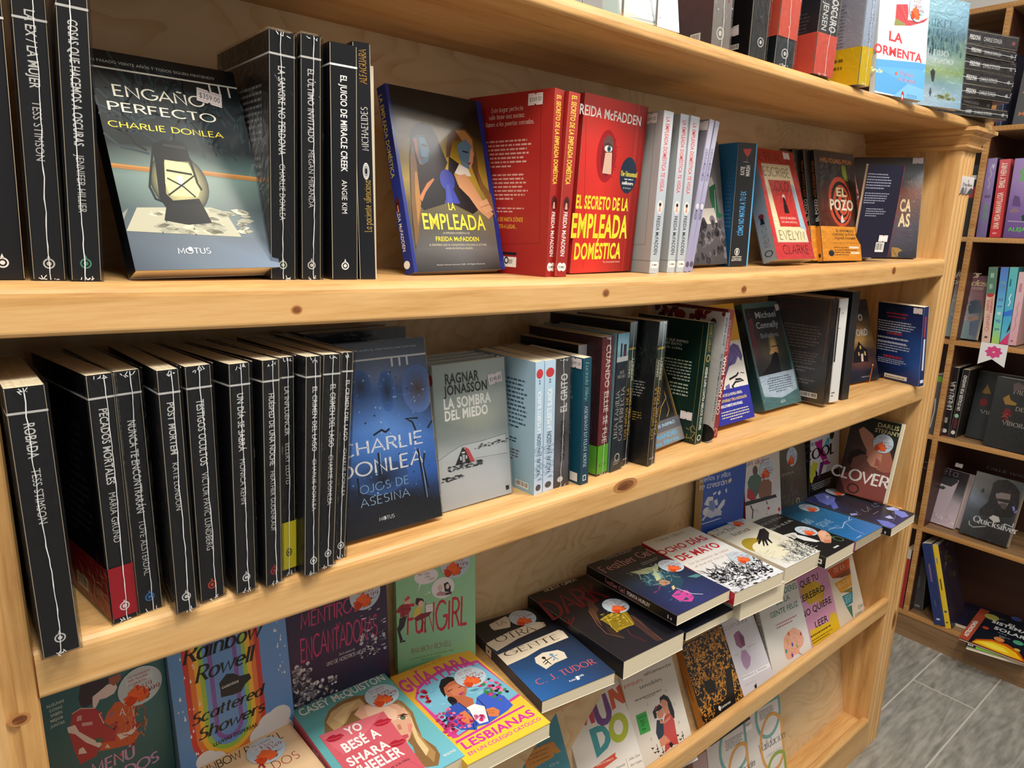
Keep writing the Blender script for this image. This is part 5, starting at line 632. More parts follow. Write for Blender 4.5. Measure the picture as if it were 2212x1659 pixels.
queue('b1','teal face-out paperback of an embracing couple, lower left corner',[.006,.19,.7568,-1.4741,.03,.13,.215,.0242],['#1f5562','#1f5562','#27616d'],{'F':[('g',0,0,1,1,[['#245a68','#2a6570'],['#27606c','#2d6a74'],['#235864','#29626c']]),('t','ALGUNAS',.037,.794,.17,.811,'#bccfd0','b'),('t','COSAS',.054,.764,.151,.781,'#bccfd0','b'),('t','SABEN',.059,.734,.146,.752,'#bccfd0','b'),('t','MEJOR',.053,.704,.149,.721,'#bccfd0','b'),('t','JUNTAS',.047,.673,.153,.69,'#bccfd0','b'),('p','#2a1f33',[.305,.854,.409,.844,.532,.832,.514,.792,.462,.775,.395,.762,.377,.718,.322,.711,.284,.731,.277,.782]),('p','#d8cdd2',[.509,.794,.573,.783,.585,.754,.553,.726,.485,.718,.437,.724,.405,.693,.38,.676,.377,.718,.384,.757,.44,.773]),('p','#9a5a4a',[.526,.83,.625,.83,.62,.794,.56,.77,.526,.797]),('p','#a83040',[.217,.704,.281,.716,.382,.688,.439,.641,.444,.572,.531,.492,.516,.437,.429,.45,.383,.44,.354,.399,.224,.391,.191,.499,.175,.587,.191,.647]),('p','#c25a34',[.555,.671,.642,.652,.702,.599,.7,.479,.658,.432,.713,.413,.665,.368,.422,.41,.375,.422,.425,.46,.516,.437,.537,.498,.445,.58,.481,.627]),('p','#d8d0d4',[.164,.64,.225,.636,.248,.587,.331,.517,.413,.455,.383,.44,.287,.507,.216,.582,.168,.606]),('p','#d8d0d4',[.533,.474,.633,.458,.693,.472,.704,.451,.652,.434,.56,.43]),('l','#e6dcd8',.0008,[.444,.572,.417,.639,.439,.641]),('l','#e6dcd8',.0008,[.685,.604,.7,.479,.658,.432]),('l','#e6dcd8',.0008,[.212,.706,.281,.717,.382,.688]),('l','#e0d6d4',.0012,[.579,.579,.604,.617,.622,.565]),('l','#e0d6d4',.0008,[.592,.591,.61,.586]),('p','#3b6a5c',[.356,.505,.415,.497,.42,.466,.368,.478]),('p','#c9a0a4',[.277,.631,.359,.613,.355,.593,.275,.611]),('p','#d9cfd0',[.22,.456,.23,.485,.262,.487,.286,.441]),('p','#d9cfd0',[.43,.424,.45,.443,.469,.41]),('p','#c9a0a4',[.249,.681,.283,.678,.278,.647,.239,.652]),('p','#8a6aa8',[.477,.603,.524,.622,.533,.61,.498,.6]),('s',4,30,.45,.3,.72,.55,'o',.0022,['#8c2434','#b84a54']),('s',5,24,.6,.35,.8,.6,'w',.012,['#d8854e','#a84a28']),('t','MENÚ',.296,.288,.666,.357,'#b89ad0','H'),('t','DOS',.56,.19,.866,.253,'#b89ad0','H')]},stk=[('F','sale',.772,.71,(['Mi momento','más humilde:','rogarte.'],'$419','$199'))])
queue('b2','light blue face-out paperback with rainbow arch and rain drops',[.138,.1816,.757,-1.5,.0944,.1533,.22,.0255],['#5a8ac2','#5a86bc','#5f93d0'],{'S':[('t','Scattered Showers',.3,.145,.7,.508,'#2a4a80','s','d')],'F':[('g',0,0,1,1,[['#5f93d2','#6a9ad6'],['#5c8fd0','#6495d4'],['#598bcb','#6596d2']]),('e',.424,.262,.32,.245,'#c53a34',0,28,180,360),('r',.104,.262,.744,.995,'#c53a34'),('e',.424,.262,.277,.213,'#dd7a34',0,28,180,360),('r',.147,.262,.701,.995,'#dd7a34'),('e',.424,.262,.235,.18,'#ecb93e',0,28,180,360),('r',.189,.262,.659,.995,'#ecb93e'),('e',.424,.262,.196,.15,'#96c04a',0,28,180,360),('r',.228,.262,.62,.995,'#96c04a'),('e',.424,.262,.16,.123,'#6a9ad6',0,28,180,360),('r',.264,.262,.584,.995,'#6a9ad6'),('e',.424,.262,.121,.092,'#7e58a8',0,28,180,360),('r',.303,.262,.545,.995,'#7e58a8'),('e',.424,.262,.085,.065,'#6495d4',0,28,180,360),('r',.339,.262,.509,.995,'#6495d4'),('s',6,26,.03,.1,.22,.85,'d',.0028,['#e8eef4']),('s',7,20,.88,.4,.98,.97,'d',.0028,['#e8eef4']),('e',.764,.15,.104,.065,'#dfe0e2',0),('e',.853,.156,.117,.074,'#dfe0e2',0),('e',.693,.093,.117,.074,'#dfe0e2',0),('e',.852,.053,.13,.082,'#dfe0e2',0),('e',.203,.107,.085,.053,'#dfe0e2',0),('e',.264,.065,.104,.065,'#dfe0e2',0),('t','Rainbow',.105,.738,.802,.836,'#17181b','I'),('t','Rowell',.182,.601,.713,.692,'#17181b','I'),('p','#1b1b1d',[.374,.542,.442,.581,.497,.568,.551,.533,.633,.525,.645,.49,.589,.468,.548,.433,.478,.434,.377,.45,.379,.497]),('t','cuentos',.391,.499,.535,.521,'#cfd6dc','b'),('t','Scattered',.124,.352,.763,.419,'#17181b','I'),('t','Showers',.161,.244,.742,.313,'#17181b','I'),('t','LLUVIAS DISPERSAS',.272,.165,.652,.189,'#17181b','b')]})
queue('b3','dark purple face-out paperback with pink handwritten title',[.2901,.2024,.757,-1.5992,.0555,.1581,.22,.0254],['#231d38','#2a1c38','#2c2340'],{'S':[('t','Mentirosas',.2,.601,.8,.709,'#8a2a5c','h','d'),('t','y encantadoras',.2,.149,.8,.362,'#8a2a5c','h','d')],'F':[('g',0,0,1,1,[['#2c2444','#302848'],['#2a2342','#2e2545'],['#241e3a','#2a2340']]),('t','MENTIROSAS',.142,.667,.857,.768,'#c0366c','h'),('t','Y',.47,.564,.516,.628,'#c0366c','h'),('t','ENCANTADORAS',.124,.441,.888,.596,'#c0366c','h'),('t','De la autora de',.489,.386,.644,.405,'#d0ccd6','n'),('t','UNO DE NOSOTROS MIENTE',.361,.344,.759,.37,'#ece8ee','h'),('l','#ece8ee',.001,[.774,.356,.836,.344]),('l','#ece8ee',.001,[.81,.371,.839,.343,.8,.333]),('s',8,120,.05,.08,.22,.42,'o',.0032,['#8d8a92','#c4c2c8','#3a3644','#6a6872']),('s',9,70,.2,.08,.45,.26,'o',.003,['#8d8a92','#d6d4d8','#3a3644']),('s',10,50,.7,.3,.98,.5,'o',.0026,['#c4c2c8','#6a6872','#1d1a2a']),('s',11,30,.72,.3,.97,.66,'h',.003,['#d6d4d8','#8d8a92'])]},stk=[('F','sale',.774,.768,(['Te amo,','lectora.'],'$199','$99'))])
queue('b4','light green face-out paperback with red hand-drawn title',[.4704,.2059,.757,-1.8582,.0628,.1312,.22,.0253],['#8cbf92','#86b48a','#90c79a'],{'F':[('g',0,0,1,1,[['#8cc69a','#98d0a4'],['#8fcb9c','#9ad4a6'],['#86be90','#92cc9e']]),('t','FaNGIRL',.117,.322,.88,.546,'#c32f42','h'),('t','FaNGIRL',.12,.319,.884,.543,'#c32f42','h'),('t','RAINBOW ROWELL',.17,.177,.681,.217,'#8a5a3c','h'),('t','AUTORA BESTSELLER DE THE NEW YORK TIMES',.152,.13,.701,.142,'#4a6a4a','n'),('t','POR ELEANOR & PARK',.294,.105,.543,.118,'#4a6a4a','n'),('e',.374,.755,.149,.059,'#e6e6ea',0),('p','#e6e6ea',[.29,.718,.323,.724,.262,.644]),('t','Hey, Cath...',.272,.769,.428,.785,'#333','h'),('t','Cath.',.357,.744,.424,.759,'#333','h'),('t','Cath?',.403,.723,.477,.738,'#333','h'),('e',.582,.644,.145,.082,'#e6e6ea',0),('p','#222',[.606,.61,.591,.674,.642,.684,.684,.643,.675,.602]),('e',.641,.648,.023,.02,'#e0cfc4',0),('e',.543,.648,.03,.025,'#d8c4b8',0),('p','#b58a8e',[.496,.607,.547,.622,.615,.604,.623,.579,.504,.59]),('p','#4a3a40',[.606,.6,.692,.605,.692,.584,.623,.581]),('e',.404,.628,.014,.008,'#e6e6ea',0),('e',.366,.619,.01,.006,'#e6e6ea',0),('e',.134,.592,.038,.036,'#e3b8a0',0),('p','#c0504e',[.102,.611,.147,.632,.174,.613,.146,.601,.107,.59]),('p','#9d2a35',[.038,.563,.071,.574,.153,.569,.181,.525,.15,.498,.083,.475,.043,.48,.044,.511,0,.518,0,.534]),('l','#2a1a1e',.0006,[.071,.569,.075,.476]),('l','#2a1a1e',.0006,[.045,.541,.176,.531]),('p','#2c2a30',[.034,.471,.125,.48,.089,.402,.038,.367,.068,.3,.035,.289,0,.394,.024,.42]),('p','#222',[.027,.29,.093,.297,.101,.284,.035,.282]),('e',.285,.569,.053,.027,'#3a1a20',0),('e',.261,.588,.023,.014,'#3a1a20',0),('e',.301,.55,.034,.027,'#e3c0a8',0),('p','#d6c65a',[.225,.52,.267,.54,.308,.525,.299,.479,.214,.453,.199,.481]),('p','#7a2a3a',[.206,.449,.315,.472,.442,.483,.398,.446,.247,.423]),('r',.359,.477,.45,.535,'#e8e6e6'),('l','#555',.0004,[.383,.516,.426,.516]),('l','#7a4a3a',.0012,[.33,.413,.361,.325])]},stk=[('F','sale',.739,.819,(['Te amo,','lectora.'],'$199','$99'))])
queue('b5','cobalt blue face-out paperback with white script and flying figure',[1.2595,.2,.757,-1.7112,.0476,.1404,.215,.0238],['#2f52a4','#c8b48a','#2f55b0'],{'F':[('g',0,0,1,1,[['#2f58b4','#2a50a8'],['#2c53ae','#2a4ea4'],['#284ca0','#274a9c']]),('t','Sueños y ellos',-.106,.731,.624,.791,'#d6dcee','h'),('t','te crearán',-.085,.649,.552,.715,'#e0e4f0','h'),('p','#c9cfe2',[.041,.476,.113,.552,.235,.543,.256,.488,.336,.505,.372,.434,.209,.428]),('p','#b8bfd8',[.01,.401,.099,.442,.321,.4,.466,.355,.459,.303,.333,.312,.224,.3,.112,.335,.036,.292,0,.311,.083,.352]),('p','#6b80bc',[.146,.502,.254,.502,.318,.427,.271,.367,.157,.408]),('p','#c9cfe2',[.349,.397,.478,.474,.534,.474,.513,.416,.409,.363]),('e',.078,.392,.057,.042,'#c9cfe2',0),('p','#d6dcee',[.231,.577,.311,.593,.3,.568,.247,.555]),('p','#d6dcee',[.341,.57,.393,.597,.417,.561,.373,.54]),('p','#d6dcee',[.519,.589,.551,.598,.566,.55,.537,.553]),('p','#d9c890',[.575,.688,.643,.707,.662,.672,.595,.646]),('l','#e6eaf4',.0015,[0,.26,.449,.27])]})
queue('b6','pale face-out paperback with red spine showing two seated people',[1.4154,.179,.757,-1.7187,.1752,.1292,.2,.025],['#8c2230','#98263a','#d8d3cf'],{'S':[('t','NICOLE',.25,.543,.75,.766,'#e6d0d0','b','d'),('t','un dolor',.25,.172,.75,.521,'#e6d0d0','h','d')],'F':[('g',0,0,1,1,[['#d8d2ce','#ccc6c4'],['#dcd7d3','#d0cbc8'],['#d2cecb','#c8c5c4']]),('t','un dolor',.047,.801,.724,.86,'#a82636','h'),('e',.301,.722,.07,.06,'#5a4a4a',0),('p','#4f6a60',[.152,.665,.348,.688,.473,.617,.429,.476,.291,.39,.105,.483,.082,.601]),('p','#b52c38',[.077,.529,.233,.469,.306,.373,.16,.369,.052,.417]),('p','#8a5f4a',[.436,.563,.605,.617,.749,.529,.738,.382,.617,.344,.388,.378,.364,.483]),('p','#2a2428',[0,.37,.855,.369,.886,.328,0,.318]),('l','#2a2428',.0035,[.139,.313,.198,.241,.174,.142]),('l','#2a2428',.003,[.581,.312,.626,.248,.585,.149]),('p','#c24a2a',[.477,.675,.61,.683,.604,.603,.506,.613]),('s',4,20,.05,0,.95,.25,'o',.004,['#b52c38','#d8c8c4'])]},stk=[('F','sale',.612,.705,(['Te amo,','lectora.'],'$349','$149'))])
queue('b7','mossy grey-green face-out paperback with small white name',[1.5695,.1767,.757,-1.6047,.1839,.1251,.21,.0264],['#3a3a30','#35352c','#4a4a3c'],{'F':[('g',0,0,1,1,[['#4c4b40','#57564a','#4a483e'],['#5a584a','#6a6654','#4d4b40'],['#4a483c','#5c5644','#43413a'],['#3a382f','#4f493a','#393730'],['#2f2d27','#3f3a30','#302e28']]),('s',4,80,.1,.1,.9,.6,'v',.006,['#6a6048','#3a3830','#57503c']),('t','ELY LUNA',.097,.487,.532,.51,'#d0cdc2','s'),('e',.639,.116,.06,.036,'#d4d2c8',.85)]},stk=[('F','sale',.475,.691,(['Te amo,','lectora.'],'$299','$99'))])
queue('b8','white face-out paperback with bold black title and coloured shards',[1.7358,.1908,.757,-1.6007,.1121,.1556,.21,.0264],['#e6e4e6','#1c1c1e','#e8e6e8'],{'F':[('r',0,0,1,.3,'#1b1b1d'),('t','Imagen',-.242,.724,.41,.776,'#3a3a40','i'),('p','#c22a8a',[.154,.753,.408,.768,.394,.66,.54,.546,.67,.4,.508,.407,.3,.578]),('p','#57c2d8',[.568,.764,.669,.759,.615,.647,.454,.652]),('t','COOL',-.198,.536,.807,.668,'#1a1a1c','S'),('t','COOL',-.19,.534,.816,.667,'#1a1a1c','S'),('p','#d8d23a',[.016,.431,.108,.511,.287,.455,.084,.218,.025,.243]),('p','#4fb8c4',[0,.446,.026,.46,0,.249,0,.242]),('p','#6a2a6a',[.345,.462,.485,.458,.393,.313,.278,.235]),('p','#1f1b24',[.192,.39,.273,.331,.201,.216]),('p','#c22a8a',[.426,.435,.71,.427,.67,.4,.467,.413]),('b',.463,.457,.916,.493,1,'#e6e6e6','l'),('b',.02,.11,.789,.21,4,'#b8b8bc','c'),('e',.729,.791,.077,.067,'#2a3a20',0)]})
queue('b9','large dark face-out paperback of two people kissing, against right panel',[1.8236,.1445,.779,-3.1005,.2241,.1235,.214,.0316],['#1d2124','#1d2124','#2b2326'],{'F':[('g',0,0,1,1,[['#1d2522','#16201e','#12211e'],['#2a2a2c','#1c2424','#1a2a26'],['#332e30','#4a3834','#2a2424'],['#2e2a2c','#6a4a42','#4a3230'],['#2a2224','#7a4a42','#6a4038'],['#33211f','#7d4440','#5a2e2c'],['#3a2422','#7a3a36','#6a2e2c']]),('p','#c08a74',[.187,.818,.268,.867,.489,.8,.596,.71,.656,.615,.485,.559,.382,.634,.273,.724]),('p','#c2866e',[.415,.548,.554,.63,.762,.587,.834,.524,.737,.404,.59,.41,.466,.481]),('p','#a56452',[.752,.615,.875,.663,1,.524,1,.393,.87,.367,.72,.387,.772,.499]),('p','#7a5246',[.151,.523,.334,.566,.501,.516,.476,.392,.335,.308,.171,.343]),('p','#2a2022',[.104,.516,.276,.588,.49,.545,.351,.523,.203,.455,.195,.347,.101,.393]),('p','#8a4a44',[0,.208,.288,.301,.679,.305,.981,.385,1,.024,.211,0]),('e',.348,.082,.13,.065,'#4a2a26',.7),('p','#9a5a4e',[.666,.527,.75,.496,.754,.422,.659,.422]),('t','DARLIS',.547,.906,.97,.962,'#cfc08a','b'),('t','STEFANY',.512,.837,1.015,.889,'#cfc08a','b'),('t','CLOVER',-.182,.189,1.022,.321,'#f0ece8','H')]},stk=[('F','sale',.737,.716,(['Te amo,','lectora.'],'$399','$199'))])
queue('f1','cream paperback lying flat under the blue rainbow cover, front left',[.1589,-.0037,.7566,-1.5411,1.584,.1304,.2043,.02],['#cdb088','#c8a880','#dcbf98'],{'F':[('t','RAINBOW ROWELL',-.03,.775,.86,.845,'#1c1b1c','h'),('t','DOS',.611,.536,.877,.609,'#9c2a28','g'),('l','#9c2a28',.003,[.496,.617,.537,.639,.544,.591])]},stk=[('F','sale',.644,.73,(['Yo cambié.'],'$349','$149'))])
queue('f2','turquoise paperback lying flat with blonde woman behind pink envelope',[.2897,-.0284,.7571,-1.5725,1.571,.1477,.2281,.0289],['#c9566a','#c9566a','#63aab0'],{'S':[('g',0,0,1,1,[['#b8586a','#b8586a'],['#d0566a','#d0566a']]),('t','YO BESÉ A SHARA WHEELER',.3,.367,.68,.637,'#f0dde0','B','d')],'F':[('g',0,0,1,1,[['#5fa0a2','#64a8a8'],['#62a9ae','#68b2b4'],['#6cb8cc','#78c4da']]),('t','POR LA AUTORA DE ROJO, BLANCO Y SANGRE AZUL Y UNA ÚLTIMA PARADA',.091,.961,.95,.975,'#e4eeee','n'),('t','CASEY McQUISTON',.053,.878,.963,.949,'#f4f6f4','b'),('p','#8a6a44',[.207,.762,.293,.826,.415,.859,.585,.856,.722,.805,.829,.72,.925,.624,.928,.496,.871,.389,.818,.273,.851,.161,.83,.091,.747,.03,.651,.059,.624,.116,.688,.241,.688,.524,.236,.617,.131,.655]),('p','#c7a877',[.201,.736,.305,.804,.448,.827,.609,.812,.614,.745,.458,.729,.35,.662,.216,.627]),('p','#d9bd8a',[.275,.744,.422,.793,.57,.799,.437,.739,.323,.661]),('p','#b08a58',[.883,.644,.898,.496,.833,.365,.811,.221,.815,.125,.736,.061,.73,.168,.75,.292,.811,.434]),('p','#e0c795',[.895,.591,.869,.45,.798,.297,.785,.166,.723,.132,.743,.255,.812,.404]),('p','#dba98e',[.574,.749,.769,.685,.863,.622,.887,.517,.832,.394,.73,.316,.595,.261,.516,.327,.487,.624,.461,.697]),('p','#e8bfa6',[.596,.723,.771,.652,.815,.568,.749,.494,.639,.534,.554,.636]),('p','#5a3a2a',[.777,.525,.847,.521,.876,.489,.83,.502]),('p','#f0ece4',[.763,.502,.817,.505,.847,.473,.789,.474]),('e',.809,.488,.027,.018,'#5f6a50',0),('p','#2a1c18',[.758,.505,.822,.511,.851,.474,.814,.501]),('p','#c27a6a',[.712,.453,.746,.451,.725,.404,.696,.411]),('p','#c4525e',[.666,.362,.733,.35,.725,.326,.673,.317,.641,.319]),('p','#e08a80',[.801,.424,.836,.407,.767,.34,.756,.36]),('p','#d0606e',[.073,.656,.372,.636,.707,.613,.645,.081,.635,0,.075,.267]),('p','#d86e7c',[.073,.656,.707,.613,.372,.48,.149,.43]),('l','#b8505e',.0006,[.707,.613,.372,.48,.111,.449]),('l','#b8505e',.0006,[.372,.48,.639,.047]),('p','#b02438',[.096,.597,.146,.613,.186,.613,.202,.599,.241,.597,.263,.569,.209,.554,.157,.555,.116,.57]),('l','#d0606e',.0009,[.107,.594,.173,.577,.248,.571]),('p','#b02438',[.537,.543,.593,.56,.635,.559,.652,.545,.693,.543,.714,.514,.655,.499,.599,.501,.556,.516]),('l','#d0606e',.0009,[.548,.54,.619,.523,.699,.516]),('p','#b02438',[.514,.337,.568,.351,.608,.35,.624,.337,.664,.334,.684,.307,.628,.294,.574,.297,.533,.312]),('l','#d0606e',.0009,[.525,.334,.593,.317,.669,.309]),('t','YO',.287,.553,.445,.622,'#f4eff0','B'),('t','BESÉ A',.176,.434,.535,.514,'#f4eff0','B'),('t','SHARA',.134,.321,.531,.392,'#f4eff0','B'),('t','WHEELER',.065,.22,.587,.304,'#f4eff0','B'),('t','ver a la chica,',.395,.167,.588,.186,'#2a2022','h'),('t','MOLINO',.845,.061,.972,.079,'#f0f6f8','b')]},stk=[('F','sale',.807,.75,(['Te amo,','lectora.'],'$199','$99'))])
queue('f3','yellow and pink paperback lying flat with girl in blue blazer',[.4325,-.0415,.7569,-1.6225,1.5793,.1405,.2207,.0236],['#e6b83a','#e8b83c','#efc340'],{'F':[('g',0,0,1,1,[['#d99e34','#dfa63a'],['#e4b23a','#e6b83c'],['#f0cc40','#f4d444']]),('t','SONORA REYES',.244,.957,.662,.987,'#a87030','g'),('p','#cf4596',[.052,.702,.154,.792,.293,.837,.498,.875,.685,.868,.863,.829,.966,.822,1,.323,.123,.227,.071,.236]),('p','#78b8d4',[.069,.694,.167,.769,.305,.813,.504,.844,.691,.837,.86,.791,.938,.795,1,.347,.138,.241]),('s',6,40,.12,.4,.9,.8,'h',.009,['#8cc6dc','#6aaed0']),('t','GUÍA PARA',.007,.784,.893,.931,'#c93c92','B'),('p','#20181c',[.361,.718,.438,.773,.528,.778,.571,.75,.558,.667,.486,.646,.404,.648,.324,.599,.333,.662]),('p','#b8694a',[.391,.688,.486,.716,.57,.714,.582,.639,.599,.596,.533,.54,.44,.514,.377,.517,.347,.572,.357,.634]),('p','#c9795a',[.427,.672,.57,.679,.569,.592,.475,.549,.405,.579]),('p','#a83a6a',[.469,.576,.539,.579,.504,.552,.465,.556]),('l','#20181c',.0015,[.392,.636,.457,.642]),('l','#20181c',.0014,[.522,.63,.588,.636]),('p','#b8694a',[.377,.517,.51,.533,.556,.479,.498,.407,.413,.421,.372,.479]),('e',.36,.541,.043,.045,'#20181c',0),('e',.348,.53,.032,.025,'#16121a',0),('e',.348,.502,.032,.025,'#2a2430',0),('e',.348,.475,.032,.025,'#16121a',0),('e',.347,.448,.032,.025,'#2a2430',0),('e',.347,.422,.032,.025,'#16121a',0),('e',.346,.395,.032,.025,'#2a2430',0),('e',.346,.369,.032,.025,'#16121a',0),('e',.346,.343,.032,.025,'#2a2430',0),('e',.345,.317,.032,.025,'#16121a',0),('p','#3656b8',[.259,.497,.395,.501,.43,.405,.377,.259,.33,.214,.199,.272,.145,.377,.184,.451]),('p','#3f62cc',[.603,.475,.758,.491,.849,.383,.843,.271,.748,.249,.465,.22,.356,.239,.453,.364]),('p','#eef0f4',[.419,.426,.521,.429,.59,.367,.543,.292,.499,.236,.399,.25,.398,.341]),('l','#1a2038',.0012,[.395,.501,.419,.394,.367,.249]),('l','#1a2038',.0012,[.591,.464,.59,.367,.499,.236]),('l','#1a2038',.001,[.145,.377,.365,.295,.308,.224]),('p','#d8804e',[.318,.408,.385,.409,.387,.315,.333,.279,.256,.313]),('p','#d8804e',[.572,.342,.653,.331,.68,.279,.616,.237,.538,.272]),('l','#7a3a22',.0006,[.572,.319,.635,.299]),('l','#7a3a22',.0006,[.555,.303,.614,.28]),('s',7,46,.06,.3,.32,.48,'o',.0035,['#d23c7c','#a82a60','#e884ae','#2a1a24']),('s',8,40,.72,.36,.94,.7,'o',.0035,['#d23c7c','#e884ae','#3a8a4a','#2a1a24']),('s',9,14,.12,.62,.22,.74,'o',.0035,['#c02a44','#8a1a30']),('s',12,30,.05,.27,.5,.33,'o',.003,['#d23c7c','#e884ae']),('p','#f2d040',[.152,.202,.93,.222,1,.004,0,0,0,.156]),('p','#d63ca8',[.069,.206,.936,.231,.929,.215,.064,.186]),('t','LESBIANAS',.09,.111,.945,.18,'#d63ca8','B'),('t','EN UN COLEGIO CATÓLICO',.08,.054,.954,.085,'#d63ca8','b')]},stk=[('F','sale',.727,.682,(['Te amo,','lectora.'],'$199','$99'))])
queue('f4','dark blue paperback lying flat with torn paper title strips',[.5963,-.0042,.7571,-1.707,1.5708,.142,.2291,.0211],['#122036','#14233c','#1c2a40'],{'F':[('g',0,0,1,1,[['#1e1c1e','#1f1d20','#1c1b1f'],['#1f2024','#1e2026','#1b1c22'],['#23354c','#20293a','#1d2028'],['#234a78','#223c60','#22304a'],['#2a62a4','#264a7c','#283a58'],['#2c68b0','#27528a','#2a3a58']]),('t','Todos esos que has conocido.',.155,1.035,.63,1.051,'#8a8682','n'),('t','Pero si quieres, nadie debe saberlo.',.082,.997,.672,1.012,'#8a8682','n'),('p','#d8cdb8',[.228,.939,.5,.978,.534,.935,.429,.829,.221,.852,.21,.885]),('t','LA',.316,.889,.446,.939,'#4a443c','s'),('p','#dacdb6',[0,.736,.344,.78,.757,.797,.857,.762,.836,.709,.382,.671,.032,.614,0,.706]),('t','OTRA',.126,.701,.7,.772,'#3a362f','s'),('p','#dccfb8',[0,.572,.394,.593,.921,.62,.953,.589,.935,.499,.497,.484,.284,.453,0,.434,0,.459]),('t','GENTE',.07,.522,.833,.581,'#3a362f','s'),('p','#dfd5c2',[.348,.413,.481,.436,.671,.41,.712,.365,.679,.298,.5,.292,.347,.265,.308,.359]),('e',.439,.381,.023,.015,'#16181c',0),('l','#16181c',.0018,[.445,.371,.443,.328,.448,.293]),('l','#16181c',.0018,[.443,.328,.382,.313]),('l','#16181c',.0016,[.438,.347,.544,.362]),('l','#16181c',.0016,[.444,.354,.379,.334]),('e',.552,.385,.023,.015,'#6a90b4',0),('l','#6a90b4',.0018,[.551,.377,.556,.341,.574,.317]),('l','#6a90b4',.0018,[.553,.342,.506,.32]),('l','#6a90b4',.0016,[.524,.36,.617,.363]),('t','C. J. TUDOR',.114,.147,.921,.204,'#e06468','s'),('t','PLAZA',.448,.069,.535,.085,'#f0f0f0','b'),('p','#f0f0f0',[.547,.096,.585,.098,.577,.061,.538,.059]),('t','JANÉS',.581,.079,.655,.096,'#f0f0f0','b')],'S':[('r',.15,.66,.85,.74,'#d8cdb8'),('e',.5,.7,.12,.012,'#222'),('b',.3,.1,.7,.6,1,'#27406a')]},stk=[('F','sale',.67,.888,(['Te amo, lectora.'],'$439','$199'))])
queue('f5','black paperback lying flat with gold building held by a hand',[.7491,-.0288,.7574,-1.6214,1.5865,.148,.2492,.0339],['#1b1a1f','#1a191e','#212026'],{'F':[('g',0,0,1,1,[['#1c1819','#1d191b','#1a181a'],['#1c191c','#1d1a1e','#1b1a1e'],['#1f1e23','#201f25','#1e1d23'],['#25242c','#26252d','#222129']]),('t','TIGEST GIRKA',.234,.968,.792,1.002,'#c9c2b8','H'),('t','IMMORTAL',.048,.873,.912,.945,'#5a1820','s'),('t','DARK',-.108,.644,.891,.87,'#6a1620','I'),('l','#5f141c',.003,[0,.572,0,.518,.154,.578]),('l','#5f141c',.002,[.052,.62,.065,.574,0,.542]),('p','#4a3226',[.532,.702,.577,.661,.517,.555,.409,.514,.405,.579]),('p','#5a3c2c',[.433,.611,.465,.576,.402,.496,.278,.367,.304,.435,.358,.535]),('p','#3a2a24',[.341,.38,.338,.265,.336,.19,.287,.21,.264,.295]),('p','#4a3430',[.7,.415,.761,.349,.745,.253,.677,.144,.66,.019,.58,.034,.593,.121,.618,.207,.616,.266]),('l','#8a5a40',.0012,[.392,.584,.266,.411,.221,.294,.326,.185]),('l','#8a5444',.001,[.74,.337,.708,.208,.656,.017]),('l','#8a2440',.0008,[.484,.252,.434,.187,.462,.119,.474,.068]),('p','#8a7420',[.368,.449,.525,.467,.76,.412,.649,.273,.338,.265,.377,.326]),('l','#c9b03a',.0014,[.365,.44,.472,.447,.365,.331,.35,.26]),('l','#c9b03a',.0014,[.505,.454,.631,.465,.702,.404,.616,.266,.398,.288]),('l','#d6c04a',.0012,[.49,.419,.656,.402,.606,.31]),('l','#a08a2a',.001,[.623,.447,.452,.295]),('l','#a08a2a',.001,[.69,.409,.556,.281]),('s',5,40,.42,.3,.66,.5,'h',.004,['#b8a034','#6a5818','#d6c04a'])]},stk=[('F','sale',.742,.516,(['Te amo, lectora.'],'$599','$349'))])
queue('f6','dark paperback lying flat with feather-haired girl and pink glow, upper copy',[.874,-.0339,.8113,-1.6025,1.5802,.1503,.2205,.0201],['#16151a','#121116','#1d1c24'],{'S':[('t','Feather Girl',.3,.543,.75,.77,'#c98a80','s','d'),('t','TONYA HURLEY',.35,.268,.7,.52,'#e0d8d4','b','d'),('b',.3,.04,.7,.1,2,'#c9c9c9')],'F':[('g',0,0,1,1,[['#1b1a20','#1c1b22','#191820'],['#1c1c24','#1d1d26','#1a1a22'],['#1a2430','#24303c','#1c2634'],['#1a2440','#243a54','#1e2a48'],['#1f2a52','#2c3c6e','#28325c'],['#2a2e5a','#2f3a70','#2c315c']]),('t','TONYA HURLEY',.287,.966,.826,.997,'#a8a29e','b'),('t','Feather Girl',.045,.807,1.001,.908,'#c98f86','s'),('b',.605,.705,.961,.754,2,'#8a8580','l'),('p','#a8b088',[.314,.691,.466,.668,.583,.662,.679,.641,.775,.672,.757,.629,.656,.576,.634,.513,.539,.558,.376,.612]),('p','#24485e',[.355,.574,.539,.583,.68,.54,.775,.469,.752,.382,.695,.315,.504,.246,.502,.315,.477,.373,.32,.403,.229,.447]),('p','#7fa6ac',[.516,.569,.633,.537,.566,.448,.473,.469]),('p','#b5c49a',[.679,.641,.598,.554,.508,.452,.418,.448,.517,.544]),('p','#c08a64',[.435,.44,.509,.44,.545,.387,.512,.356,.411,.359,.387,.394]),('l','#1c1414',.001,[.458,.41,.516,.401]),('p','#d9c48a',[.457,.314,.513,.321,.475,.282,.41,.269]),('p','#c8489c',[.288,.218,.449,.25,.55,.201,.488,.099,.382,.065,.273,.118]),('l','#c9c4d8',.0018,[.481,.28,.53,.144,.631,.085]),('p','#4f8a90',[.822,.349,.976,.335,1,.288,.892,.291]),('s',8,60,.25,.35,.75,.65,'w',.012,['#5a94a0','#1a3448','#7fb0b0','#a8b88a']),('s',9,24,.2,.1,.5,.4,'h',.006,['#2f5a78','#7a3a70'])]},group='dark feather-hair paperbacks',stk=[('F','sale',.878,.558,(['Te amo,','lectora.'],'$199','$99'))])
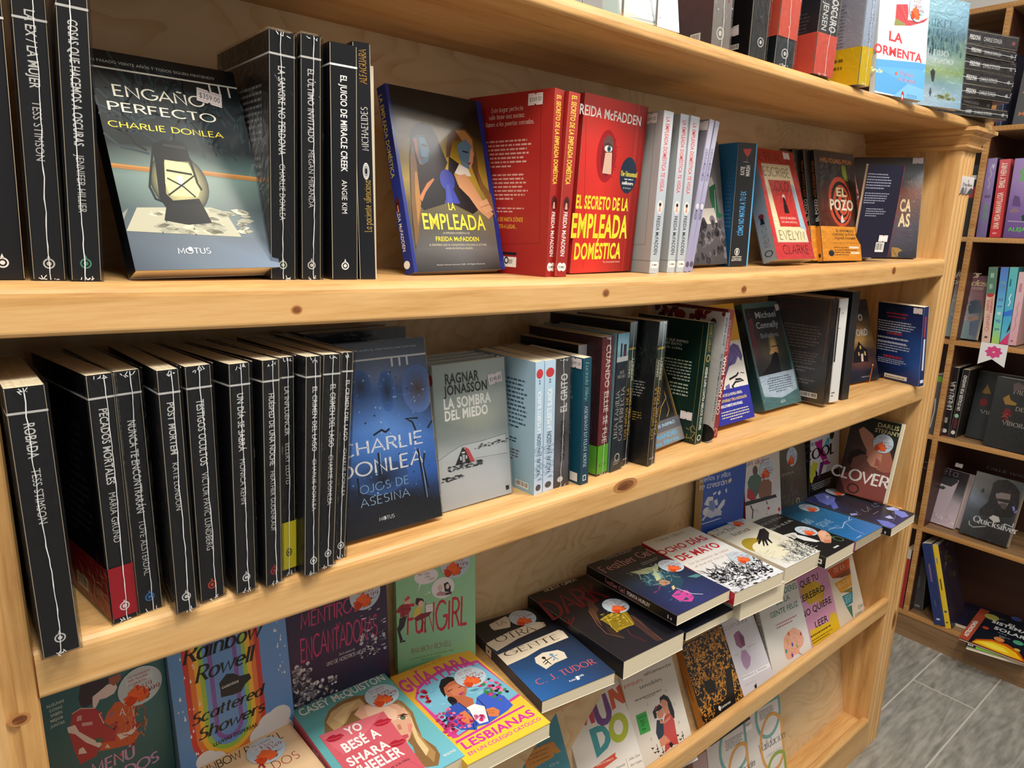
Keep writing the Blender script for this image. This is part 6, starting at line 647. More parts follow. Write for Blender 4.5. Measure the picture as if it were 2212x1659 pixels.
queue('f6b','dark copy lying flat beneath the feather-haired one, sticking out right',[.925,-.02,.7569,-1.6199,1.5708,.1414,.222,.0168],['#1d1c24','#121116','#2a2e3e'],{'F':[('g',0,0,1,1,[['#1d1c24','#1d1c24'],['#2a2f44','#33373f']])]},group='dark feather-hair paperbacks')
queue('f7','white paperback lying flat with bold red title above black trees',[1.025,-.0473,.8028,-1.6426,1.555,.15,.2331,.0271],['#b8a88a','#b02432','#d6d6cc'],{'F':[('g',0,0,1,1,[['#cfd0c4','#ccd0cc'],['#d2d2c8','#cdd2d0'],['#d8d8d2','#d8dcde'],['#dcdfe4','#e4e8f0'],['#c8ccd8','#dde2ec']]),('t','Volker Ullrich',.185,.926,.758,.968,'#6a665e','i'),('t','OCHO DÍAS',-.035,.732,.905,.819,'#b82834','B'),('t','DE MAYO',.068,.575,.88,.669,'#b82834','B'),('t','De la muerte de Hitler',.075,.489,.885,.518,'#b06a66','i'),('t','al final del Tercer Reich',.086,.436,.877,.459,'#b06a66','i'),('t','T',.492,.345,.57,.371,'#333','s'),('s',3,150,.05,.02,.95,.3,'w',.022,['#1d1f26','#2c2f38','#3a3d48']),('s',4,110,.05,.05,.98,.3,'o',.0035,['#1d1f26','#33363f','#8d92a0']),('s',5,60,.02,0,.98,.14,'h',.007,['#16171c','#f0f2f6'])]},stk=[('F','sale',.828,.349,(['Te amo,','lectora.'],'$349','$149'))])
queue('f7b','thick white paperback lying flat beneath the red-titled one',[1.061,-.0413,.757,-1.6526,1.5708,.138,.235,.041],['#cfc9b8','#c8c2b0','#d2ccba'],{})
queue('f8','white paperback lying flat with black hand over pale moon',[1.2575,-.0196,.7567,-1.6005,1.5482,.1372,.1965,.0375],['#d9d5c4','#d9d5c8','#dcd9c8'],{'F':[('g',0,0,1,1,[['#c9cabc','#cfd0c2'],['#d8d6c4','#d9d6c6'],['#dcdac6','#e2dfd0'],['#e6e8ea','#dfe3e0']]),('t','La',.104,.952,.232,.999,'#5a584e','s'),('t','noche',-.054,.869,.58,.949,'#4a4840','s'),('t','luna',.263,.757,.714,.826,'#5a5850','s'),('e',.313,.477,.262,.173,'#a8922c',0),('e',.363,.343,.292,.183,'#e9e6cc',0),('p','#1a1a1c',[.858,.703,.964,.691,.882,.587,.683,.506,.592,.415,.557,.414,.614,.504,.445,.4,.422,.411,.545,.502,.365,.414,.37,.435,.549,.533,.355,.474,.366,.501,.538,.572,.404,.533,.513,.583]),('p','#d9d4bc',[.891,.583,.908,.438,.767,.385,.759,.539]),('l','#8a8878',.0006,[.098,.385,0,.288,.163,.387,.123,.312,.322,.345,.071,.275,.249,.285,.38,.287,.121,.222,.141,.183]),('s',6,150,.55,0,1,.3,'w',.014,['#3a3e40','#6a7072','#22262a']),('s',7,40,.2,0,.6,.12,'w',.012,['#6a7072','#3a3e40'])]},gloss=1,stk=[('F','sale',.751,.986,(['Te amo,','lectora.'],'$349','$149'))])
queue('f9','black paperback lying flat with saluting white glove and peach hand',[1.3944,-.0382,.7567,-1.5783,1.5703,.1326,.2002,.0276],['#17181a','#141517','#1c1d1f'],{'F':[('g',0,0,1,1,[['#1a1a1c','#1b1b1d'],['#1d1e1f','#1e1f20'],['#202224','#1c1e1f']]),('t','LA',.49,.939,.573,.955,'#8a8a88','s'),('t','COCINERA',.177,.865,.94,.906,'#b5b5b2','s'),('t','DE',.441,.785,.506,.8,'#8a8a88','s'),('t','HIMMLER',.132,.732,.935,.771,'#c0c0bc','s'),('p','#d0d0cc',[.173,.591,.446,.557,.479,.528,.387,.462,.214,.45,.245,.503,.179,.561]),('e',.325,.492,.045,.04,'#a8a8a0',0),('p','#e4e6e8',[.406,.521,.472,.422,.51,.244,.418,.261,.312,.364,.31,.445]),('p','#dba488',[.784,.384,.972,.392,1,.351,.942,.281,.838,.221,.603,.147,.519,.187,.522,.238,.681,.323]),('p','#e8b498',[.802,.375,.97,.351,.85,.27,.677,.271]),('p','#c8866a',[.623,.243,.733,.191,.603,.147,.507,.193]),('e',.87,.152,.087,.06,'#6a8a5a',.85),('s',4,16,.77,.2,.88,.28,'o',.0014,['#6a9a5a']),('b',.166,.315,.304,.329,1,'#c9c9c6','l'),('b',.162,.276,.324,.29,1,'#c9c9c6','l'),('b',.158,.237,.344,.251,1,'#c9c9c6','l'),('b',.155,.198,.364,.212,1,'#c9c9c6','l'),('r',.452,.053,.611,.078,'#c9c9c9')],'S':[('r',.3,.04,.7,.1,'#d8d8d8'),('r',.42,.055,.58,.085,'#141517')]},gloss=1,stk=[('F','sale',.695,.481,(['Te amo,','lectora.'],'$399','$149'))])
queue('f10','bright blue paperback lying flat with pale lightning lines',[1.5307,-.04,.7567,-1.5727,1.5891,.1368,.211,.0232],['#a85a9a','#b0609c','#2a6ea8'],{'F':[('g',0,0,1,1,[['#1d4a66','#2a6488'],['#225878','#2f6e9a'],['#2a6ca0','#3078b4'],['#2f7cc0','#347fc4']]),('l','#bcd4f0',.0018,[1,.375,.835,.334,.884,.31,.66,.329,.373,.264,.26,.32,.106,.339]),('l','#bcd4f0',.0012,[.66,.329,.572,.254,.462,.163,.419,.03]),('l','#a8c8f0',.001,[.373,.264,.415,.331,.236,.332,.223,.396]),('l','#dfe8f4',.0015,[.153,.038,.32,.037]),('t','ASMO',.026,.552,.246,.652,'#a8c4d4','h'),('t','SEOANE',.126,.412,.526,.502,'#9cbcd0','h')]},wrap=1,gloss=1,stk=[('F','sale',.765,.797,(['Te amo,','lectora.'],'$349','$99'))])
queue('f11','black paperback lying flat with violet-blue wings, at the right post',[1.6847,-.0553,.757,-1.5497,1.5718,.1492,.222,.0222],['#17171c','#121218','#23232b'],{'F':[('g',0,0,1,1,[['#3a4488','#2a2a3a','#23232c'],['#2c2f4a','#22222a','#24242c'],['#22222a','#23232b','#2a2b3c'],['#2a2f58','#30346a','#2a2a36']]),('p','#6a76c8',[.388,.994,.662,.957,.581,.798,.332,.73,.12,.743,.176,.872]),('p','#5a66b8',[.258,.767,.383,.736,.164,.629,.017,.642]),('p','#b8bce0',[.539,.918,.574,.867,.389,.829]),('p','#8a92d0',[.059,.472,.172,.429,.122,.396,0,.433]),('p','#8a92d0',[.938,.456,.975,.389,.939,.36,.861,.415]),('p','#6a76cc',[.178,.209,.267,.108,.202,.003,.015,0,.008,.074,.105,.162]),('p','#b4bcec',[.839,.286,.989,.241,.965,.161,.838,.166,.777,.242]),('p','#7a86dc',[.881,.204,.918,.095,.782,.016,.612,.045,.697,.148]),('p','#b4bcec',[.404,.18,.55,.164,.458,.095,.388,.131]),('p','#5460b4',[.129,.178,0,.092,.05,0,0,0,0,.067]),('l','#8a8aa0',.0008,[.766,.202,.594,.112,.336,.072]),('l','#8a8a94',.0012,[.253,.462,.214,.423,.093,.425,.205,.383]),('l','#8a8a94',.0012,[.431,.447,.346,.385,.443,.366,.592,.427]),('l','#8a8a94',.0012,[.772,.429,.721,.377,.854,.356]),('l','#8a8a94',.0012,[.639,.449,.536,.364]),('b',.364,.289,.751,.302,1,'#a8a8b4','l')],'S':[('b',.2,.04,.8,.12,2,'#c9c9d0')]},stk=[('F','sale',.848,.881,(['Te amo,','lectora.'],'$399','$199'))])
queue('r1','orange and teal face-out paperback under the yellow flat book',[.5983,.0402,.429,-1.7371,.6162,.141,.2392,.0151],['#3f7c8a','#3f7c8a','#4a8a9a'],{'F':[('p','#c98a3a',[.406,.656,.842,.668,.922,.574,.846,.575,.845,.589,.801,.562,.52,.544,.396,.552]),('p','#cfc6c4',[.005,.637,.345,.659,.345,.625,.265,.594,.227,.589]),('t','Manual de trabajo',.455,.658,.845,.673,'#5a3a18','n'),('t','para gestionar',.458,.626,.767,.64,'#5a3a18','n'),('t','la depresión',.458,.601,.729,.616,'#5a3a18','n'),('t','y la ansiedad',.462,.573,.751,.587,'#5a3a18','n'),('t','as',.716,.507,.859,.532,'#b9d4da','g')]})
queue('r2','white paperback spine with coloured capitals, left of a pair',[.7253,.0782,.43,-1.7371,.6162,.141,.2392,.018],['#d8d2c8','#cfc9bf','#d8d2c8'],{'S':[('t','D',.2,.82,.85,.875,'#3f8a94','B','u'),('t','N',.2,.735,.85,.79,'#c8562a','B','u'),('t','U',.2,.65,.85,.705,'#8a3a4a','B','u'),('t','M',.2,.565,.85,.62,'#b8324e','B','u'),('t','SALVARSE',.12,.28,.42,.52,'#1c1c1c','B','u'),('t','TODO EL',.55,.28,.88,.5,'#1c1c1c','B','u')]},group='white world paperbacks')
queue('r3','white paperback spine with coloured capitals, right of a pair',[.7453,.0572,.43,-1.7371,.6162,.141,.2392,.018],['#d8d2c8','#cfc9bf','#d8d2c8'],{'S':[('t','D',.2,.82,.85,.875,'#3f8a94','B','u'),('t','N',.2,.735,.85,.79,'#c8562a','B','u'),('t','U',.2,.65,.85,.705,'#8a3a4a','B','u'),('t','M',.2,.565,.85,.62,'#b8324e','B','u'),('t','SALVARSE',.12,.28,.42,.52,'#1c1c1c','B','u'),('t','TODO EL',.55,.28,.88,.5,'#1c1c1c','B','u')]},group='white world paperbacks')
queue('r4','white face-out paperback with huge multicoloured letters',[.7633,.0362,.429,-1.7371,.6162,.141,.2392,.0151],['#d5cec4','#d5cec4','#d9d3ca'],{'F':[('g',0,0,1,1,[['#cfc7bc','#d5cfc6'],['#d8d1c8','#dad5ce'],['#dcd6d0','#dedad4']]),('p','#b83a54',[.105,.737,.212,.746,.294,.694,.361,.753,.469,.758,.448,.601,.381,.601,.37,.666,.297,.6,.207,.654,.208,.589,.109,.584]),('p','#c8562a',[.773,.782,.853,.788,.925,.731,.915,.782,1,.797,1,.657,.949,.652,.834,.718,.829,.644,.758,.635]),('p','#6a3f7a',[.469,.758,.539,.76,.545,.644,.564,.608,.621,.598,.649,.626,.659,.773,.725,.776,.748,.637,.704,.578,.624,.554,.53,.555,.476,.586,.456,.637]),('p','#3f8f94',[.319,.568,.466,.572,.569,.55,.617,.495,.601,.437,.522,.397,.321,.36]),('p','#dad5ce',[.417,.527,.508,.522,.532,.478,.499,.442,.415,.417]),('p','#a6b032',[.928,.473,.899,.446,.861,.424,.816,.408,.768,.399,.72,.399,.677,.407,.643,.423,.618,.445,.607,.471,.609,.5,.624,.529,.651,.556,.689,.578,.734,.595,.782,.603,.83,.604,.874,.596,.91,.58,.935,.558,.946,.531,.944,.502]),('p','#dcd6d0',[.846,.49,.829,.473,.806,.46,.779,.452,.751,.451,.726,.456,.707,.467,.696,.482,.694,.5,.702,.518,.719,.535,.743,.548,.771,.555,.798,.556,.823,.551,.842,.539,.852,.523,.852,.505]),('p','#c9503a',[.219,.31,.62,.346,.599,.322,.624,.303,.415,.281,.303,.267]),('t','ESTADO DE CONFLICTO',.284,.308,.563,.32,'#f0dcd0','b'),('l','#3a3432',.0005,[.748,.275,.745,.207]),('t','John Eliot',.782,.252,.981,.27,'#3a3432','i'),('t','Jen Guinn',.779,.209,.984,.227,'#3a3432','i'),('t','Armonía',.549,.235,.714,.253,'#3a3432','i')]})
queue('r5','off-white face-out paperback of mother hugging child with green price note',[.9069,.0307,.4218,-1.7119,.4888,.1378,.2318,.0186],['#cfc6ba','#cfc6ba','#d5cdc2'],{'F':[('g',0,0,1,1,[['#cbc2b6','#d0c8bd'],['#d2cabf','#d6d0c6'],['#d8d4ca','#dcd8ce']]),('t','peques',.03,.772,.374,.805,'#c0605a','G'),('t','altamente',.417,.802,.955,.828,'#4a4442','G'),('t','sensibles',.285,.716,.713,.746,'#4a4442','G'),('b',.157,.632,.866,.662,1,'#8a8078','l'),('b',.335,.624,.684,.639,1,'#8a8078','l'),('p','#23252b',[.592,.591,.68,.603,.749,.573,.78,.52,.793,.438,.768,.386,.72,.4,.704,.455,.704,.497,.715,.537,.634,.568,.576,.542]),('p','#c9866a',[.595,.565,.659,.568,.715,.537,.698,.488,.715,.453,.631,.438,.604,.475,.593,.518]),('p','#b84a48',[.606,.438,.687,.448,.732,.419,.754,.373,.737,.283,.728,.187,.609,.196,.446,.168,.497,.244,.511,.318,.546,.388]),('p','#2c3a4a',[.445,.433,.549,.423,.549,.382,.508,.303,.456,.288,.394,.285,.38,.344]),('p','#c9866a',[.494,.434,.56,.4,.667,.416,.712,.428,.681,.397,.573,.382,.497,.397]),('p','#23252b',[.409,.507,.482,.539,.569,.541,.601,.511,.582,.5,.518,.496,.472,.5,.461,.45,.418,.449]),('p','#c9866a',[.464,.486,.518,.496,.593,.497,.606,.458,.554,.432,.486,.44]),('l','#b8505a',.0016,[.466,.511,.504,.535,.558,.543]),('p','#c9866a',[.405,.283,.5,.299,.541,.286,.596,.234,.481,.227,.406,.222]),('p','#23252b',[.549,.218,.604,.227,.631,.201,.588,.18]),('l','#3a3c40',.0012,[.344,.26,.342,.195]),('p','#3a3c40',[.232,.252,.288,.246,.256,.232]),('p','#3a3c40',[.312,.226,.368,.23,.34,.213]),('p','#3a3c40',[.256,.212,.325,.208,.283,.197]),('l','#3a3c40',.0012,[.427,.218,.425,.153]),('p','#3a3c40',[.315,.21,.371,.204,.339,.19]),('p','#3a3c40',[.395,.184,.452,.187,.423,.17]),('p','#3a3c40',[.339,.17,.409,.166,.366,.155]),('l','#3a3c40',.0012,[.84,.268,.837,.201]),('p','#3a3c40',[.723,.26,.781,.254,.748,.24]),('p','#3a3c40',[.806,.233,.865,.237,.836,.219]),('p','#3a3c40',[.748,.219,.82,.215,.775,.203]),('e',.354,.579,.016,.013,'#bfb8ae',0),('e',.274,.314,.016,.013,'#bfb8ae',0),('e',.828,.495,.016,.013,'#bfb8ae',0),('e',.829,.343,.016,.013,'#bfb8ae',0),('e',.741,.622,.016,.013,'#bfb8ae',0)]},stk=[('F','note',.202,.459,0)])
queue('r6','black and orange densely patterned face-out paperback',[1.099,.0211,.4159,-1.6026,.4849,.1427,.2067,.019],['#b8762e','#b8722c','#1d1a18'],{'S':[('g',0,0,1,1,[['#a8682a','#a8682a'],['#c88236','#c88236'],['#b87830','#b87830']]),('b',.35,.3,.65,.85,1,'#7a4e1c'),('e',.5,.08,.3,.03,'#5a3a14',.7)],'F':[('r',0,0,1,1,'#1b1816'),('s',1,190,.02,.03,.98,.98,'w',.017,['#c8862f','#b87828']),('s',2,240,.02,.03,.98,.98,'h',.0042,['#c98630','#d8943a']),('s',3,160,.02,.03,.98,.98,'o',.0032,['#c8862f']),('s',4,170,.02,.03,.98,.98,'v',.0042,['#c98630']),('s',6,120,.02,.03,.98,.98,'x',.0045,['#c98630','#d8943a']),('p','#1b1816',[.249,.582,.439,.554,.485,.481,.429,.427,.263,.443,.227,.506]),('p','#1b1816',[.785,.572,.919,.567,.788,.21,.557,.217,.226,.212,.353,.298,.633,.32]),('t','Lectorum',.458,.252,.682,.279,'#e6e4e0','b'),('e',.417,.265,.028,.024,'#e6e4e0',0)]})
queue('r7','pale lilac face-out paperback with purple seed shapes',[1.2364,.0315,.4284,-1.6746,.5494,.1322,.2334,.0102],['#c9c6d0','#c9c6d0','#cfccd6'],{'F':[('g',0,0,1,1,[['#c4c2cc','#cccad2'],['#d0ced8','#d4d2da'],['#cac8d2','#c6c4ce']]),('t','ansiedad',.068,.718,.808,.775,'#9a98a4','s'),('p','#8a5a7a',[.373,.649,.461,.667,.533,.668,.6,.605,.568,.52,.44,.509,.359,.555]),('p','#6a3a5a',[.497,.648,.599,.592,.568,.52,.481,.534]),('p','#a888ac',[.44,.49,.538,.48,.605,.397,.528,.334,.416,.309,.365,.35,.364,.426]),('b',.595,.488,.932,.502,1,'#a8a6b2','l'),('b',.238,.468,.435,.48,1,'#a8a6b2','l'),('l','#e4e2ea',.009,[.26,.255,1,.256]),('t','William J. Knaus',.25,.252,.894,.269,'#8a8896','b'),('b',.241,.183,.817,.197,1,'#a8a6b2','l'),('p','#1d1d20',[.467,.155,.529,.156,.51,.122,.457,.125]),('p','#1d1d20',[.504,.161,.527,.169,.527,.154])]})
queue('r8','white face-out paperback with green capitals and a colourful brain',[1.377,.0358,.4309,-1.6548,.3903,.1607,.2032,.0164],['#d2ceca','#b8b4ae','#d8d5d0'],{'S':[('e',.5,.93,.3,.02,'#3a3a40'),('e',.5,.88,.3,.02,'#8a4a3a'),('t','LOS 7 PODERES',.15,.45,.45,.83,'#4a6a64','b','d'),('t','DE LA GENTE FELIZ',.55,.4,.85,.83,'#4a6a64','b','d'),('e',.5,.06,.35,.03,'#3a3a40')],'F':[('g',0,0,1,1,[['#cccac8','#d4d2ce'],['#d6d4d0','#dad8d4'],['#dcdad6','#dedcda']]),('t','NEUROPODERES',.096,.909,.979,.979,'#3a7a72','b'),('t','DE LA',.408,.819,.746,.881,'#3a7a72','b'),('t','GENTE FELIZ',.217,.708,.91,.771,'#3a7a72','b'),('b',.297,.559,.867,.629,2,'#b06a6a','l'),('p','#e0a890',[.401,.433,.525,.481,.685,.499,.822,.426,.866,.32,.806,.255,.693,.235,.703,.185,.575,.202,.494,.175,.384,.188,.351,.258,.361,.349]),('e',.536,.455,.022,.024,'#c8602a',0),('e',.814,.388,.022,.024,'#a84a5a',0),('e',.566,.322,.022,.024,'#5a4a9a',0),('e',.665,.282,.022,.024,'#7aa86a',0),('e',.397,.285,.022,.024,'#2f8a7a',0),('e',.511,.21,.022,.024,'#7a3a8a',0),('e',.474,.376,.022,.024,'#c8a03a',0),('l','#b87a68',.0008,[.424,.411,.536,.4,.546,.35,.442,.345]),('l','#b87a68',.0008,[.596,.385,.679,.381,.643,.342,.728,.306]),('l','#b87a68',.0008,[.661,.449,.754,.395,.78,.341]),('l','#b87a68',.0008,[.518,.294,.602,.258,.745,.27]),('l','#b87a68',.0008,[.422,.303,.498,.252,.588,.23]),('l','#5a4432',.0012,[.673,.193,.727,.163,.771,.113])]})
queue('r9','pink face-out paperback with ochre brain and yellow band',[1.5467,.0324,.4266,-1.613,.3708,.1442,.2035,.0175],['#c88ab0','#c88ab0','#d094b8'],{'F':[('g',0,0,1,1,[['#c288b4','#cc92b6'],['#d49abc','#d89cba'],['#d69ab6','#d898b4']]),('p','#c8a030',[.063,.83,.181,.888,.439,.887,.668,.824,.733,.742,.739,.639,.566,.574,.465,.629,.245,.625,.126,.717]),('s',4,60,.1,.45,.85,.9,'o',.0012,['#b08a28','#d8b44a']),('p','#d0a050',[.435,.652,.67,.636,.683,.583,.542,.57]),('t','QUE TU',.091,.869,.68,.949,'#26201e','b'),('t','CEREBRO',-.072,.698,.796,.779,'#26201e','b'),('t','NO QUIERE',-.047,.52,.917,.601,'#26201e','b'),('t','LEER',.273,.332,.689,.414,'#26201e','b'),('p','#e0bc28',[.091,.343,.729,.318,.803,.404,.971,.376,1,.304,1,.143,.064,.09]),('b',.074,.247,.963,.292,1,'#5a4a10','l'),('b',.083,.169,.906,.233,2,'#7a6414','l')]})
queue('r10','cream face-out paperback with folded orange and teal ribbon',[1.6887,.0318,.4262,-1.6116,.3683,.143,.2076,.0179],['#ddd0ba','#ddd0ba','#e2d6c2'],{'F':[('g',0,0,1,1,[['#d8cab2','#dccfba'],['#e0d4c0','#e4d9c8']]),('p','#c8562e',[.061,.878,.871,.893,.818,.77,.173,.754]),('p','#8a4a30',[.173,.754,.818,.77,.803,.685,.478,.703]),('p','#d8962e',[.199,.68,.792,.69,.763,.552,.326,.538]),('p','#8a7a3a',[.326,.538,.753,.536,.721,.464,.458,.517]),('p','#3a8894',[.352,.487,.731,.479,.656,.346,.417,.335]),('p','#3a7a64',[.417,.335,.605,.322,.551,.16,.469,.264]),('t','DE LA',.27,.801,.667,.859,'#eadccf','s'),('t','RAZÓN',.29,.6,.751,.655,'#f0dcb8','s'),('b',.429,.373,.694,.471,4,'#a8d0d4','l'),('t','DAN',.806,.231,1.03,.273,'#4a4038','G'),('t','ARIELY',.622,.149,1.033,.191,'#4a4038','G')]})
queue('q3','cream interlocking-rings paperback, nearest the empty rack end',[1.357,.04,.086,-1.66,.245,.137,.24,.018],['#d8cfc8','#c8b0ac','#dcd4ce'],{'F':[('g',0,0,1,1,[['#d6cec8','#dad2cc'],['#ded6d0','#dcd4ce']]),('l','#74a09c',.0095,[1,.906,.995,.851,.966,.798,.922,.75,.866,.709,.8,.678,.728,.657,.653,.647,.578,.65,.508,.664,.445,.689,.392,.723,.352,.766,.325,.815,.314,.867,.319,.921,.34,.974,.375,1,.423,1,.482,1,.55,1,.623,1,.698,1,.771,1,.84,1,.9,1,.949,1,.985,1,1,.961,1,.906]),('l','#d09a54',.0095,[1,.568,1,.504,1,.444,.986,.389,.931,.343,.867,.307,.795,.284,.72,.275,.645,.279,.574,.296,.509,.326,.454,.367,.411,.417,.382,.474,.368,.535,.37,.597,.387,.658,.42,.715,.466,.766,.524,.807,.59,.837,.663,.855,.738,.86,.812,.851,.882,.828,.945,.793,.996,.747,1,.693,1,.632,1,.568]),('l','#8fa046',.0095,[1,.211,1,.164,1,.119,1,.079,1,.045,1,.02,.968,.004,.893,0,.816,.002,.741,.016,.67,.04,.608,.071,.556,.109,.518,.151,.494,.196,.485,.243,.493,.287,.517,.329,.556,.365,.607,.395,.67,.416,.74,.428,.815,.431,.892,.423,.967,.405,1,.379,1,.344,1,.303,1,.258,1,.211]),('t','Validación',.301,.538,1.079,.62,'#3a3638','i'),('t','CAROLINE FLECK',.495,.445,.947,.471,'#5a5458','g'),('b',.415,.851,.844,.951,6,'#5a5458','l')]},group='cream paperbacks with interlocking rings')
queue('q2','cream interlocking-rings paperback, left of its twin',[1.215,.05,.086,-1.66,.245,.137,.235,.018],['#d8cfc8','#c8b0ac','#dcd4ce'],{'F':[('g',0,0,1,1,[['#d6cec8','#dad2cc'],['#ded6d0','#dcd4ce']]),('l','#74a09c',.0095,[1,.818,1,.756,1,.697,1,.644,.963,.599,.885,.564,.799,.54,.71,.53,.623,.532,.54,.547,.466,.575,.405,.613,.358,.659,.328,.713,.316,.77,.322,.83,.347,.888,.389,.943,.446,.992,.516,1,.596,1,.682,1,.771,1,.858,1,.939,1,1,1,1,.988,1,.936,1,.879,1,.818]),('l','#d09a54',.0095,[1,.487,1,.425,1,.366,1,.312,1,.267,.968,.233,.898,.211,.824,.203,.75,.207,.679,.225,.616,.255,.561,.296,.519,.345,.491,.401,.477,.46,.479,.521,.496,.581,.528,.636,.574,.685,.631,.725,.696,.754,.768,.771,.842,.775,.915,.766,.984,.743,1,.709,1,.663,1,.61,1,.55,1,.487]),('t','Validación',.466,.475,1.189,.547,'#3a3638','i'),('b',.473,.783,.974,.892,6,'#5a5458','l')]},group='cream paperbacks with interlocking rings',stk=[('F','tag',1.107,.886,0)])
queue('q1','pinkish grey paperback spine beside the rings covers in the lower tray',[1.163,.05,.086,-1.58,.24,.05,.215,.02],['#b89a98','#b08e8c','#b89a98'],{})
queue('q0','red face-out paperback low in the tray, cut by the bottom edge',[1.025,.045,.086,-1.6,.24,.125,.2,.018],['#a82a34','#a82a34','#b83440'],{})
queue('t1','white and teal face-out paperback on wire easel, cut by top edge',[.6981,.0279,1.7324,-1.596,.165,.1198,.23,.0306],['#bcd8e0','#bcd8e0','#d4e6ea'],{'F':[('g',0,0,1,1,[['#c8dfe6','#d4e6ea'],['#d8e8ec','#c9e2ea'],['#c4d0d4','#cfe4ec'],['#b8b4a8','#cfe2ea']]),('p','#b8b0a0',[.004,.017,.211,.028,.44,.016,.639,0,.346,0,0,0]),('p','#8a9498',[.104,.005,.351,.019,.588,.025,.641,.012,.439,.01]),('t','NEWTON COMPTON EDITORES',.447,.05,.941,.062,'#8aa4ac','b')]})
queue('t2','maroon paperback with crinkled grey spine on top of the case',[.9182,.012,1.7315,-.1,.02,.15,.23,.04],['#5a2a2e','#8a8480','#5a2a2e'],{'S':[('g',0,0,1,1,[['#b0aaa6','#b0aaa6'],['#a09a96','#a09a96'],['#8a847e','#8a847e']]),('e',.45,.1,.2,.038,'#e6e4e0',.8),('e',.45,.1,.08,.016,'#e6e4e0'),('b',.75,.2,.95,.9,2,'#a84a50')],'B':[('g',0,0,1,1,[['#6a3a3e','#7a4a4e'],['#5a262a','#6a3236'],['#2a1a1c','#33201f']]),('c',.723,.053,.856,.112,4)]},wrap=2)
queue('t3','plain black paperback with white ring mark on top of the case',[.9958,-.0021,1.7315,-.0831,.0053,.15,.23,.0405],['#17171a','#2a2a2d','#17171a'],{'S':[('e',.62,.1,.18,.03,'#e8e8e6',.8),('e',.62,.1,.07,.012,'#e8e8e6')],'B':[('c',.736,.059,.864,.092,8)]},wrap=1,gloss=1,stk=[('B','tag',.771,.174,.1)])
queue('t4','black paperback with coral upper band on top of the case',[1.0774,0,1.7317,-.071,-.02,.15,.222,.0512],['#1b2228','#2a343a','#1b2228'],{'S':[('e',.48,.085,.17,.034,'#e4e6e6',.8),('e',.48,.085,.07,.014,'#e4e6e6')]},wrap=2,band=(.19,.5,'#e0604a',{}))
queue('t5','thick black paperback with coral lower band and white title on top',[1.1866,-.0087,1.7323,-.1045,-.0166,.15,.224,.0556],['#33333a','#2a2d33','#33333a'],{'S':[('t','UN HOMBRE OSCURO',.55,.31,.88,.88,'#e6e6e6','B','d'),('t','HENRIK JENSEN',.15,.31,.42,.72,'#e6e6e6','b','d')],'B':[('b',.732,.22,.88,.445,9,'#5a5a62','l')]},wrap=2,band=(0,.29,'#e0604e',{}))
queue('t6','pale lilac paperback with yellow lower band on top of the case',[1.3163,-.0189,1.7334,-.056,.0293,.15,.235,.038],['#b4b4c2','#b8c4d8','#b4b4c2'],{'S':[('g',0,0,1,1,[['#c9d6e6','#c9d6e6'],['#b4c4dc','#b4c4dc'],['#a8b8d0','#a8b8d0']]),('t','ANDERSON',.45,.64,.8,.98,'#d0404e','b','d'),('t','LA TRENZA',.45,.3,.75,.6,'#5a6a80','g','d')],'B':[('b',.642,.253,.771,.589,14,'#8a8a9a','l')]},wrap=2,gloss=1,band=(0,.27,'#e8c81e',{'B':[('b',.3,.2,.8,.8,3,'#8a7418')]}))
queue('t7','white and blue display card with red capitals at the case corner',[1.405,.005,1.7344,-1.75,.09,.158,.235,.012],['#cfdce4','#cfdce4','#d8e4ea'],{'F':[('g',0,0,1,1,[['#c4cfd2','#c8d4da'],['#c9d4da','#cfdbe2'],['#d4e0e8','#d8e4ec'],['#d8e4ec','#d8e4ec']]),('s',4,60,0,.78,.35,1,'o',.006,['#b4c4c8','#9ab0b4','#c9d4d8']),('p','#c04048',[.326,.706,.549,.731,.577,.668,.569,.613,.8,.625,1,.676,.909,.629,.629,.573,.318,.544]),('l','#8a2a34',.0008,[.362,.697,.536,.597]),('l','#e07a7a',.0008,[.428,.717,.551,.612]),('p','#8a8a4a',[.301,.545,.326,.601,.414,.59,.539,.577,.524,.565]),('p','#54a0da',[0,.259,.858,.303,1,.302,1,.268,1,0,0,.014]),('p','#7ab8e6',[.373,0,.704,.138,1,.267,1,0]),('p','#5faae0',[0,.202,.867,.248,1,.236,1,.097,.527,.124]),('t','LA',.219,.422,.493,.496,'#d0363e','B'),('t','TORMENTA',-.186,.308,.915,.377,'#d0363e','B'),('t','desde',-.119,.159,.139,.192,'#e4e8a0','S'),('e',.4,.178,.022,.015,'#d8603a',0),('t','Punto',.467,.173,.751,.21,'#d8707a','i'),('t','naranja',.448,.129,.805,.16,'#d8707a','i'),('e',.56,.013,.028,.038,'#b03a3a',0),('e',.556,.006,.013,.017,'#f0f0f0',0),('b',.649,-.006,.887,.037,3,'#4a80b4','l')]},gloss=1,stk=[('F','sale',.738,.719,(['Te amo,','lectora.'],'$149','$99'))])
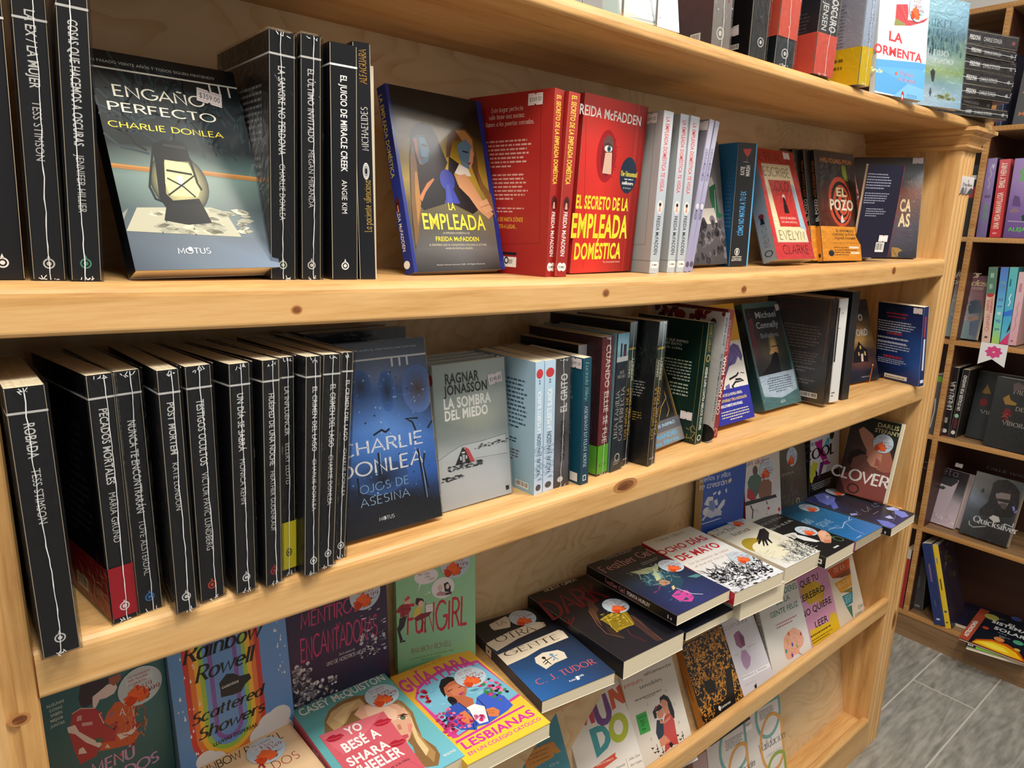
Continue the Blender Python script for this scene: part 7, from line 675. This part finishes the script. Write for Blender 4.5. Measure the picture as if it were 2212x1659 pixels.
queue('t8','pale blue face-out paperback of a man by a forest lake, case corner',[1.595,.01,1.7374,-1.9,.08,.14,.215,.012],['#b8d4dc','#b8d4dc','#bcd8e0'],{'F':[('g',0,0,1,1,[['#a4cfdc','#a8d0e0','#9ccae0'],['#a8d4e0','#a4d0e2','#98c4de'],['#9acfd8','#90bcd0','#84b0c8'],['#7aa8b0','#6a90a4','#6a8a9a'],['#8ab0b4','#6a8f98','#7a9a90'],['#c4d8e0','#b0c8c8','#94b49a'],['#9fb87a','#a4be86','#8aa870'],['#a8c4cc','#8ab0b8','#9ac0c8'],['#c4d8e4','#bcd4e4','#a4c8dc'],['#c4dcea','#b0d0e4','#9cc4dc']]),('s',5,80,.02,.5,.98,.68,'v',.008,['#5a8288','#6a949a','#4a6a78','#88aa94']),('t','00.000 EJEMPLARES VENDIDOS',.206,.852,.992,.866,'#6a94a4','n'),('t','MIKEL',.113,.734,.708,.8,'#5a8294','s'),('t','SANTIAGO',-.049,.644,.953,.708,'#5a8294','s'),('t','EL HIJO',.153,.475,.655,.522,'#eef4f4','s'),('t','OLVIDADO',.071,.407,.759,.451,'#eef4f4','s'),('p','#3a4448',[.304,.317,.336,.335,.351,.35,.374,.338,.406,.324,.403,.284,.392,.227,.357,.225,.33,.271]),('p','#5a6a70',[.31,.119,.324,.167,.35,.169,.368,.122,.345,.084]),('b',.434,.09,.887,.106,1,'#7a9aaa','l'),('s',7,20,.5,.08,.85,.14,'h',.008,['#b0b878','#9aaa6a'])]},wrap=1,gloss=1)
queue('k1','black paperback, top of the flat stack',[1.962,-.056,1.892,-.33,1.5708,.15,.23,.027],['#1f1f22','#2a2a2d','#252528'],{'S':[('t','PERDONA',.32,.53,.68,.68,'#f0f0ee','B','d'),('t','CHARLIE DONLEA',.32,.23,.66,.485,'#e6e6e4','n','d'),('m','#c86a70',.06,.5)]},group='black thriller paperbacks stacked flat on the case corner',wrap=1)
queue('k2','black paperback, second from top of the flat stack',[1.96,-.056,1.866,-.27,1.5708,.15,.23,.022],['#1f1f22','#2a2a2d','#252528'],{'S':[('t','PERDONA',.32,.53,.68,.68,'#f0f0ee','B','d'),('t','CHARLIE DONLEA',.32,.23,.66,.485,'#e6e6e4','n','d'),('m','#b8b8b8',.06,.5)]},group='black thriller paperbacks stacked flat on the case corner',wrap=2)
queue('k3','black paperback, third from top of the flat stack',[1.972,-.056,1.838,-.29,1.5708,.15,.23,.027],['#1f1f22','#2a2a2d','#252528'],{'S':[('t','PERDONA',.32,.53,.68,.68,'#f0f0ee','B','d'),('t','CHARLIE DONLEA',.32,.23,.66,.485,'#e6e6e4','n','d'),('m','#b8b8b8',.06,.5)]},group='black thriller paperbacks stacked flat on the case corner',wrap=2)
queue('k4','black paperback, fourth from top of the flat stack',[1.972,-.056,1.809,-.31,1.5708,.15,.23,.028],['#1f1f22','#2a2a2d','#252528'],{'S':[('t','PERDONA',.32,.53,.68,.68,'#f0f0ee','B','d'),('t','CHARLIE DONLEA',.32,.23,.66,.485,'#e6e6e4','n','d'),('m','#d8d8d8',.06,.5)]},group='black thriller paperbacks stacked flat on the case corner',wrap=2)
queue('k5','black paperback, third from bottom of the flat stack',[1.972,-.056,1.78,-.28,1.5708,.15,.23,.028],['#1f1f22','#2a2a2d','#252528'],{'S':[('t','PERDONA',.32,.53,.68,.68,'#f0f0ee','B','d'),('t','CHARLIE DONLEA',.32,.23,.66,.485,'#e6e6e4','n','d'),('m','#d8d8d8',.06,.5)]},group='black thriller paperbacks stacked flat on the case corner',wrap=2)
queue('k6','thinner recessed black paperback, second from bottom of the stack',[1.93,-.035,1.763,-.2,1.5708,.15,.23,.016],['#1f1f22','#2a2a2d','#252528'],{'S':[('t','CHARLIE DONLEA',.32,.23,.66,.485,'#8a8a8a','n','d'),('m','#888',.06,.5)]},group='black thriller paperbacks stacked flat on the case corner',wrap=1)
queue('k7','black paperback at the bottom of the flat stack',[1.972,-.056,1.742,-.307,1.5708,.15,.23,.02],['#1f1f22','#2a2a2d','#252528'],{'S':[('t','LAGO',.32,.53,.68,.61,'#f0f0ee','B','d'),('t','CHARLIE DONLEA',.32,.23,.66,.485,'#e6e6e4','n','d'),('m','#d8d8d8',.06,.5)]},group='black thriller paperbacks stacked flat on the case corner',wrap=2)
queue('c1','lilac paperback spine with green author name in the brown bookcase',[2.6371,.1577,1.471,-1.5664,.0236,.14,.2472,.028],['#3a2a44','#a894cc','#4a3a5a'],{'S':[('g',0,0,1,1,[['#b0a0d8','#b0a0d8'],['#a890cc','#a890cc'],['#8878b4','#8878b4']]),('l','#dcd8ec',.002,[.5,.62,.65,.68,.4,.74,.7,.8,.45,.86,.65,.93]),('p','#f0f0f4',[.6,.9,.85,.94,.75,.86]),('t','ALEJANDRA',.35,.2,.72,.44,'#5ac070','b','u'),('e',.4,.52,.15,.02,'#7a6a90'),('e',.7,.52,.15,.02,'#7a6a90')]},wrap=1)
queue('c2','red paperback spine with cream capitals in the brown bookcase',[2.6376,.1187,1.4719,-1.5573,.0331,.14,.2419,.0302],['#a83a44','#d0404a','#c04a56'],{'S':[('g',0,0,1,1,[['#d86068','#d86068'],['#cc3c44','#cc3c44'],['#c83840','#c83840']]),('t','UNA VIDA MARAVILLOSA',.2,.11,.72,.58,'#ecd6c0','B','u'),('t','EMILY HENRY',.2,.64,.72,.96,'#f0dccc','B','u'),('b',.25,.03,.7,.08,1,'#e8b0b0')],'F':[('g',0,0,1,1,[['#c85a64','#a83a44'],['#b84450','#98343e']])]})
queue('c3','lilac face-out paperback with green lettering, cut by right edge',[2.6575,.0967,1.4716,3.1093,-.0664,.14,.2427,.0306],['#8a70a8','#8a70a8','#a488c4'],{'F':[('g',0,0,1,1,[['#a890cc','#b098d0'],['#a488c4','#c0a8d4'],['#8a70b0','#b49ac8'],['#7a60a0','#8a70ac'],['#6a5090','#7a5c98']]),('l','#58c83a',.004,[.208,.873,.142,.843,.207,.779,.158,.732,.268,.731]),('t','ALEJANDRA',.078,.089,.788,.14,'#58d83a','b'),('l','#b8a8d0',.003,[.05,.216,.424,.206]),('p','#1f4a38',[.295,.283,.461,.348,.494,.22,.324,.218]),('p','#9a7a8a',[.043,.347,.158,.388,.258,.331,.074,.323]),('p','#6a5088',[.077,.412,.095,.541,.198,.525,.254,.396])]})
queue('d1','grey-pink face-out paperback of blurred couple behind the pine post',[2.68,.226,1.13,3.05,.1,.1,.215,.018],['#8a747c','#8a747c','#9a8688'],{'F':[('g',0,0,1,1,[['#6a4a58','#6a4654','#5e3f4c'],['#8a7078','#8a6870','#7a565e'],['#a0989a','#9a7f84','#7a4e56'],['#a8a4a6','#a08a90','#7a4450'],['#9aa6aa','#9a9a9e','#5a5a64'],['#8ea4aa','#92a0a6','#5a6a74'],['#98b0b8','#8aa0a8','#5a6a78'],['#a4b8bc','#8aa0a6','#566472']]),('t','Ajustar',-.277,.964,.748,1.068,'#d4c0a4','I'),('t','prendas',-.168,.841,.978,.924,'#d4c094','I'),('p','#4a5664',[.572,.585,.696,.618,.884,.618,.978,.518,.983,.431,.621,.393,.566,.479]),('p','#9a7a70',[.614,.331,.7,.371,.939,.376,.928,.323,.704,.283]),('p','#56647a',[.708,.274,1,.33,1,.064,.765,.065]),('s',4,36,.05,.25,.55,.7,'h',.012,['#c4c4c6','#b8a4a8','#90a4ac']),('b',.538,.778,.98,.821,2,'#c9b4ac','l')]},gloss=1)
queue('d2','half green half peach paperback spine in the brown bookcase',[2.6581,.0966,1.1289,-1.5794,.0654,.14,.2478,.0253],['#5a7a68','#dcbcae','#3a2a2e'],{'S':[('r',0,.64,1,1,'#5a8470'),('b',.3,.68,.75,.97,2,'#a8c8b4'),('e',.5,.63,.4,.025,'#c03a44'),('t','ABRIL',.2,.42,.5,.58,'#c05060','b','u'),('t','FEBRERO',.6,.4,.9,.6,'#c05060','b','u'),('t','Querido',.25,.15,.7,.38,'#c8707a','h','u'),('e',.5,.07,.2,.015,'#5a4a48')]})
queue('d3','blue to lime green paperback spine with stacked words, brown bookcase',[2.6584,.0688,1.129,-1.5812,.0467,.14,.2491,.0216],['#3a4a8a','#6ab0d0','#3a3a5a'],{'S':[('g',0,0,1,1,[['#5a86d8','#5a86d8'],['#5a94dc','#5a94dc'],['#6ac0e0','#6ac0e0'],['#7ad0b8','#7ad0b8'],['#b0d860','#b0d860']]),('t','TÚ',.2,.78,.8,.815,'#8ab850','B'),('t','Y',.2,.72,.8,.755,'#6a9a8a','B'),('t','TÚ',.2,.56,.8,.595,'#5a4aa0','B'),('t','yo',.2,.48,.8,.515,'#4a5ac0','B'),('t','TÚ',.2,.28,.8,.315,'#2a4ab0','B'),('t','yo',.2,.18,.8,.215,'#2a5aa8','B'),('e',.5,.4,.25,.02,'#cfe0ec')]})
queue('d4','teal and pink paperback spine, brown bookcase',[2.6625,.0457,1.1296,-1.579,.0415,.14,.25,.0227],['#3a9aa8','#5ac0d0','#3a8a98'],{'S':[('g',0,0,1,1,[['#6ac8c8','#6ac8c8'],['#58bcd0','#58bcd0'],['#4ab0dc','#4ab0dc'],['#68c8dc','#68c8dc']]),('p','#d8407a',[0,0,1,0,1,.16,0,.02]),('b',.2,.7,.5,.92,1,'#2a6a80'),('l','#e8f2f4',.003,[.4,.5,.6,.55,.4,.6,.6,.66]),('p','#3a7ae0',[0,.36,1,.38,1,.46,0,.42]),('p','#2a2a2e',[.6,.14,1,.2,1,.32])]})
queue('d5','pale pink paperback spine with rose lettering, brown bookcase',[2.6643,.0229,1.1296,-1.5844,.0292,.14,.2364,.0219],['#d8a8b0','#e0b8c0','#d4a0a8'],{'S':[('g',0,0,1,1,[['#e4c4cc','#e4c4cc'],['#e0b8c2','#e0b8c2'],['#d8aab6','#d8aab6']]),('b',.3,.66,.7,.94,1,'#c07a88'),('l','#c88090',.002,[.4,.2,.6,.28,.4,.36,.6,.44,.4,.52,.6,.6]),('e',.4,.06,.15,.015,'#c84a5a')],'F':[('g',0,0,1,1,[['#d8b0b4','#d0a4a8'],['#c89a9e','#c8a094']])]})
queue('e1','thick black paperback with tall white serif title, brown bookcase',[2.6566,.169,.7863,-1.5582,.0084,.14,.2444,.0274],['#1d1b1e','#222024','#1d1b1e'],{'S':[('t','LIMERENCIA',.2,.38,.82,.8,'#e6e2de','S','u'),('b',.3,.14,.7,.33,1,'#b4b0ac'),('e',.45,.07,.28,.03,'#e0dedc'),('r',0,0,1,.02,'#5a1c24')]})
queue('e2','thinner black paperback with green dot, beside the serif-titled one',[2.6571,.1428,.7863,-1.5799,-.0304,.14,.242,.0212],['#1d1b1e','#1f1d20','#2a2624'],{'S':[('t','UN STALKER POR NAVIDAD',.25,.4,.75,.92,'#e0dedc','B','u'),('e',.45,.32,.3,.03,'#9acab0'),('r',.3,.13,.7,.28,'#6a1f2a'),('e',.45,.07,.3,.03,'#e0dedc')],'F':[('g',0,0,1,1,[['#2a2624','#332e2c'],['#25221f','#2f2b28']]),('s',3,30,.1,.3,.9,.9,'o',.006,['#3a342c','#4a3a2a'])]})
queue('e4','clear-covered black hardback with red gem and gold crescent',[2.66,.045,.785,3.05,.1,.15,.235,.03],['#23272b','#5a6a78','#26292c'],{'F':[('g',0,0,1,1,[['#2e3438','#33383a'],['#24282b','#2a2d30'],['#2b2f33','#303336']]),('t','NIDO',.348,.8,.715,.85,'#c9c2b4','s'),('t','DE',.458,.57,.616,.623,'#c9c2b4','s'),('t','VÍBORAS',.265,.345,.828,.401,'#c9c2b4','s'),('p','#a8843c',[.181,.71,.282,.775,.333,.702,.463,.671,.446,.639,.248,.629]),('e',.321,.525,.073,.055,'#7a1f26',0),('s',3,16,.22,.4,.4,.5,'o',.003,['#b84048','#8a2a30','#c9606a']),('p','#6a5a5c',[.314,.929,.41,.961,.51,.935,.531,.869,.343,.837])],'S':[('g',0,0,1,1,[['#9aaab4','#9aaab4'],['#5f7484','#5f7484'],['#4a5c6c','#4a5c6c']]),('b',.3,.2,.7,.8,1,'#9ab0c0'),('e',.45,.06,.3,.025,'#d8e0e6')]},group='gem hardbacks',wrap=1,hard=1,gloss=1,name='hardback_book')
queue('e3','gem hardback copy set further back, half hidden by its front copy',[2.715,.118,.785,3.1,.14,.15,.235,.03],['#23272b','#23272b','#272a2e'],{'F':[('g',0,0,1,1,[['#24282b','#2a2d30'],['#2e3338','#2b2f33']]),('p','#8a6c34',[.14,.685,.209,.819,.279,.735,.322,.688,.214,.674]),('e',.213,.548,.08,.06,'#6a1a22',0),('t','VIBOR',.183,.385,.686,.432,'#b8b0a4','s')]},group='gem hardbacks',hard=1,name='hardback_book')
queue('f_1','grey and pink face-out comic of a boy in cap, brown bookcase',[2.7,.215,.443,3.08,.3,.118,.205,.018],['#8a7a84','#8a7a84','#c8b8c4'],{'F':[('g',0,0,1,1,[['#2a2226','#231c20'],['#33292e','#2a2226'],['#8a8e98','#5a5a62'],['#8a929a','#c0b0bc'],['#909aa0','#d0bcca'],['#bcaab8','#d4bcca']]),('t','Galleta',-.363,.893,.713,1.01,'#8a8088','g'),('p','#c4b4c0',[0,.677,.162,.78,.777,.847,.75,.68,.703,.404,.6,.091,.275,.235,.093,.459]),('p','#3a3a40',[.005,.799,.209,.836,.735,.862,.76,.809,.616,.701,.453,.705,.21,.718,.162,.78,.052,.546,0,.674]),('p','#b8a4b0',[0,.717,0,.764,.009,.752,.031,.59,0,.574]),('p','#3e4a48',[.296,.652,.41,.68,.495,.655,.424,.612,.331,.618]),('p','#8a6a70',[0,.246,.069,.277,.201,.196,.074,.111,0,.13]),('s',3,24,.3,0,.95,.2,'o',.003,['#e4d4e0','#c4a8b8'])]},group='grey pink comics',stk=[('F','tag',.657,1.103,0)])
queue('f_1b','second grey pink comic tucked behind the front one',[2.722,.198,.443,3.08,.3,.118,.2,.018],['#b8a4b0','#c8b4c0','#c4b0bc'],{},group='grey pink comics')
queue('f_2','dark face-out paperback of a hooded figure with blackletter title',[2.68,.072,.443,3.1,.3,.145,.225,.03],['#26282c','#26282c','#303236'],{'F':[('g',0,0,1,1,[['#8a8a86','#6f7274','#5f6468'],['#7f7f7c','#5a5c60','#5a5f66'],['#8a98ac','#3f4248','#4a4f56'],['#56636e','#2c2c30','#3f4248'],['#3f474e','#2a2a2e','#33353a'],['#2c2e32','#27272a','#2f3034']]),('t','CALLIE HART',.164,1.075,.992,1.113,'#5f6264','s'),('p','#2b2a2d',[.382,.882,.461,.949,.641,.986,.826,.935,.946,.851,.993,.635,.941,.446,.301,.347,.268,.431,.395,.582,.393,.753]),('p','#8a807e',[.493,.734,.594,.776,.782,.786,.806,.692,.78,.597,.685,.576,.596,.606,.531,.672]),('p','#3a3434',[.518,.669,.803,.702,.815,.655,.75,.64,.545,.635]),('p','#5a5050',[.631,.614,.765,.634,.774,.546,.688,.537]),('p','#c9c6c2',[.499,.353,.569,.409,.687,.407,.74,.339,.636,.304]),('p','#8a90d8',[.877,.609,.92,.629,.956,.568,.925,.551]),('p','#8a90d8',[.94,.544,1,.58,1,.547,.959,.529]),('e',.23,.729,.028,.036,'#2c2e36',0),('t','Quicksilver',.2,.231,1.117,.324,'#d0cfd2','S'),('l','#b8b8ba',.003,[.137,.217,.159,.161,.249,.141,.49,.209]),('l','#c9c9cb',.003,[.833,.331,1,.318,1,.349,1,.379])]},wrap=1,gloss=1)
queue('g0','grey paperback spine standing in shadow, lowest brown shelf',[2.6685,.1596,.103,-1.5578,.0559,.14,.2098,.0342],['#2c2c2e','#4a4a4c','#2c2c2e'],{'S':[('b',.3,.3,.6,.8,1,'#6a6a6c'),('r',.2,.05,.7,.09,'#8a8a8c')]})
queue('g1','navy hardback spine leaning beside the yellow one, lowest shelf',[2.615,.0668,.1012,-1.5789,.2894,.14,.2967,.0331],['#22305e','#2c3a70','#1c2850'],{'S':[('b',.35,.4,.6,.92,1,'#8a6a8a'),('b',.4,.18,.65,.36,1,'#5a5a70'),('e',.5,.07,.2,.012,'#c9cfe0')]},hard=1,name='hardback_book')
queue('g2','bright yellow hardback spine leaning, lowest brown shelf',[2.6203,.0386,.1014,-1.5732,.2914,.14,.3016,.0196],['#d8b030','#ecc838','#3a2c3a'],{'S':[('b',.3,.74,.6,.9,1,'#6a8ab0'),('b',.35,.38,.7,.7,1,'#3a3428'),('e',.5,.2,.25,.014,'#4a5a80'),('e',.45,.07,.2,.01,'#6a5a2a')],'F':[('g',0,0,1,1,[['#33283a','#2c2430'],['#2a2432','#3a2e38'],['#2c2638','#332a36']]),('s',3,20,.1,.5,.9,.95,'o',.01,['#5a4a2a','#4a3a4a','#6a5a3a'])]},hard=1,name='hardback_book')
queue('g9','red spine glimpsed between post and beaded divider at the bottom',[2.635,.21,.102,-1.57,0,.14,.235,.02],['#b02a30','#b83238','#a8282e'],{'S':[('r',0,.85,1,1,'#d8d4d0')]})
queue('g8','black and red spine glimpsed beside the pine post, upper brown shelf',[2.64,.205,1.47,-1.57,.02,.14,.23,.022],['#22262a','#2a2e32','#22262a'],{'S':[('r',0,.55,1,.7,'#b83038'),('r',.1,.8,.9,.86,'#d8d8d8')]})
queue('g7','grey spine with green spot glimpsed beside the pine post',[2.64,.205,.785,-1.57,.02,.14,.215,.022],['#4a4648','#5a5658','#4a4648'],{'S':[('r',0,.88,1,.97,'#6aa83a'),('l','#b8b8ba',.004,[.2,.1,.5,.4,.4,.6])]})
queue('h1','grey face-out paperback with orange letters, upper right corner',[2.66,.13,1.814,3.1,.1,.15,.235,.02],['#5a5a5c','#8a4a34','#5f6264'],{'F':[('g',0,0,1,1,[['#5a5e60','#64686a'],['#56585a','#606466']]),('e',.3,.62,.12,.08,'#d8d4ce',.85),('p','#d07a50',[.05,.42,.2,.46,.3,.41,.15,.39]),('t','MA',.08,.12,.3,.17,'#d8855a','b')]})
queue('h2','dark blue paperback standing beside the grey one, upper right',[2.64,.165,1.814,-1.57,.03,.14,.225,.014],['#23304a','#2a3a58','#23304a'],{})
queue('y1','red-spined planets picture hardback lying flat over the shelf edge',[2.545,-.0167,.1185,3.2133,1.5708,.1908,.286,.0075],['#9a3f2c','#a8452f','#141c28'],{'F':[('g',0,0,1,1,[['#16202c','#141c28'],['#131a24','#151e2a'],['#141a22','#1b2028']]),('r',0,0,.15,1,'#b04c34'),('t','ASTRONOMÍA',.03,.1,.1,.6,'#f0e8e0','B','u'),('p','#c85a14',[.192,.008,.226,.131,.424,.263,.655,.284,.845,.204,1,.011,.981,0,.755,0,.429,0]),('p','#f0c020',[.205,.027,.254,.109,.439,.216,.626,.224,.812,.16,.949,.03,.691,.013,.409,.021]),('p','#fae84a',[.271,.087,.454,.17,.63,.152,.747,.074,.494,.048]),('t','EL',.509,.775,.645,.853,'#e8eaec','B'),('t','SISTEMA',.272,.711,.831,.791,'#e8eaec','B'),('t','SOLAR',.355,.557,.841,.644,'#e8eaec','B'),('b',.444,.488,.723,.518,1,'#b0b4b8','l'),('b',.485,.399,.686,.448,2,'#b0b4b8','l'),('e',.231,.852,.115,.081,'#b8b05a',0),('e',.565,1.043,.084,.059,'#4a62b0',0),('e',.247,.501,.052,.037,'#c8442c',0),('e',.513,.331,.079,.055,'#d88a4a',0),('e',.773,.423,.079,.055,'#58b088',0),('e',.809,.236,.047,.033,'#d8b04a',0),('l','#8a7a5a',.003,[.337,.836,.375,.908,.428,.884])]},hard=1,gloss=1,name='picture_book')
queue('y2','lower picture hardback with green and blue cover beneath the planets one',[2.527,-.0459,.1035,3.42,1.5708,.1634,.26,.014],['#1c2026','#20242a','#5a9a4a'],{'F':[('r',0,0,.17,1,'#1c2026'),('p','#7ac050',[.17,0,1,0,1,.3,.17,.3]),('p','#7aa0d0',[.6,0,1,0,1,.2,.75,.2]),('t','EDU',.03,.03,.12,.12,'#e8e8e8','B','u')]},hard=1,name='picture_book')
queue('y3','dark paperback lying behind the planets picture book on lowest shelf',[2.66,.035,.1035,3.3,1.5708,.15,.2,.012],['#241f38','#2a2448','#241f38'],{})
need = {'n': set('$0123456789.,'), 'b': set(), 'B': set()}
def scan(o):
    if isinstance(o, tuple) and o and o[0] == 't' and len(o) > 6:
        st = o[7] if len(o) > 7 else 'b'
        if st in need: need[st] |= set(o[1])
    if isinstance(o, (list, tuple)):
        for k in o: scan(k)
    elif isinstance(o, dict): scan(list(o.values()))
scan([list(a)+list(k.values()) for a, k in BOOKS]); need['b'] |= set('V&RThrillerSUMABCDEFGHIJKLMNOPQRSTUVWXYZ'); need['n'] |= set('abcdefghijklmnopqrstuvwxyz')
for s in need: need[s].discard(' ')
load_glyphs(need)
for a, k in BOOKS: book(*a, **k)

# ---------------- wire easels, signs
def easel(label, x, y, z, wd=.07, up=.032, mat_=None, back=.09, balls=0):
    t = thing('wire_book_easel', label, 'book stand', (x, y, z), None); m = mat_ or M_WIRE; r = .0016
    mb = MB()
    if balls:
        for s in (-1, 1):
            X = s*wd/2; mb.tube([(X, back, r), (X, .004, r), (X, -.004, .004), (X, -.006, up)], r, n=8)
            c = Vector((X, -.006, up)); n = 8
            for i in range(4):
                a0, a1 = -math.pi/2+math.pi*i/4, -math.pi/2+math.pi*(i+1)/4
                ring = lambda a: [(c.x+.0032*math.cos(a)*math.cos(2*math.pi*k/n), c.y+.0032*math.cos(a)*math.sin(2*math.pi*k/n), c.z+.0032*math.sin(a)) for k in range(n)]
                mb.add(ring(a0)+ring(a1), [(k, (k+1) % n, n+(k+1) % n, n+k) for k in range(n)], 0, None, True)
        mb.build('prong', [m], t)
    else:
        h = wd/2; mb.tube([(-h, back, r), (-h, .002, r), (-h, -.002, .004), (-h, -.002, up-.006), (-h+.006, -.002, up), (h-.006, -.002, up), (h, -.002, up-.006), (h, -.002, .004), (h, .002, r), (h, back, r)], r)
        mb.build('front_loop', [m], t)
    mb = MB(); h = wd/2*.7; mb.tube([(-wd/2, back, r), (-h, back-.005, .04), (-h, back+.01, .12), (h, back+.01, .12), (h, back-.005, .04), (wd/2, back, r)], r); mb.build('back_rest', [m], t)
    return t
easel('bright wire easel holding the red keyhole paperback', .7715, .088, 1.4035, .082, .038)
easel('small wire easel holding the red and cream splattered paperback', 1.66, .098, 1.4105, .06, .03)
easel('bright wire easel on top of the case, holding the white and teal paperback', .733, .012, 1.7325, .067, .05)
easel('copper two-pronged easel holding the gabled house paperback', 1.82, .088, 1.1015, .087, .048, M_COPPER, .08, 1)
def sign(name, label, O, U, V, Nn, outline, ops, th=.0008, cat='sign'):
    """thin printed card: a solid plate with its print on the front"""
    O, U, V, Nn = Vector(O), Vector(U), Vector(V), Vector(Nn); mb = MB(); n = len(outline)
    P = [O+U*a+V*b for a, b in outline]; mb.add([p+Nn*th for p in P]+P, [tuple(range(n))]+[(i, n+i, n+(i+1) % n, (i+1) % n) for i in range(n)]+[tuple(range(2*n-1, n-1, -1))], 0, lin('#e9e7ea'))
    Face(mb, O+Nn*th, U, V, Nn).draw(ops); o = mb.build(name, [M_PAPER]); return tag(o, label, cat)
sign('category_sign', 'small white thriller category card stuck on the right pine post', (1.9218, -.0004, 1.574), (.081, 0, 0), (0, 0, .041), (0, -1, 0), [(0, 0), (1, 0), (1, 1), (0, 1)],
     [('g', 0, 0, 1, 1, [['#e2dcdc', '#e6e0e0'], ['#d8d0d0', '#dcd6d6'], ['#a8a0a4', '#b8b2b4']]), ('t', 'Thriller', .08, .45, .92, .62, '#3a3a40', 'S'), ('p', '#3a3a40', [.5, .68, .56, .68, .54, .85, .52, .85]), ('p', '#6a686c', [.0, .0, .3, 0, .28, .3, .18, .4, .1, .3]), ('p', '#4a4a4e', [.55, 0, 1, 0, 1, .3, .85, .4, .7, .25]), ('p', '#8a888c', [.3, 0, .5, 0, .48, .38, .38, .42])])
fl = [('p', '#d84a8a', [(.52+.29*(1+.13*math.cos(8*a))*math.cos(a), .62+.25*(1+.13*math.cos(8*a))*math.sin(a)) for a in [k*math.pi/32 for k in range(64)]]), ('l', '#c03a78', .0008, [.52, .62, .75, .7]), ('l', '#c03a78', .0008, [.52, .62, .35, .8]), ('l', '#c03a78', .0008, [.52, .62, .4, .45]), ('e', .52, .62, .05, .045, '#e8b89a')]
sign('flower_pennant', 'white swallow-tailed paper pennant with pink flower on the brown shelf edge', (2.6175, .0965, 1.0605), (0, -.0765, 0), (0, 0, .074), (-1, 0, 0), [(0, 0), (.5, .3), (1, 0), (1, 1), (0, 1)], fl)
sign('round_sign', 'dark grey round sign with white hand lettering behind the display card', (2.63, .46, 2.176), (0, -.11, 0), (0, 0, .11), (-1, 0, 0), [(.5+.5*math.cos(k*math.pi/20), .5+.5*math.sin(k*math.pi/20)) for k in range(40)],
     [('e', .5, .5, .49, .49, '#5f6266'), ('e', .5, .5, .4, .4, '#e4e4e6', .9), ('t', 'V&R', .22, .4, .72, .6, '#eeeeee', 'h'), ('t', 'GRAN', .1, .2, .5, .27, '#d8d8da', 'h')])
